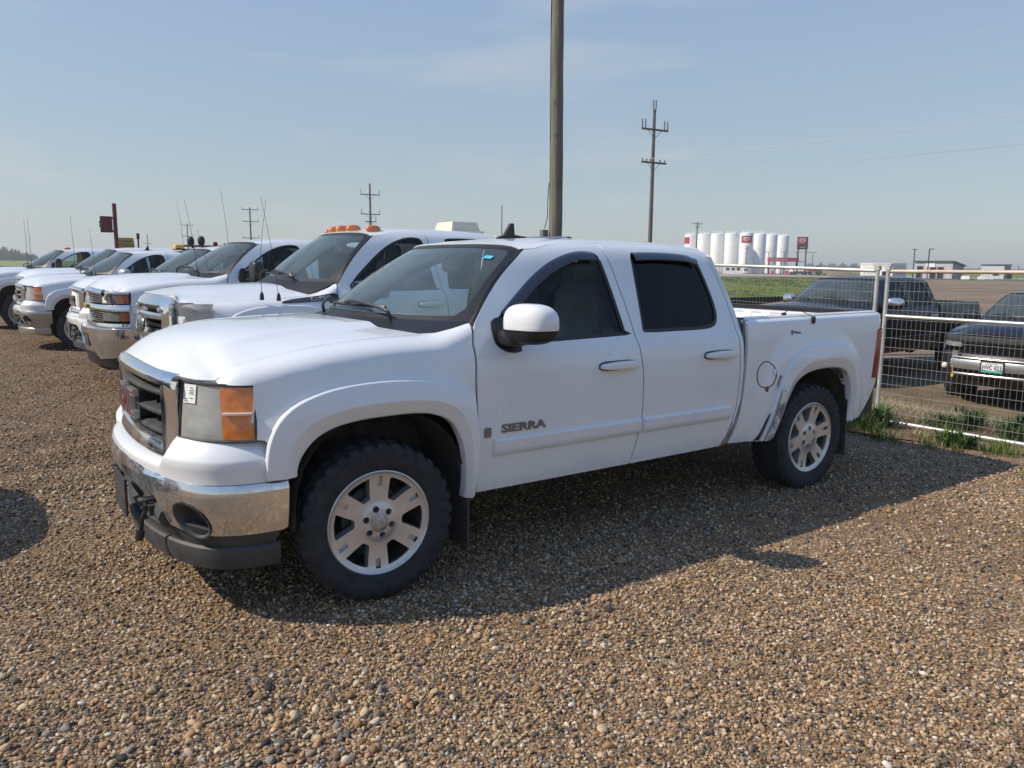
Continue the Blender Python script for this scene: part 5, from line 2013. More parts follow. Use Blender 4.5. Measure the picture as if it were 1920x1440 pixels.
M['gravel'] = gravel_mat()
M['dirt_lot'] = soil_mat('dirt_lot', [(0.13, 0.095, 0.066), (0.20, 0.150, 0.108), (0.27, 0.21, 0.155)], .10, streak=(0.35, 2.2, 1))
M['verge'] = soil_mat('verge_soil', [(0.085, 0.062, 0.040), (0.17, 0.125, 0.078), (0.25, 0.20, 0.13)], 1.6)
M['road_g'] = soil_mat('gravel_road', [(0.30, 0.26, 0.21), (0.40, 0.36, 0.30)], .2, streak=(.2, 3, 1))
M['grass_g'] = soil_mat('grass_field', [(0.040, 0.070, 0.014), (0.085, 0.125, 0.022), (0.14, 0.175, 0.035), (0.20, 0.20, 0.05)], .16, bmp=1.0)
M['crop'] = soil_mat('crop_field', [(0.10, 0.15, 0.035), (0.17, 0.22, 0.05), (0.21, 0.25, 0.07)], .02)
M['plain_g'] = soil_mat('far_plain', [(0.10, 0.13, 0.045), (0.15, 0.17, 0.07), (0.18, 0.17, 0.09)], .01)


def sheet(name, xs, ys, mat, dz=0.0, rel=False, mask=None):
    X, Y = np.meshgrid(xs, ys, indexing='ij')
    Z = gz(X, Y) + dz
    if rel:
        k = smooth(6.6, 5.6, X)
        Z = Z + relief(X, Y) * k
    V = np.stack([X.ravel(), Y.ravel(), Z.ravel()], 1)
    n, m = len(xs), len(ys)
    i, j = np.meshgrid(np.arange(n - 1), np.arange(m - 1), indexing='ij')
    a = (i * m + j).ravel()
    F = np.stack([a, a + m, a + m + 1, a + 1], 1)
    me = bpy.data.meshes.new(name)
    me.from_pydata(V.tolist(), [], F.tolist())
    me.polygons.foreach_set('use_smooth', [True] * len(me.polygons))
    me.materials.append(mat)
    o = bpy.data.objects.new(name, me)
    C.objects.link(o)
    o['kind'] = 'structure'
    return o


def poly_sheet(name, poly, mat, dz, res=6.0):
    V, F = panel(poly, lambda x, y: np.stack([x, y, gz(x, y) + dz]), res, flange=0)
    o = part(name, (V, F), mat, sharp=180)
    o['kind'] = 'structure'
    return o


near_x = np.unique(np.r_[np.linspace(-60, -8, 40), np.linspace(-8, 7.0, 260), np.linspace(7.0, 13, 40)])
near_y = np.unique(np.r_[np.linspace(-30, -6, 24), np.linspace(-6, 8, 220), np.linspace(8, 24, 120), np.linspace(24, 130, 60)])
sheet('ground', near_x, near_y, M['gravel'], 0.0, rel=True)
# the land beyond, out to the horizon, lying just under the yard's edge
far = np.unique(np.r_[np.linspace(-2200, -200, 10), np.linspace(-200, 300, 80), np.linspace(300, 2200, 14)])
FX, FY = np.meshgrid(far, far, indexing='ij')
tv = np.stack([FX.ravel(), FY.ravel(), (gz(FX, FY) - .06 - 1.4 * (1 - smooth(60, 150, np.hypot(FX, FY)))).ravel()], 1)
nf = len(far)
tf = [(i * nf + j, (i + 1) * nf + j, (i + 1) * nf + j + 1, i * nf + j + 1) for i in range(nf - 1) for j in range(nf - 1)]
tag(part('terrain', (tv, tf), M['plain_g'], sharp=180), kind='structure')


def polar(az, r):
    return (-1.65 + r * math.cos(R(az)), -4.45 + r * math.sin(R(az)))


lot = [(13, -40), (60, -60), (150, -40)] + [polar(a, 150) for a in np.linspace(12, 33, 8)] + [polar(34, 60), polar(45, 30), polar(70, 30), (8.4, 20), (8.4, 6), (12.9, 6), (12.9, -20)]
poly_sheet('dirt_lot', lot, M['dirt_lot'], 0.012, 4.0)
vp = [(6.15, -16), (12.95, -16), (12.95, 5.8), (8.6, 5.8), (8.6, 30), (6.35, 30), (6.25, 8), (6.05, 2.5), (5.75, .9), (5.95, -.4), (6.3, -1.5), (6.2, -6)]
poly_sheet('verge', vp, M['verge'], 0.010, .35)
gp = [polar(33.5, 62), polar(33.2, 148)] + [polar(a, 152) for a in np.linspace(34, 66, 10)] + [polar(66, 60), polar(55, 55), polar(44, 52)]
poly_sheet('grass_field', gp, M['grass_g'], 0.030, 5.0)
rd = [polar(a, 168) for a in np.linspace(2, 70, 18)] + [polar(a, 198) for a in np.linspace(70, 2, 18)]
poly_sheet('road', rd, M['road_g'], 0.045, 8.0)
yd = [polar(a, 200) for a in np.linspace(34, 52, 8)] + [polar(a, 262) for a in np.linspace(52, 34, 8)]
poly_sheet('station_yard', yd, M['road_g'], 0.040, 8.0)
cf = [polar(a, 262) for a in np.linspace(5, 34, 12)] + [polar(a, 1600) for a in np.linspace(40, 5, 12)]
poly_sheet('field', cf, M['crop'], 0.035, 60.0)
cf2 = [polar(a, 330) for a in np.linspace(76, 120, 14)] + [polar(a, 1500) for a in np.linspace(120, 76, 14)]
V_, F_ = panel(cf2, lambda x, y: np.stack([x, y, .04 + 2.2 * smooth(330, 520, np.hypot(x, y))]), 40.0, flange=0)
tag(part('far_field', (V_, F_), M['crop'], sharp=180), kind='structure')


# ------------------------------------------------------------------ loose stones
def stone_mesh(seed, sub=2):
    bm = bmesh.new()
    bmesh.ops.create_icosphere(bm, subdivisions=sub, radius=1.0)
    r = random.Random(seed)
    ph = [r.uniform(0, 6.28) for _ in range(9)]
    fl = r.uniform(.55, .88)
    el = r.uniform(.62, .95)
    for v in bm.verts:
        p = v.co.copy()
        k = 1 + .13 * math.sin(2.1 * p.x + ph[0]) + .12 * math.sin(2.3 * p.y + ph[1]) + .11 * math.sin(2.6 * p.z + ph[2]) + .06 * math.sin(4.3 * (p.x + p.y) + ph[3])
        # a couple of flattened faces
        for q in range(2):
            d = Vector((math.cos(ph[4 + q]), math.sin(ph[4 + q]), .3 * math.sin(ph[6 + q]))).normalized()
            t = p.dot(d)
            if t > .62:
                k *= .62 / t + .18 * (1 - .62 / t)
        v.co = Vector((p.x * k, p.y * k * el, p.z * k * fl))
    me = bpy.data.meshes.new('pebble')
    bm.to_mesh(me)
    bm.free()
    me.polygons.foreach_set('use_smooth', [True] * len(me.polygons))
    me.materials.append(M['stone'])
    return me


def stone_mat():
    m, nt, b = new_mat('pebble_stone')
    at = nd(nt, 'ShaderNodeAttribute', attribute_type='INSTANCER', attribute_name='tone')
    pal = [(0.0, (0.051, 0.049, 0.048)), (0.07, (0.137, 0.123, 0.108)), (0.16, (0.285, 0.177, 0.091)), (0.30, (0.410, 0.274, 0.148)), (0.41, (0.217, 0.160, 0.112)), (0.50, (0.524, 0.382, 0.228)), (0.62, (0.365, 0.228, 0.114)),
           (0.72, (0.616, 0.467, 0.302)), (0.82, (0.479, 0.285, 0.148)), (0.88, (0.296, 0.268, 0.239)), (0.94, (0.684, 0.570, 0.422)), (0.988, (0.775, 0.707, 0.616))]
    c = ramp(nt, at.outputs['Fac'], pal, 'CONSTANT')
    n = noise(nt, 2.4, 5, 0.65)
    n2 = noise(nt, 9.0, 3, 0.6)
    mul = ramp(nt, n.outputs['Fac'], [(0.3, (0.74, 0.72, 0.70)), (0.7, (1.12, 1.10, 1.06))])
    c2 = mixc(nt, 1.0, c, mul, 'MULTIPLY')
    nt.links.new(c2, b.inputs['Base Color'])
    b.inputs['Roughness'].default_value = 0.72
    b.inputs['Specular IOR Level'].default_value = 0.35
    bump(nt, b, n2.outputs['Fac'], 0.35, 0.15)
    return m


def scatter(name, meshes, P, S, ROT, tone, idx, kind='stuff'):
    """one stuff object: a point cloud mesh that carries small instanced pieces"""
    me = bpy.data.meshes.new(name)
    n = len(P)
    me.vertices.add(n)
    me.vertices.foreach_set('co', np.asarray(P, np.float32).ravel())
    for nm, ty, val in (('scl', 'FLOAT_VECTOR', S), ('rot', 'FLOAT_VECTOR', ROT)):
        a = me.attributes.new(nm, ty, 'POINT')
        a.data.foreach_set('vector', np.asarray(val, np.float32).ravel())
    a = me.attributes.new('tone', 'FLOAT', 'POINT')
    a.data.foreach_set('value', np.asarray(tone, np.float32))
    a = me.attributes.new('pick', 'INT', 'POINT')
    a.data.foreach_set('value', np.asarray(idx, np.int32))
    o = bpy.data.objects.new(name, me)
    C.objects.link(o)
    col = bpy.data.collections.new(name + '_pieces')
    for k, q in enumerate(meshes):
        so = bpy.data.objects.new('%s_piece_%02d' % (name, k), q)
        col.objects.link(so)
    ng = bpy.data.node_groups.new(name + '_scatter', 'GeometryNodeTree')
    ng.interface.new_socket('Geometry', in_out='INPUT', socket_type='NodeSocketGeometry')
    ng.interface.new_socket('Geometry', in_out='OUTPUT', socket_type='NodeSocketGeometry')
    gi, go = ng.nodes.new('NodeGroupInput'), ng.nodes.new('NodeGroupOutput')
    iop = ng.nodes.new('GeometryNodeInstanceOnPoints')
    ci = ng.nodes.new('GeometryNodeCollectionInfo')
    ci.inputs['Collection'].default_value = col
    ci.inputs['Separate Children'].default_value = True
    ci.inputs['Reset Children'].default_value = True
    iop.inputs['Pick Instance'].default_value = True

    def attr(nm, ty):
        q = ng.nodes.new('GeometryNodeInputNamedAttribute')
        q.data_type = ty
        q.inputs['Name'].default_value = nm
        return q.outputs[0]
    ng.links.new(gi.outputs[0], iop.inputs['Points'])
    ng.links.new(ci.outputs[0], iop.inputs['Instance'])
    ng.links.new(attr('pick', 'INT'), iop.inputs['Instance Index'])
    e2r = ng.nodes.new('FunctionNodeEulerToRotation')
    ng.links.new(attr('rot', 'FLOAT_VECTOR'), e2r.inputs[0])
    ng.links.new(e2r.outputs[0], iop.inputs['Rotation'])
    ng.links.new(attr('scl', 'FLOAT_VECTOR'), iop.inputs['Scale'])
    ng.links.new(iop.outputs[0], go.inputs[0])
    mod = o.modifiers.new('scatter', 'NODES')
    mod.node_group = ng
    o['kind'] = kind
    return o


M['stone'] = stone_mat()
STONES = [stone_mesh(s, 2) for s in range(8)]
STONES_LO = [stone_mesh(s + 50, 1) for s in range(4)]


def gravel_points():
    cam_xy = np.array([-1.65, -4.45])
    yaw = .956
    pts, rad = [], []
    # rings of thinning density, in the sector in front of the camera and a step to each side
    for r0, r1, dens, lo, hi in ((1.6, 3.2, 9000, .0036, .0118), (3.2, 5.0, 5600, .0042, .0125), (5.0, 8.0, 2300, .0052, .0135), (8.0, 13.0, 600, .007, .015), (13.0, 24.0, 90, .010, .019)):
        half = R(52) if r1 < 9 else R(44)
        n = int(dens * half * (r1 * r1 - r0 * r0))
        r = np.sqrt(RNG.uniform(r0 * r0, r1 * r1, n))
        a = yaw + RNG.uniform(-half, half, n)
        p = cam_xy + np.stack([r * np.cos(a), r * np.sin(a)], 1)
        k = p[:, 0] < 6.2 + .2 * np.sin(p[:, 1])
        p = p[k]
        s = lo + (hi - lo) * RNG.random(len(p)) ** 2.6
        pts.append(p)
        rad.append(s)
    # bigger stones in drifts
    n = 26000
    r = np.sqrt(RNG.uniform(1.7 ** 2, 7.0 ** 2, n))
    a = yaw + RNG.uniform(-R(50), R(50), n)
    p = cam_xy + np.stack([r * np.cos(a), r * np.sin(a)], 1)
    drift = fbm(p[:, 0], p[:, 1], 21, 3, 1.3) + 1.0 * np.exp(-((p[:, 0] + .9) ** 2 + (p[:, 1] + 2.0) ** 2) / .9) + .6 * np.exp(-((p[:, 0] - .7) ** 2 + (p[:, 1] + 1.6) ** 2) / .5) - 1.0 * smooth(.2, 1.8, p[:, 0]) - .5 * smooth(-1.2, -.2, p[:, 1])
    k = (drift + RNG.normal(0, .35, n) > .35) & (p[:, 0] < 6.0)
    p = p[k]
    pts.append(p)
    rad.append(.0095 + .0125 * RNG.random(len(p)) ** 2.0)
    P, S = np.vstack(pts), np.concatenate(rad)
    # thin the stones where the ground is packed bare
    bare = fbm(P[:, 0], P[:, 1], 33, 4, 1.0)
    bare = bare + .55 * smooth(.4, 2.4, P[:, 0]) * smooth(-1.2, -2.4, P[:, 1]) + .35 * smooth(-.4, 1.0, P[:, 1])
    # faint wheel tracks of packed fines crossing the yard
    for c0 in (-2.05, -3.15):
        d0 = np.abs(P[:, 1] - c0 - .18 * (P[:, 0] - 1.5) - .12 * np.sin(.8 * P[:, 0]))
        bare = bare + .9 * np.exp(-(d0 / .22) ** 2) * smooth(-.6, .8, P[:, 0])
    keep = (RNG.random(len(P)) < np.clip(1.12 - .62 * np.clip(bare, -.2, 1.5), .16, 1)) | (S > .0128)
    return P[keep], S[keep]


gp_, gs_ = gravel_points()
gzv = gz(gp_[:, 0], gp_[:, 1]) + relief(gp_[:, 0], gp_[:, 1]) * smooth(6.6, 5.6, gp_[:, 0])
GP = np.stack([gp_[:, 0], gp_[:, 1], gzv + gs_ * RNG.uniform(.05, .62, len(gs_))], 1)
GS = gs_[:, None] * np.stack([RNG.uniform(.85, 1.45, len(gs_)), RNG.uniform(.8, 1.15, len(gs_)), RNG.uniform(.75, 1.1, len(gs_))], 1)
GR = np.stack([RNG.normal(0, .38, len(gs_)), RNG.normal(0, .38, len(gs_)), RNG.uniform(0, 6.28, len(gs_))], 1)
scatter('gravel', STONES, GP, GS, GR, RNG.random(len(gs_)), RNG.integers(0, len(STONES), len(gs_)))


# ------------------------------------------------------------------ the trucks
near = Body('near', res=.032, visor=True, fuel=True)
t = thing('pickup_truck', 'large white crew-cab pickup with silver six-spoke wheels nearest the camera', 'pickup truck', (0, 0, 0), 0, 'white pickups parked in a row')
instantiate(near.nodes, t, {})



def lifted(dz):
    def f(v):
        v = v.copy()
        v[:, 2] += dz * np.clip(v[:, 2] / .5, 0, 1)
        return v
    return f


far_sierra = Body('far', res=.055, warp=lifted(.07))
far_denali = Body('far_d', res=.06, nose='denali', wheel='steel', warp=lifted(.11))
far_hd = Body('bowtie', res=.06, nose='silverado', wheel='steel', mirror='tow', mirror_dz=-.05, warp=lifted(.17))
far_tow = Body('tow', res=.06, nose='sierra', wheel='steel', mirror='tow', warp=lifted(.17))


def ford_warp(v):
    v = v.copy()
    v[:, 2] = np.interp(v[:, 2], [0, .27, .45, .74, .90, 1.15, 1.40, 1.79, 1.90, 2.1], [0, .36, .60, .86, 1.06, 1.345, 1.53, 1.985, 2.115, 2.33])
    v[:, 1] *= 1.01
    return v


ford = Body('ford', res=.05, nose='ford', wheel='steel', mirror='tow', mirror_dz=-.13, warp=ford_warp,
            hood_edge=([-.80, -.735, -.5, -.2, .1, .34, .48, .62], [1.150, 1.152, 1.165, 1.185, 1.20, 1.235, 1.30, 1.402]),
            crown=([-.95, -.70, -.34, .14, .60], [1.305, 1.330, 1.350, 1.372, 1.385]), nose_z=(1.240, .02), lamp_top=1.143, z0fn=lambda t: 1.236 - .084 * smooth(.645, .69, t))


def park(body, name, label, x, y, z=0.0, rot=0.0, swap=None, group='white pickups parked in a row', cat='pickup truck'):
    o = thing(name, label, cat, (x, y, z), rot, group)
    instantiate(body.nodes, o, swap or {})
    return o


W2 = {'paint': 'paint_b', 'cup': 'paint_b', 'handle': 'paint_b', 'mirror_cap': 'black'}
T2 = park(ford, 'pickup_truck', 'tall white pickup with five amber roof lamps and heavy chrome grille', .77, 3.72, 0.0, 0, W2)
T3 = park(far_hd, 'pickup_truck', 'white pickup with stacked amber-edged headlights and deep chrome bumper', .66, 7.15, 0, 0, W2)
T4 = park(far_denali, 'pickup_truck', 'white pickup with silver mesh grille and white painted bumper', .75, 9.95, 0, 0, W2)
T5 = park(far_sierra, 'pickup_truck', 'white pickup with grey lower bumper and chrome-barred grille beside the mesh-grille pickup', .18, 13.8, 0, 0, dict(W2, mirror_cap='steel'))
T6 = park(far_sierra, 'pickup_truck', 'white pickup mostly hidden behind grey-bumper pickup, only bonnet and roof showing', .33, 16.8, .10, 0, W2)
T7 = park(far_tow, 'pickup_truck', 'farthest white pickup with big black tow mirror and steel wheel', -.5, 19.5, 0, 0, W2)
BLK = {'paint': 'black_paint', 'cup': 'black_paint', 'handle': 'silver', 'mirror_cap': 'chrome', 'chrome_dull': 'chrome'}
park(far_sierra, 'pickup_truck', 'black crew-cab pickup with chrome mirrors behind the wire fence', 11.556, 4.327, -.39, 0, BLK, group='dark vehicles behind the fence')
park(far_tow, 'pickup_truck', 'white pickup facing the row from just outside the left edge', -3.60, 2.2, 0, math.pi, W2)
suv = Body('suv', res=.055, nose='avalanche', wheel='alloy20')
NVY = {'paint': 'navy_paint', 'cup': 'navy_paint', 'handle': 'navy_paint', 'mirror_cap': 'navy_paint'}
park(suv, 'pickup_truck', 'dark slate pickup with chrome guard and number plate behind fence', 12.62, 1.12, -.53, R(3), NVY, group='dark vehicles behind the fence')


HAZE = 0.0007
# ------------------------------------------------------------------ whip aerials on the row of trucks
def whip(parent, pts, r=.003, base=True):
    pts = catmull(pts, 5)
    m = [tube(pts, np.linspace(r, r * .55, len(pts)), 5)]
    if base:
        b = pts[0]
        m.append(lathe([(.0, .0), (.022, .0), (.018, .05), (.008, .075), (0, .075)], 10, 'z', c=tuple(b), flip=True))
    return part('whip_aerial', merge(*m), M['black'], parent)


whip(T2, [(-.17, -.98, 1.37), (-.165, -.98, 1.8), (-.10, -.985, 2.28)])
whip(T2, [(-.02, -1.00, 1.36), (-.055, -.99, 1.75), (-.14, -.97, 2.30)])
whip(T3, [(.28, -.62, 1.50), (.24, -.62, 2.0), (.16, -.62, 2.52)], .0035)
whip(T3, [(.42, -.70, 1.50), (.36, -.70, 1.80), (.28, -.70, 2.15)])
whip(T5, [(2.25, .2, 1.96), (2.22, .2, 2.5), (2.15, .2, 3.05)], .0042)
whip(T5, [(.35, -.75, 1.42), (.33, -.75, 1.9), (.30, -.75, 2.35)], .0042)
whip(T4, [(1.6, .2, 1.99), (1.56, .2, 2.5), (1.50, .2, 3.0)], .0042)
whip(T6, [(.3, .55, 1.45), (.3, .55, 2.0), (.28, .55, 2.7)], .006)
whip(T7, [(.25, -.6, 1.55), (.25, -.6, 2.2), (.24, -.6, 2.75)], .006)
whip(T7, [(.33, -.55, 1.55), (.33, -.55, 2.2), (.32, -.55, 2.8)], .006)

# hood protector on the hidden pickup, fins on the roofs
for T in (T4, T5, T7):
    P_ = near_fin
    part('roof_aerial', P_, M['black'], T, (0, 0, .06))
for (y, s) in ((-.2, 0), (.12, 1)):
    part('clearance_lamp', superell((1.16, y - .3, 1.925), (.08, .045, .035), .9, 14, 8), M['amber'], T7, (0, 0, .12))

# work lamps, lamp bar and rack behind the cab of the grey-bumper pickup
rk = thing('headache_rack', 'black rack bar with two round work lamps above a white pickup cab', 'lamp rack', (2.42, 13.2, 0))
rk['kind'] = 'thing'
part('rack_bar', merge(box((.05, .35, 1.985), (.06, 1.5, .05)), box((.05, -.36, 1.45), (.06, .06, 1.05)), box((.05, 1.06, 1.45), (.06, .06, 1.05))), M['black'], rk)
for dx, y, zz in ((.0, .10, 2.16), (.16, -.14, 2.17)):
    l = part('work_lamp', superell((dx, y, zz), (.07, .085, .10), .75, 16, 10, .75), M['black'], rk)
    part('lamp_stalk', merge(tube([(dx + .03, y, zz - .08), (dx + .05, y, 1.99)], .016, 6), box((dx + .05, y, 2.0), (.07, .07, .06))), M['black'], l)
lb = thing('beacon_bar', 'amber beacon bar on the roof of a white pickup', 'beacon', (2.17, 13.34, 1.985))
part('beacon_lens', superell((0, 0, .055), (.10, .17, .050), .35, 18, 8, .35), M['beacon'], lb)
part('beacon_base', box((0, 0, .0), (.16, .34, .02)), M['black'], lb)


# ------------------------------------------------------------------ wire mesh fence
def fence_panel(y0, y1, x0, x1, ztop, z0, rusty, label, tops=(0, 0)):
    L = math.hypot(y1 - y0, x1 - x0)
    o = thing('mesh_fence', label, 'fence', (x0, y0, 0), math.atan2(y1 - y0, x1 - x0), 'temporary wire mesh fence panels')
    top = lambda s: ztop[0] + (ztop[1] - ztop[0]) * s / L
    bot = lambda s: z0[0] + (z0[1] - z0[0]) * s / L
    rail = M['galv_rust'] if rusty else M['galv']
    part('top_rail', tube([(0, 0, top(0)), (L, 0, top(L))], .021, 10), rail, o)
    part('bottom_rail', tube([(0, 0, bot(0)), (L, 0, bot(L))], .021, 10), M['galv'], o)
    part('middle_rail', tube([(0, 0, bot(0) + 1.15), (L, 0, bot(L) + 1.15)], .019, 10), M['galv'], o)
    for s in (0, L):
        part('post', tube([(s, 0, bot(s) - .03), (s, 0, top(s) + .05)], .022, 10), M['galv'], o)
    ws = []
    n = int(L / .0508)
    for k in range(1, n):
        s = k * .0508
        wob = RNG.normal(0, .003)
        ws.append(tube([(s + wob, 0, bot(s)), (s, 0, top(s))], .0015, 4, cap=False))
    for k in range(1, int(1.66 / .1016) + 1):
        ws.append(tube([(0, .004, bot(0) + k * .1016), (L * .5, .004, bot(L / 2) + k * .1016 + RNG.normal(0, .003)), (L, .004, bot(L) + k * .1016)], .0015, 4, cap=False))
    w = part('wire_mesh', merge(*ws), M['wire'], o)
    w['kind'] = 'stuff'
    return o


fence_panel(.24, 3.28, 6.55, 6.55, (1.685, 1.755), (.03, .08), False, 'wire fence panel with bright top rail directly behind the white pickup bed')
fence_panel(-2.92, .12, 6.58, 6.55, (1.69, 1.68), (.05, .05), True, 'wire fence panel with rusty top rail in front of the dark slate pickup')
fence_panel(3.36, 6.40, 6.55, 6.50, (1.75, 1.78), (.08, .08), False, 'wire fence panel behind the cab of the large white pickup')
cl = thing('fence_clamp', 'metal clamp joining two fence post tops behind the tail lamp', 'clamp', (6.55, .18, 1.735))
part('clamp_plate', merge(box((0, 0, .015), (.06, .20, .03)), box((0, -.06, -.02), (.055, .055, .05)), box((0, .06, -.02), (.055, .055, .05))), M['galv'], cl)


# ------------------------------------------------------------------ utility poles and lines
def wood_mat():
    m, nt, b = new_mat('weathered_pole')
    tc = nd(nt, 'ShaderNodeTexCoord')
    mp = nd(nt, 'ShaderNodeMapping')
    mp.inputs['Scale'].default_value = (14, 14, .55)
    nt.links.new(tc.outputs['Object'], mp.inputs[0])
    n = noise(nt, 2.0, 8, .7, vec=mp.outputs[0])
    n2 = noise(nt, 3.5, 4, .6)
    c = ramp(nt, n.outputs['Fac'], [(0.30, (0.070, 0.064, 0.045)), (0.5, (0.17, 0.155, 0.110)), (0.72, (0.25, 0.225, 0.165))])
    k = ramp(nt, n2.outputs['Fac'], [(.62, (1, 1, 1)), (.70, (.62, .58, .52))])
    c2 = mixc(nt, 1.0, c, k, 'MULTIPLY')
    nt.links.new(c2, b.inputs['Base Color'])
    b.inputs['Roughness'].default_value = .9
    bump(nt, b, n.outputs['Fac'], .6, .012)
    return m


M['pole'] = wood_mat()
M['far_wood'] = plain('far_pole_wood', (0.13, 0.115, 0.095), 0.9, vary=.3)
M['insul'] = plain('insulator', (0.12, 0.10, 0.10), 0.4)
M['conductor'] = plain('aluminium_wire', (0.66, 0.68, 0.70), 0.5, metal=.2)
big = thing('utility_pole', 'thick weathered wooden pole rising out of frame behind the pickups', 'utility pole', (9.15, 9.25, 0))
seg = np.linspace(-.3, 11.5, 48)
pts_ = np.stack([.012 * np.sin(seg * .7) + .05 * seg / 11, .012 * np.cos(seg * .9) + .06 * seg / 11, seg], 1)
part('shaft', tube(pts_, .150 - .0028 * seg + .003 * np.sin(seg * 5.1), 20), M['pole'], big)
cb = tube(np.stack([pts_[:, 0] - .115, pts_[:, 1] + .075, seg], 1)[9:], .012, 6)
part('cable', cb, M['black'], big)
part('cable_loop', tube(catmull([(-.120, .085, 3.5), (-.140, .095, 3.1), (-.140, .095, 2.8), (-.19, .13, 2.52)], 6), .009, 6), M['black'], big)
part('junction_box', merge(box((-.20, .135, 2.36), (.14, .12, .27))), M['box_grey'], big)


def pole(name, label, x, y, H, arms, ax, r0=.16, far=False, detail=True, group='poles of the power line'):
    o = thing(name, label, 'utility pole', (x, y, 0), ax, group)
    part('shaft', tube([(0, 0, -.5), (0, 0, H * .5), (0, 0, H)], [r0, r0 * .82, r0 * .62], 10), M['far_wood'], o)
    for z, w, kind in arms:
        a = part('crossarm', merge(box((0, -.12, z), (w, .10, .12)), tube([(-w * .28, -.10, z), (0, -.10, z - w * .26)], .018, 5), tube([(w * .28, -.10, z), (0, -.10, z - w * .26)], .018, 5)), M['far_wood'], o)
        xs = {'tall': [-w * .48, -w * .36, w * .36, w * .48], 'short': [-w * .46, -w * .30, -w * .15, w * .25, w * .44], 'two': [-w * .48, w * .48], 'one': [w * .46]}[kind]
        for q in xs:
            h = .62 if kind == 'tall' else (.16 if kind == 'short' else .65)
            ms = [tube([(q, -.12, z + .05), (q, -.12, z + .05 + h)], .022 if not far else .04, 6)]
            if kind == 'tall':
                ms += [lathe([(.02, 0), (.06, .01), (.06, .03), (.02, .04)], 8, 'z', c=(q, -.12, z + .1 + .075 * i), flip=True) for i in range(7)]
            if kind == 'short':
                ms += [lathe([(.0, 0), (.055, .0), (.05, .10), (0, .12)], 8, 'z', c=(q, -.12, z + .12), flip=True)]
            part('insulator', merge(*ms), M['insul'], a)
    return o


LINE_AX = R(-6)
p2 = pole('utility_pole', 'wooden pole with two crossarms and insulator stacks right of the thick pole', 38.2, 35.3, 12.4, [(11.05, 2.3, 'tall'), (8.85, 2.15, 'short')], LINE_AX, .17)
top_ins = [tube([(q, 0, 12.2), (q, 0, 13.05)], .025, 6) for q in (-.10, .12)] + [lathe([(.02, 0), (.06, .01), (.06, .03), (.02, .04)], 8, 'z', c=(q, 0, 12.45 + .085 * i), flip=True) for q in (-.10, .12) for i in range(7)]
part('top_insulator', merge(*top_ins), M['insul'], p2)
part('guy_wire', merge(tube([(0, .1, 8.2), (-5.6, -1.4, 0)], .016, 4), tube([(0, .1, 10.6), (-.75, 0, 8.7)], .014, 4)), M['conductor'], p2)
pole('utility_pole', 'distant wooden pole standing above the clearance lamps of the chrome-grille pickup', 44.7, 95.2, 12.6, [(11.1, 2.7, 'two'), (8.5, 2.7, 'two'), (7.5, 1.6, 'one')], LINE_AX, .19, far=True)
pole('utility_pole', 'distant pole with three crossarms left of the two tall whip aerials', 45.8, 153, 12.6, [(12.2, 3.2, 'two'), (9.9, 3.2, 'one'), (6.7, 3.2, 'two')], LINE_AX, .20, far=True)
pole('utility_pole', 'distant pole with two crossarms standing over the black work lamps', 50.3, 225.5, 12.4, [(12.0, 3.0, 'two'), (9.0, 3.0, 'two')], LINE_AX, .21, far=True)
pole('utility_pole', 'tiny distant pole right of the yellow machine', 54.2, 304, 11.8, [(8.6, 3.0, 'two')], LINE_AX, .23, far=True)
pole('utility_pole', 'tiny distant pole between the black work lamps', 72.0, 316, 11.6, [(9.2, 2.4, 'two')], LINE_AX, .22, far=True, group='small distant poles')
pole('utility_pole', 'pole with single crossarm in front of the leftmost white tanks', 127.5, 110.5, 11.3, [(10.9, 2.3, 'short'), (10.2, 1.0, 'one')], R(-30), .17, group='poles by the tank yard')
sp = thing('light_pole', 'slim grey mast standing between two white pickup roofs', 'mast', (24.3, 33.5, 0))
part('mast', tube([(0, 0, 0), (0, 0, 5.15)], [.06, .035], 8), M['far_grey'], sp)


def wire(label, a, b, sag, r=.0045):
    t = np.linspace(0, 1, 24)
    a, b = np.asarray(a, float), np.asarray(b, float)
    p = a + (b - a) * t[:, None]
    p[:, 2] -= sag * 4 * t * (1 - t)
    o = part('power_line', tube(p, r, 4), M['conductor'])
    return tag(o, label, 'power line', 'power lines strung between the poles')


ca, sa = math.cos(LINE_AX), math.sin(LINE_AX)


def onarm(px, py, off, z):
    return (px + off * ca, py + off * sa, z)


p1 = (31.6, -24.5)
for k, (off, z) in enumerate([(-1.1, 11.75), (1.1, 11.75), (0, 13.0)]):
    nm_ = ('nearer', 'farther', 'topmost')[k]
    wire(nm_ + ' thin upper power line running left from the two-armed pole', onarm(38.2, 35.3, off, z), onarm(44.7, 95.2, off * 1.15, z if k == 2 else 11.8), 1.0)
    wire(nm_ + ' thin upper power line running right out of frame from the two-armed pole', onarm(38.2, 35.3, off, z), onarm(*p1, off, z), 1.0)
    wire(nm_ + ' hair-thin line between the two small three-armed distant poles', onarm(44.7, 95.2, off * 1.15, 11.8 if k < 2 else 12.6), onarm(45.8, 153, off * 1.3, 12.8), .9, .008)
for off, nm_ in ((-.95, 'left-hand'), (-.62, 'middle'), (.9, 'right-hand')):
    wire(nm_ + ' thin lower line from the lower crossarm running left', onarm(38.2, 35.3, off, 9.05), onarm(44.7, 95.2, off * 1.2, 9.1), 1.0)
    wire(nm_ + ' pale lower line from the lower crossarm running right', onarm(38.2, 35.3, off, 9.05), onarm(*p1, off, 9.0), .9, .007)
wire('lone pale line attached below the lower crossarm, running right', (38.3, 35.2, 8.05), (32, -24.5, 7.4), .8, .009)
wire('faint sagging line running right from the pole by the tanks', (127.6, 110.0, 11.0), (150, 20, 11.0), 1.6, .016)
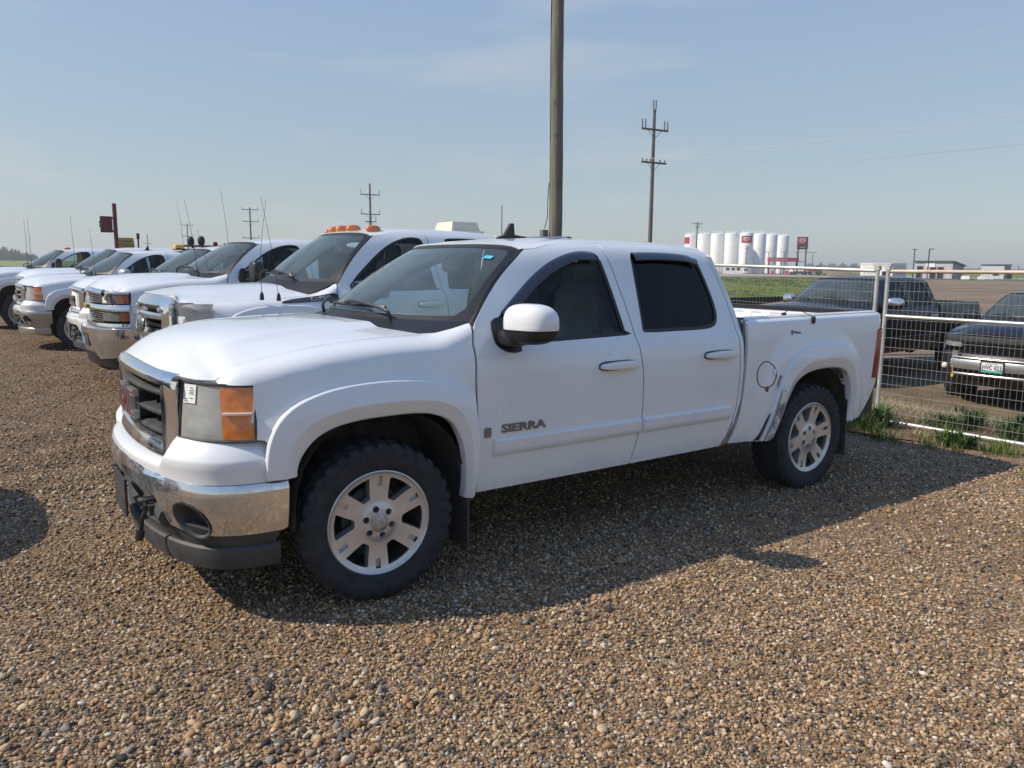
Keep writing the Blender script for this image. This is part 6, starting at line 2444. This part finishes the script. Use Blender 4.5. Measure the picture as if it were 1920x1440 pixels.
wire('faint lower line crossing in front of the pylon sign', (127.6, 110.0, 8.6), (150, 20, 7.6), 1.6, .013)

# ------------------------------------------------------------------ tank yard and card-lock station
TANK_R, TANK_H = 1.86, 11.6
tank_m = lathe([(TANK_R, 0), (TANK_R, 11.2), (TANK_R - .05, 11.28), (TANK_R * .55, 11.52), (0, 11.6)], 40, 'z', flip=True)
ring_m = merge(*[lathe([(TANK_R + .012, z - .04), (TANK_R + .012, z + .04)], 40, 'z', flip=True) for z in (2.4, 4.8, 7.2, 9.6)])
vent_m = merge(*[lathe([(.0, .0), (.13, 0), (.13, .45), (.0, .48)], 10, 'z', c=(math.cos(a) * q, math.sin(a) * q, 11.45), flip=True) for a, q in ((.4, .5), (2.2, 1.1), (4.2, 1.2))])
rail_m = merge(tube([(1.5 * math.cos(a), 1.5 * math.sin(a), 11.95) for a in np.linspace(0, 2 * math.pi, 25)], .03, 4, cap=False), *[tube([(1.5 * math.cos(a), 1.5 * math.sin(a), 11.3), (1.5 * math.cos(a), 1.5 * math.sin(a), 11.95)], .03, 4) for a in np.linspace(0, 2 * math.pi, 9)[:-1]])
base_m = lathe([(TANK_R + .12, 0), (TANK_R + .12, .35), (TANK_R, .36)], 40, 'z', flip=True)
tank_parts = [(n, make_mesh(n, m, M[k], 40)) for n, m, k in (('shell', tank_m, 'tank'), ('seam', ring_m, 'tank'), ('vent', vent_m, 'tank'), ('railing', rail_m, 'tank'), ('plinth', base_m, 'concrete'))]
TK = [(175.8, 155.7, 'leftmost white tank, a sliver of red panel at its left edge'), (176.6, 151.4, 'second white tank from left, right of the single-crossarm pole'), (177.4, 147.1, 'third plain white tank from the left in the front row'),
      (178.2, 142.7, 'plain white tank directly left of the tank with red panel'), (178.6, 137.8, 'white tank carrying a red panel and PETROLEUM lettering'),
      (185.7, 138.9, 'shaded white tank directly right of the lettered tank'), (193.5, 140.8, 'shaded white tank, second from right, behind the red canopy'), (201.5, 142.6, 'rightmost white tank standing nearest the pylon sign')]
tank_roots = []
for x, y, lab in TK:
    o = thing('storage_tank', lab, 'storage tank', (x, y, 0), math.atan2(y + 4.45, x + 1.65) + math.pi, 'white upright storage tanks')
    for n, me in tank_parts:
        part(n, me, None, o)
    tank_roots.append(o)


def on_tank(w, h, zc, a0, d=.02):
    """curved label on the tank wall; local +x looks back at the yard"""
    def fn(s, z):
        a = a0 + s / TANK_R
        return np.stack([(TANK_R + d) * np.cos(a), (TANK_R + d) * np.sin(a), z])
    return panel([(-w / 2, zc - h / 2), (w / 2, zc - h / 2), (w / 2, zc + h / 2), (-w / 2, zc + h / 2)], fn, .25, flange=.01)


def tank_text(s, size, zc, a0, d, rot=False, k=1.0):
    v, f = wide(text_geo(s, size, .004, .035), k)
    v = v.copy()
    if rot:
        v[:, 0], v[:, 1] = v[:, 1].copy(), -v[:, 0].copy()
    a = a0 + v[:, 0] / TANK_R
    return np.stack([(TANK_R + d + v[:, 2]) * np.cos(a), (TANK_R + d + v[:, 2]) * np.sin(a), zc + v[:, 1]], 1), f


def shield(wd, ht):
    return [(-wd / 2, ht * .35), (-wd * .32, ht * .5), (wd * .32, ht * .5), (wd / 2, ht * .35), (wd / 2, -ht * .1), (0, -ht * .5), (-wd / 2, -ht * .1)]


def shield_on_tank(wd, ht, zc, a0, d):
    return panel(shield(wd, ht), lambda s, z: np.stack([(TANK_R + d) * np.cos(a0 + s / TANK_R), (TANK_R + d) * np.sin(a0 + s / TANK_R), zc + z]), .2, flange=.005)


E_ = tank_roots[4]
A0 = .02
part('red_panel', on_tank(3.1, 1.95, 9.55, A0), M['coop_red'], E_)
part('shield', shield_on_tank(1.75, 1.15, 9.55, A0, .03), M['label'], E_)
part('shield_inset', shield_on_tank(1.45, .85, 9.55, A0, .04), M['coop_red'], E_)
part('emblem_lettering', tank_text('CO-OP', .52, 9.66, A0, .05, k=1.0), M['label'], E_)
part('vertical_lettering', tank_text('PETROLEUM', .92, 5.1, A0 + .12, .03, rot=True, k=1.02), M['tank_grey'], E_)
part('red_panel', on_tank(3.1, 1.95, 9.55, -1.05), M['coop_red'], tank_roots[0])
for k, (o, zz) in enumerate(((tank_roots[3], 1.2), (tank_roots[4], 1.2))):
    part('hatch_window', on_tank(.9, .55, zz, .3 if k == 0 else .1, .03), M['dark'], o)

# pylon sign
vd = R(34.5)
sg = thing('pylon_sign', 'tall black pylon sign with red square emblem on two posts', 'sign', (172.4, 115.6, 0), vd + math.pi / 2 + R(8))
for s in (-1, 1):
    part('post', box((s * .95, 0, 3.3), (.28, .30, 6.6)), M['black'], sg)
part('cross_tie', box((0, 0, 3.4), (1.7, .12, .12)), M['black'], sg)
part('cabinet', box((0, 0, 8.0), (2.55, .50, 3.1)), M['sign_black'], sg)
part('red_field', box((.12, .262, 8.55), (1.95, .03, 1.85)), M['coop_red'], sg)
yv = lambda a, b: (-a, .285, b)
part('shield', panel(shield(1.35, 1.15), lambda a, b: np.stack([.12 - a, 0 * a + .295, 8.55 + b]), .3, flange=.01), M['label'], sg)
part('shield_inset', panel(shield(1.12, .88), lambda a, b: np.stack([.12 - a, 0 * a + .305, 8.55 + b]), .3, flange=.005), M['coop_red'], sg)
part('emblem_lettering', place(text_geo('CO-OP', .36, .004, .012), (.12, .315, 8.62), (-1, 0, 0), (0, 0, 1)), M['label'], sg)
part('name_lettering', place(text_geo('Cardlock', .38, .004, .010), (.0, .265, 7.0), (-1, 0, 0), (0, 0, 1)), M['label'], sg)
for o in kids(sg):
    if o.name.startswith(('red', 'shield', 'emblem', 'name')):
        pass

# fuelling canopy, lamps, pumps
cdir = math.atan2(121.9 - 126.2, 179.7 - 173.3)
cp = thing('fuel_canopy', 'long red canopy beam lettered CO-OP Cardlock on dark posts', 'canopy', (176.5, 124.05, 0), cdir)
part('beam', box((0, 0, 3.95), (7.9, 1.2, 1.0)), M['coop_red2'], cp)
for s in (-3.6, -.4, 3.6):
    part('post', box((s, 0, 1.7), (.22, .22, 3.45)), M['black'], cp)
part('end_cap', box((3.97, 0, 3.95), (.10, 1.22, 1.02)), M['black'], cp)
part('lettering', merge(place(text_geo('CO-OP', .66, .01, .03), (-2.55, -.61, 3.95), (1, 0, 0), (0, 0, 1)), place(text_geo('Cardlock', .62, .01, .01), (-.15, -.61, 3.95), (1, 0, 0), (0, 0, 1))), M['label'], cp)
lamp0 = None
for k, (x, y, lab) in enumerate([(173.6, 126.45, 'yard lamp with flat T head at the left end of the red canopy'), (177.0, 124.05, 'yard lamp with flat T head at the middle of the red canopy'), (179.8, 122.1, 'yard lamp with flat T head at the right end of the red canopy'),
                                 (181.7, 120.7, 'yard lamp with flat T head showing between the pylon posts'), (183.2, 119.7, 'yard lamp with flat T head right of the pylon sign')]):
    if lamp0 is None:
        o = lamp0 = thing('yard_lamp', lab, 'lamp post', (x, y, 0), vd + math.pi / 2, 'yard lamps of the fuelling station')
        part('mast', tube([(0, 0, 0), (0, 0, 5.9)], .085, 6), M['black'], o)
        part('lamp_head', merge(box((-.5, 0, 5.95), (.75, .3, .12)), box((.5, 0, 5.95), (.75, .3, .12))), M['black'], o)
    else:
        o = copy_tree(lamp0)
        o.location = (x, y, 0)
        o['label'] = lab
for k, (x, y, lab) in enumerate([(172.3, 124.0, 'red fuel pump under the left end of the red canopy'), (175.3, 121.7, 'red fuel pump with white top, left of its twin'), (176.1, 121.1, 'red fuel pump with white top, right of its twin')]):
    o = thing('fuel_pump', lab, 'fuel pump', (x, y, 0), vd, 'red fuel pumps')
    part('cabinet', merge(box((0, 0, .75), (.6, .7, 1.5), taper=.94)), M['coop_red2'], o)
    part('display', box((-.31, 0, 1.2), (.03, .5, .35)), M['label'], o)
    part('pump_cap', box((0, 0, 1.56), (.62, .72, .12)), M['label'], o)
o = thing('service_truck', 'small white fuel truck standing under the pylon sign', 'truck', (176.5, 118.5, 0), vd + R(70))
part('tank_body', tube([(-1.5, 0, 1.4), (1.4, 0, 1.4)], .75, 14), M['label'], o)
part('cab', box((2.2, 0, 1.45), (1.1, 1.6, 1.7), taper=.86), M['label'], o)
part('chassis', box((.3, 0, .6), (4.6, 1.2, .3)), M['black'], o)
for x in (-1.0, 2.1):
    for y in (-.7, .7):
        part('wheel', lathe([(0, -.14), (.42, -.14), (.45, 0), (.42, .14), (0, .14)], 14, 'y', c=(x, y, .45), flip=True), M['rubber'], o)
o = thing('tractor', 'dark tractor with red trim right of the pylon sign', 'tractor', (181.0, 117.2, 0), vd + R(95))
part('hood', box((.9, 0, 1.15), (1.8, .8, .8)), M['coop_red2'], o)
part('cab', box((-.5, 0, 1.7), (1.2, 1.3, 1.4), taper=.85), M['black'], o)
part('exhaust', tube([(.9, .2, 1.5), (.9, .2, 3.0)], .06, 6), M['black'], o)
for x, r in ((-.8, .8), (1.3, .55)):
    for y in (-.8, .8):
        part('wheel', lathe([(0, -.2), (r * .9, -.2), (r, 0), (r * .9, .2), (0, .2)], 16, 'y', c=(x, y, r), flip=True), M['rubber'], o)
o = thing('scrap_heap', 'dark heap of dirt beside the tractor near the road', 'dirt heap', (186.0, 113.5, 0))
hp = lathe([(4.2, 0), (3.4, .45), (2.2, .95), (1.0, 1.2), (0, 1.25)], 22, 'z', flip=True)
hp[0][:, 2] *= 1 + .3 * np.sin(hp[0][:, 0] * 2.1) * np.cos(hp[0][:, 1] * 1.7)
part('heap', hp, M['dirt_lot'], o)
o = thing('kiosk', 'low white kiosk with dark window at the foot of the tanks', 'kiosk', (172.8, 137.5, 0), R(38) + math.pi)
part('body', box((0, 0, 1.1), (1.6, 5.2, 2.2)), M['tank'], o)
for y in (-1.2, .2, 1.6):
    part('window', box((.81, y, 1.35), (.03, .9, .7)), M['dark'], o)

# ------------------------------------------------------------------ buildings on the right
def building(name, label, cat, cxy, yaw, L, D, h0, h1, wall, side, roofm, openings, sign=None, over=.35):
    """mono-pitch building: local x along the front, local -y faces the yard"""
    o = thing(name, label, cat, (cxy[0], cxy[1], float(gz(*cxy))), yaw)
    x, y = L / 2, D / 2
    V = [(-x, -y, 0), (x, -y, 0), (x, y, 0), (-x, y, 0), (-x, -y, h0), (x, -y, h0), (x, y, h1), (-x, y, h1)]
    part('front_wall', (np.array([V[0], V[1], V[5], V[4], (V[0][0], -y + .12, 0), (V[1][0], -y + .12, 0), (V[1][0], -y + .12, h0), (V[0][0], -y + .12, h0)]), [(0, 1, 2, 3), (5, 4, 7, 6), (3, 2, 6, 7), (0, 3, 7, 4), (2, 1, 5, 6)]), wall, o, smooth_shade=False)
    part('side_wall', (np.array(V), [(1, 2, 6, 5), (3, 0, 4, 7), (2, 3, 7, 6)]), side, o, smooth_shade=False)  # darker colour than the front puts the unlit side's shade into the wall
    rr = np.array([(-x - over, -y - over, h0 + .02), (x + over, -y - over, h0 + .02), (x + over, y + over, h1 + .02), (-x - over, y + over, h1 + .02)])
    part('roof', (np.vstack([rr, rr + [0, 0, .22]]), [(3, 2, 1, 0), (4, 5, 6, 7), (0, 1, 5, 4), (1, 2, 6, 5), (2, 3, 7, 6), (3, 0, 4, 7)]), roofm, o, smooth_shade=False)
    for k in range(int(L / .9)):
        xx = -x + .45 + k * .9
        part('wall_panel', box((xx, -y - .012, h0 * .5), (.86, .02, h0 - .06)), wall, o, smooth_shade=False)
    for nm, ox, oz, w, h in openings:
        f = part(nm, box((ox, -y - .045, oz), (w, .05, h)), M['dark'], o, smooth_shade=False)
        part('frame', merge(box((ox, -y - .06, oz + h / 2 + .04), (w + .16, .07, .08)), box((ox - w / 2 - .04, -y - .06, oz), (.08, .07, h)), box((ox + w / 2 + .04, -y - .06, oz), (.08, .07, h))), side, f, smooth_shade=False)
    if sign:
        part('sign_board', box((sign[0], -y - .07, sign[1]), (sign[2], .06, sign[3])), M['label'], o, smooth_shade=False)
    return o


by = R(-80)


def front_at(az, rr, D):
    x, y = polar(az, rr)
    return (x + math.cos(R(10)) * D / 2, y + math.sin(R(10)) * D / 2)


building('office_building', 'grey panelled office with dark sloping roof and blank white sign', 'building', front_at(26.55, 171, 7.2), by, 6.6, 7.2, 3.15, 2.35, M['panel_grey'], M['panel_dark'], M['roof_dark'],
         [('window', -2.4, 1.95, 1.0, .7), ('door', -.1, 1.1, 1.0, 2.1), ('door', 1.25, 1.1, 1.0, 2.1), ('door', -2.5, .75, 1.0, 1.3)], (-.6, 2.55, 1.6, .75))
building('storage_shed', 'small pale metal shed with flat dark roof near the frame edge', 'shed', front_at(23.3, 177, 5.0), by, 3.9, 5.0, 2.55, 2.60, M['panel_pale'], M['panel_dark'], M['roof_dark'], [('window', .6, .9, .9, .5)], None, .12)
building('portable_trailer', 'long white portable trailer seen over the black pickup roof', 'trailer', front_at(29.9, 135, 6.0), by, 4.9, 6.0, 2.55, 2.58, M['tank'], M['panel_pale'], M['tank'], [('window', 1.4, 1.2, .9, .6)], None, .05)
o = thing('waste_bin', 'dark square bin right of the pale metal shed', 'bin', (164.9, 64.4, 0), by)
part('bin_body', box((0, 0, .65), (1.3, 1.1, 1.3), taper=1.05), M['black'], o)
part('bin_lid', box((0, 0, 1.35), (1.45, 1.25, .1)), M['panel_dark'], o)
o = thing('small_hut', 'tiny hut with arched dark roof left of the office', 'hut', (133.5, 69.5, 0), by)
part('walls', box((0, 0, .8), (2.0, 1.8, 1.6)), M['tank'], o)
ar = np.linspace(0, math.pi, 11)
part('arched_roof', extrude_poly([(1.15 * math.cos(a), .75 * math.sin(a)) for a in ar], lambda a, b: (a, 1.0, 1.6 + b), 2.0, (0, -1, 0)), M['roof_dark'], o, fix=True)
lp = thing('street_lamp', 'tall dark lamp with double head left of the grey office', 'lamp post', (139.7, 69.8, 0), by, 'tall lamps by the grey office')
part('mast', tube([(0, 0, 0), (0, 0, 5.25)], .09, 6), M['black'], lp)
part('lamp_head', box((0, 0, 5.3), (.75, .3, .12)), M['black'], lp)
lp = thing('street_lamp', 'tall dark lamp with single head in front of the grey office', 'lamp post', (141.9, 68.3, 0), by, 'tall lamps by the grey office')
part('mast', tube([(0, 0, 0), (0, 0, 5.3)], .10, 6), M['black'], lp)
part('lamp_head', box((.35, 0, 5.36), (.9, .34, .14)), M['black'], lp)
o = thing('stop_sign', 'bare metal back of an octagonal road sign at the right edge', 'sign', (123.5, 46.0, 0), R(22) + math.pi / 2)
ot = np.linspace(0, 2 * math.pi, 8, endpoint=False) + math.pi / 8
part('sign_plate', extrude_poly([(.40 * math.cos(a), .40 * math.sin(a)) for a in ot], lambda a, b: (a, 0, 2.12 + b), .02, (0, -1, 0)), M['galv'], o, fix=True)
part('post', box((0, .04, 1.05), (.10, .06, 2.4)), M['far_wood'], o)
for k, (x, y, s, lab) in enumerate([(147.5, 64.2, .8, 'low white block on the ground right of the office'), (150.5, 62.9, .7, 'small cream block standing between office and shed'), (152.5, 62.3, .6, 'smallest cream block just left of the pale shed'), (141.2, 71.5, .7, 'long low white block in front of the office window')]):
    o = thing('concrete_block', lab, 'block', (x, y, 0), by + .2 * k, 'pale blocks lying by the office')
    part('block', box((0, 0, s * .4), (s * 1.8, s, s * .8), taper=.93), M['tank'], o)

# ------------------------------------------------------------------ things behind the row on the left
o = thing('steel_post', 'dark red steel post holding an open red metal box', 'post', (4.05, 34.0, 0), R(80) - math.pi / 2)
part('post', tube([(0, 0, 0), (0, 0, 4.25)], .085, 12), M['red_steel'], o)
bx = part('box_door', merge(box((-.36, 0, 3.34), (.46, .05, .70)), box((-.14, .08, 3.34), (.05, .22, .66))), M['red_steel'], o)
part('bracket', merge(box((-.06, 0, 3.62), (.14, .10, .08)), box((-.06, 0, 3.05), (.14, .10, .08))), M['red_steel'], o)
part('latch', merge(box((-.61, 0, 3.42), (.04, .06, .10)), box((-.61, 0, 3.28), (.04, .06, .10))), M['red_steel'], o)
o = thing('loader', 'tan yellow machine with slatted cab behind the white pickups', 'loader', (5.4, 40.4, 0), R(170))
part('body', merge(box((.3, 0, 1.3), (3.4, 1.6, .9)), box((1.6, 0, 1.9), (1.2, 1.4, .5))), M['machine'], o)
part('cab', merge(box((0, 0, 2.45), (.95, 1.3, 1.0), taper=.84)), M['machine'], o)
for k in range(4):
    part('cab_slat', box((0, 0, 2.2 + .2 * k), (.98 - .06 * k, 1.34, .05)), M['machine_dark'], o)
part('exhaust', merge(tube([(-.62, .1, 1.9), (-.62, .1, 2.9)], .04, 8), tube([(-.62, .1, 2.9), (-.62, .1, 3.2)], .075, 8)), M['black'], o)
for x in (-1.0, 1.3):
    for y in (-.85, .85):
        w_ = part('wheel', lathe([(0, -.2), (.6, -.2), (.66, 0), (.6, .2), (0, .2)], 20, 'y', c=(x, y, .66), flip=True), M['rubber'], o)
        part('hub', lathe([(.0, -.215), (.28, -.215), (.28, .215), (.0, .215)], 16, 'y', c=(x, y, .66), flip=True), M['machine'], w_)
o = thing('steel_rack', 'low rusty steel frame just above the white pickup roofs', 'steel frame', (8.6, 37.5, 0), R(10))
part('rusty_beam', merge(box((0, 0, 2.55), (3.2, .12, .10)), box((-1.5, 0, 1.27), (.12, .12, 2.5)), box((1.5, 0, 1.27), (.12, .12, 2.5))), M['red_steel'], o)
part('rusty_knob', superell((.6, 0, 2.68), (.12, .1, .12), .8, 10, 8), M['red_steel'], o)


# ------------------------------------------------------------------ trees
def leaf_mat(name, a, b_):
    m, nt, b = new_mat(name)
    n = noise(nt, .9, 4, .6)
    c = ramp(nt, n.outputs['Fac'], [(.3, a), (.7, b_)])
    nt.links.new(c, b.inputs['Base Color'])
    b.inputs['Roughness'].default_value = .8
    b.inputs['Specular IOR Level'].default_value = .2
    return m


M['needle'] = leaf_mat('conifer_needles', (0.025, 0.045, 0.022), (0.055, 0.080, 0.035))
M['broad'] = leaf_mat('far_leaves', (0.035, 0.055, 0.022), (0.070, 0.095, 0.035))


def conifer(seed):
    r = np.random.default_rng(seed)
    V, F = [], []
    n = 420
    for k in range(n):
        t = r.random() ** .8
        h = .06 + .94 * t
        rad = (1 - t) ** .85 * .30 * r.uniform(.45, 1.15) + .01
        a = r.uniform(0, 6.28)
        c = np.array([rad * math.cos(a), rad * math.sin(a), h - .05 * rad])
        s = .085 * (1.15 - t) * r.uniform(.6, 1.2) + .012
        d = np.array([math.cos(a), math.sin(a), -.45])
        e = np.array([-math.sin(a), math.cos(a), r.normal(0, .3)])
        b = len(V)
        V += [c - e * s * .6, c + d * s, c + e * s * .6, c - d * s * .5 + np.array([0, 0, s * .5])]
        F.append((b, b + 1, b + 2, b + 3))
    return np.array(V), F


con = [make_mesh('crown', conifer(s), M['needle'], 180, False) for s in (1, 2, 3)]
tr_m = make_mesh('trunk', tube([(0, 0, 0), (0, 0, .55), (0, 0, .95)], [.022, .015, .003], 6), M['far_wood'])
r_ = np.random.default_rng(5)
for k in range(34):
    az = 86.05 + 2.9 * (k + r_.uniform(-.3, .3)) / 34
    rr = 505 + r_.uniform(-25, 30)
    x, y = polar(az, rr)
    fall = np.interp(az, [86.0, 86.6, 87.2, 88.0, 89.0], [.50, .62, .80, 1.0, 1.0])
    H = (7.6 + r_.uniform(-1.6, 1.5)) * fall
    o = thing('conifer_tree', 'dark conifer in the tree row on the far left horizon', 'tree', (x, y, 1.6), r_.uniform(0, 6.28), 'conifers on the left horizon')
    for nm, me in (('crown', con[k % 3]), ('trunk', tr_m)):
        q = part(nm, me, None, o)
        wd = H * r_.uniform(.85, 1.25)
        q.scale = (wd, wd, H)


def tree_mass(name, az0, az1, rr, hmax, seed, n):
    r = np.random.default_rng(seed)
    V, F = [], []
    for k in range(n):
        az = r.uniform(az0, az1)
        env = .35 + .65 * (0.5 + .5 * math.sin(az * 9.0 + seed)) * (0.6 + .4 * math.sin(az * 23 + 1.3))
        edge = min(1, (az - az0) / .5 + .15, (az1 - az) / .5 + .15)
        h = r.uniform(0, 1) ** .7 * hmax * env * edge
        x, y = polar(az, rr + r.uniform(-12, 12))
        s = r.uniform(.8, 2.2)
        c = np.array([x, y, 1.6 + h])
        a, b = r.normal(size=3), r.normal(size=3)
        a = a / np.linalg.norm(a) * s
        b = b / np.linalg.norm(b) * s
        i = len(V)
        V += [c - a, c - b * .7, c + a, c + b * .7]
        F.append((i, i + 1, i + 2, i + 3))
    o = part(name, (np.array(V), F), M['broad'], sharp=180, smooth_shade=False)
    o['kind'] = 'stuff'
    return o


tree_mass('treeline', 30.3, 34.6, 960, 6.5, 3, 3600)
tree_mass('treeline', 21.0, 27.2, 1300, 3.0, 6, 1600)
tree_mass('treeline', 86.0, 89.2, 560, 4.0, 8, 1600)


# ------------------------------------------------------------------ weeds and grass by the fence
def tuft(seed, n, h, lean, width, leafy=False):
    r = np.random.default_rng(seed)
    V, F = [], []
    for k in range(n):
        a = r.uniform(0, 6.28)
        L = h * r.uniform(.45, 1.1)
        ln = lean * r.uniform(.3, 1.3)
        w = width * r.uniform(.7, 1.3)
        d = np.array([math.cos(a), math.sin(a), 0])
        e = np.array([-d[1], d[0], 0])
        b0 = d * r.uniform(0, .03) + np.array([r.normal(0, .03), r.normal(0, .03), 0])
        pr = []
        for t in (0, .35, .7, 1.0):
            p = b0 + d * ln * L * t ** 1.6 + np.array([0, 0, L * (t - .28 * ln * t * t)])
            ww = w * ((1 - t) if not leafy else (math.sin(math.pi * min(1, .12 + .88 * t)) + .05))
            pr.append((p - e * ww, p + e * ww))
        i = len(V)
        for q in pr:
            V += [q[0], q[1]]
        for j in range(3):
            F.append((i + 2 * j, i + 2 * j + 1, i + 2 * j + 3, i + 2 * j + 2))
    return np.array(V), F


def blade_mat(name, stops):
    m, nt, b = new_mat(name)
    at = nd(nt, 'ShaderNodeAttribute', attribute_type='INSTANCER', attribute_name='tone')
    n = noise(nt, 9.0, 3, .6)
    f = math_n(nt, 'ADD', at.outputs['Fac'], math_n(nt, 'MULTIPLY', math_n(nt, 'SUBTRACT', n.outputs['Fac'], .5), .5))
    c = ramp(nt, f, stops)
    nt.links.new(c, b.inputs['Base Color'])
    b.inputs['Roughness'].default_value = .6
    b.inputs['Specular IOR Level'].default_value = .25
    return m


M['blade'] = blade_mat('grass_blade', [(0.0, (0.05, 0.095, 0.018)), (.45, (0.10, 0.16, 0.030)), (.75, (0.20, 0.22, 0.06)), (1.0, (0.36, 0.30, 0.16))])
M['straw'] = blade_mat('dry_straw', [(0.0, (0.17, 0.12, 0.07)), (.5, (0.34, 0.26, 0.15)), (1.0, (0.50, 0.41, 0.26))])
M['weed'] = blade_mat('weed_leaf', [(0.0, (0.035, 0.085, 0.016)), (.6, (0.080, 0.15, 0.030)), (1.0, (0.16, 0.22, 0.05))])
green = [make_mesh('grass_tuft', tuft(s, 16, .20, .7, .0035), M['blade'], 180) for s in range(4)]
dry = [make_mesh('straw_tuft', tuft(s + 20, 14, .16, 1.5, .0028), M['straw'], 180) for s in range(4)]


def strew(name, meshes, n, region, size, seed):
    r = np.random.default_rng(seed)
    x = r.uniform(region[0], region[1], n)
    y = r.uniform(region[2], region[3], n)
    d = fbm(x, y, seed, 4, 2.0)
    k = d > region[4]
    if len(region) > 5:
        k &= region[5](x, y)
    x, y = x[k], y[k]
    z = gz(x, y) + relief(x, y) * smooth(6.6, 5.6, x) + .008
    s = size * r.uniform(.5, 1.35, len(x)) * np.where((x > 6.28) & (x < 6.72) & (y < .2), .45, 1.0)
    S = np.stack([s, s, s * r.uniform(.7, 1.2, len(x))], 1)
    ROT = np.stack([r.normal(0, .12, len(x)), r.normal(0, .12, len(x)), r.uniform(0, 6.28, len(x))], 1)
    return scatter(name, meshes, np.stack([x, y, z], 1), S, ROT, r.random(len(x)), r.integers(0, len(meshes), len(x)))


strew('grass', green, 4200, (5.75, 9.6, -6, 6, .10, lambda x, y: (x > 6.05 + .25 * np.sin(2.3 * y)) | ((y > -.6) & (y < 1.6) & (x > 5.55))), 1.0, 11)
strew('dry_grass', dry, 14000, (5.9, 10.4, -6, 6.5, -.25, lambda x, y: x > 6.15 + .2 * np.sin(1.7 * y + 1)), 1.0, 12)
strew('grass', green, 500, (5.4, 6.6, -5, 4, .25), .45, 13)

# leafy weeds one can pick out
WEEDS = [(5.82, .55, .50, 'big leafy green weed beside the rear bumper of the white pickup'), (5.98, .28, .46, 'leafy weed growing at the end of the fence bottom rail'), (5.66, .86, .34, 'low leafy weed behind the rear wheel of the white pickup'),
         (6.30, .02, .30, 'small weed clump at the left end of the rusty-topped fence panel'), (7.15, -.62, .27, 'tall pale green weed behind the fence, before the fog lamp'), (6.95, -1.15, .28, 'bright green bushy weed behind the fence below the number plate'),
         (6.85, -.45, .18, 'short weed behind the fence under the yellow plug'), (6.10, -.95, .20, 'tiny weed on the gravel in front of the fence rail')]
for k, (x, y, h, lab) in enumerate(WEEDS):
    o = thing('weed_plant', lab, 'weed', (x, y, float(gz(x, y)) + .01), k * 1.3, 'leafy weeds along the fence')
    bushes = []
    rr_ = np.random.default_rng(60 + k)
    for q in range(7):
        v_, f_ = tuft(600 + 10 * k + q, 26, h * rr_.uniform(.45, .95), .85, .0075, leafy=True)
        bushes.append((v_ + np.array([rr_.normal(0, .08), rr_.normal(0, .09), 0]), f_))
        # leaves set up the stem
        v2, f2 = tuft(900 + 10 * k + q, 14, h * .42, 1.1, .008, leafy=True)
        bushes.append((v2 + np.array([rr_.normal(0, .07), rr_.normal(0, .07), h * rr_.uniform(.25, .6)]), f2))
    part('leaves', merge(*bushes), M['weed'], o, sharp=180)
    part('stems', tuft(90 + k, 16, h * 1.1, .35, .0025), M['blade'], o, sharp=180)


r_ = np.random.default_rng(44)
n_ = 9000
az_, rr_ = r_.uniform(33.4, 62, n_), np.sqrt(r_.uniform(58 ** 2, 150 ** 2, n_))
x_, y_ = -1.65 + rr_ * np.cos(np.radians(az_)), -4.45 + rr_ * np.sin(np.radians(az_))
kk = fbm(x_, y_, 5, 4, .12) + r_.normal(0, .3, n_) > .0
x_, y_ = x_[kk], y_[kk]
sc_ = r_.uniform(2.0, 5.0, len(x_))
scatter('field_grass', green, np.stack([x_, y_, gz(x_, y_) + .03], 1), np.stack([sc_ * 1.6, sc_ * 1.6, sc_ * .55], 1), np.stack([0 * x_, 0 * x_, r_.uniform(0, 6.28, len(x_))], 1), r_.random(len(x_)) ** .8, r_.integers(0, 4, len(x_)))


# ------------------------------------------------------------------ haze
hz = part('haze', box((0, 0, 6.3), (4700, 4700, 17.0)), None, smooth_shade=False)
hm = bpy.data.materials.new('haze_air')
hm.use_nodes = True
hnt = hm.node_tree
hnt.nodes.clear()
ho = hnt.nodes.new('ShaderNodeOutputMaterial')
hv = hnt.nodes.new('ShaderNodeVolumePrincipled')
hv.inputs['Color'].default_value = (0.93, 0.97, 1.0, 1)
hv.inputs['Density'].default_value = HAZE
hv.inputs['Anisotropy'].default_value = 0.2
hnt.links.new(hv.outputs[0], ho.inputs['Volume'])
hz.data.materials.append(hm)
hz['kind'] = 'stuff'
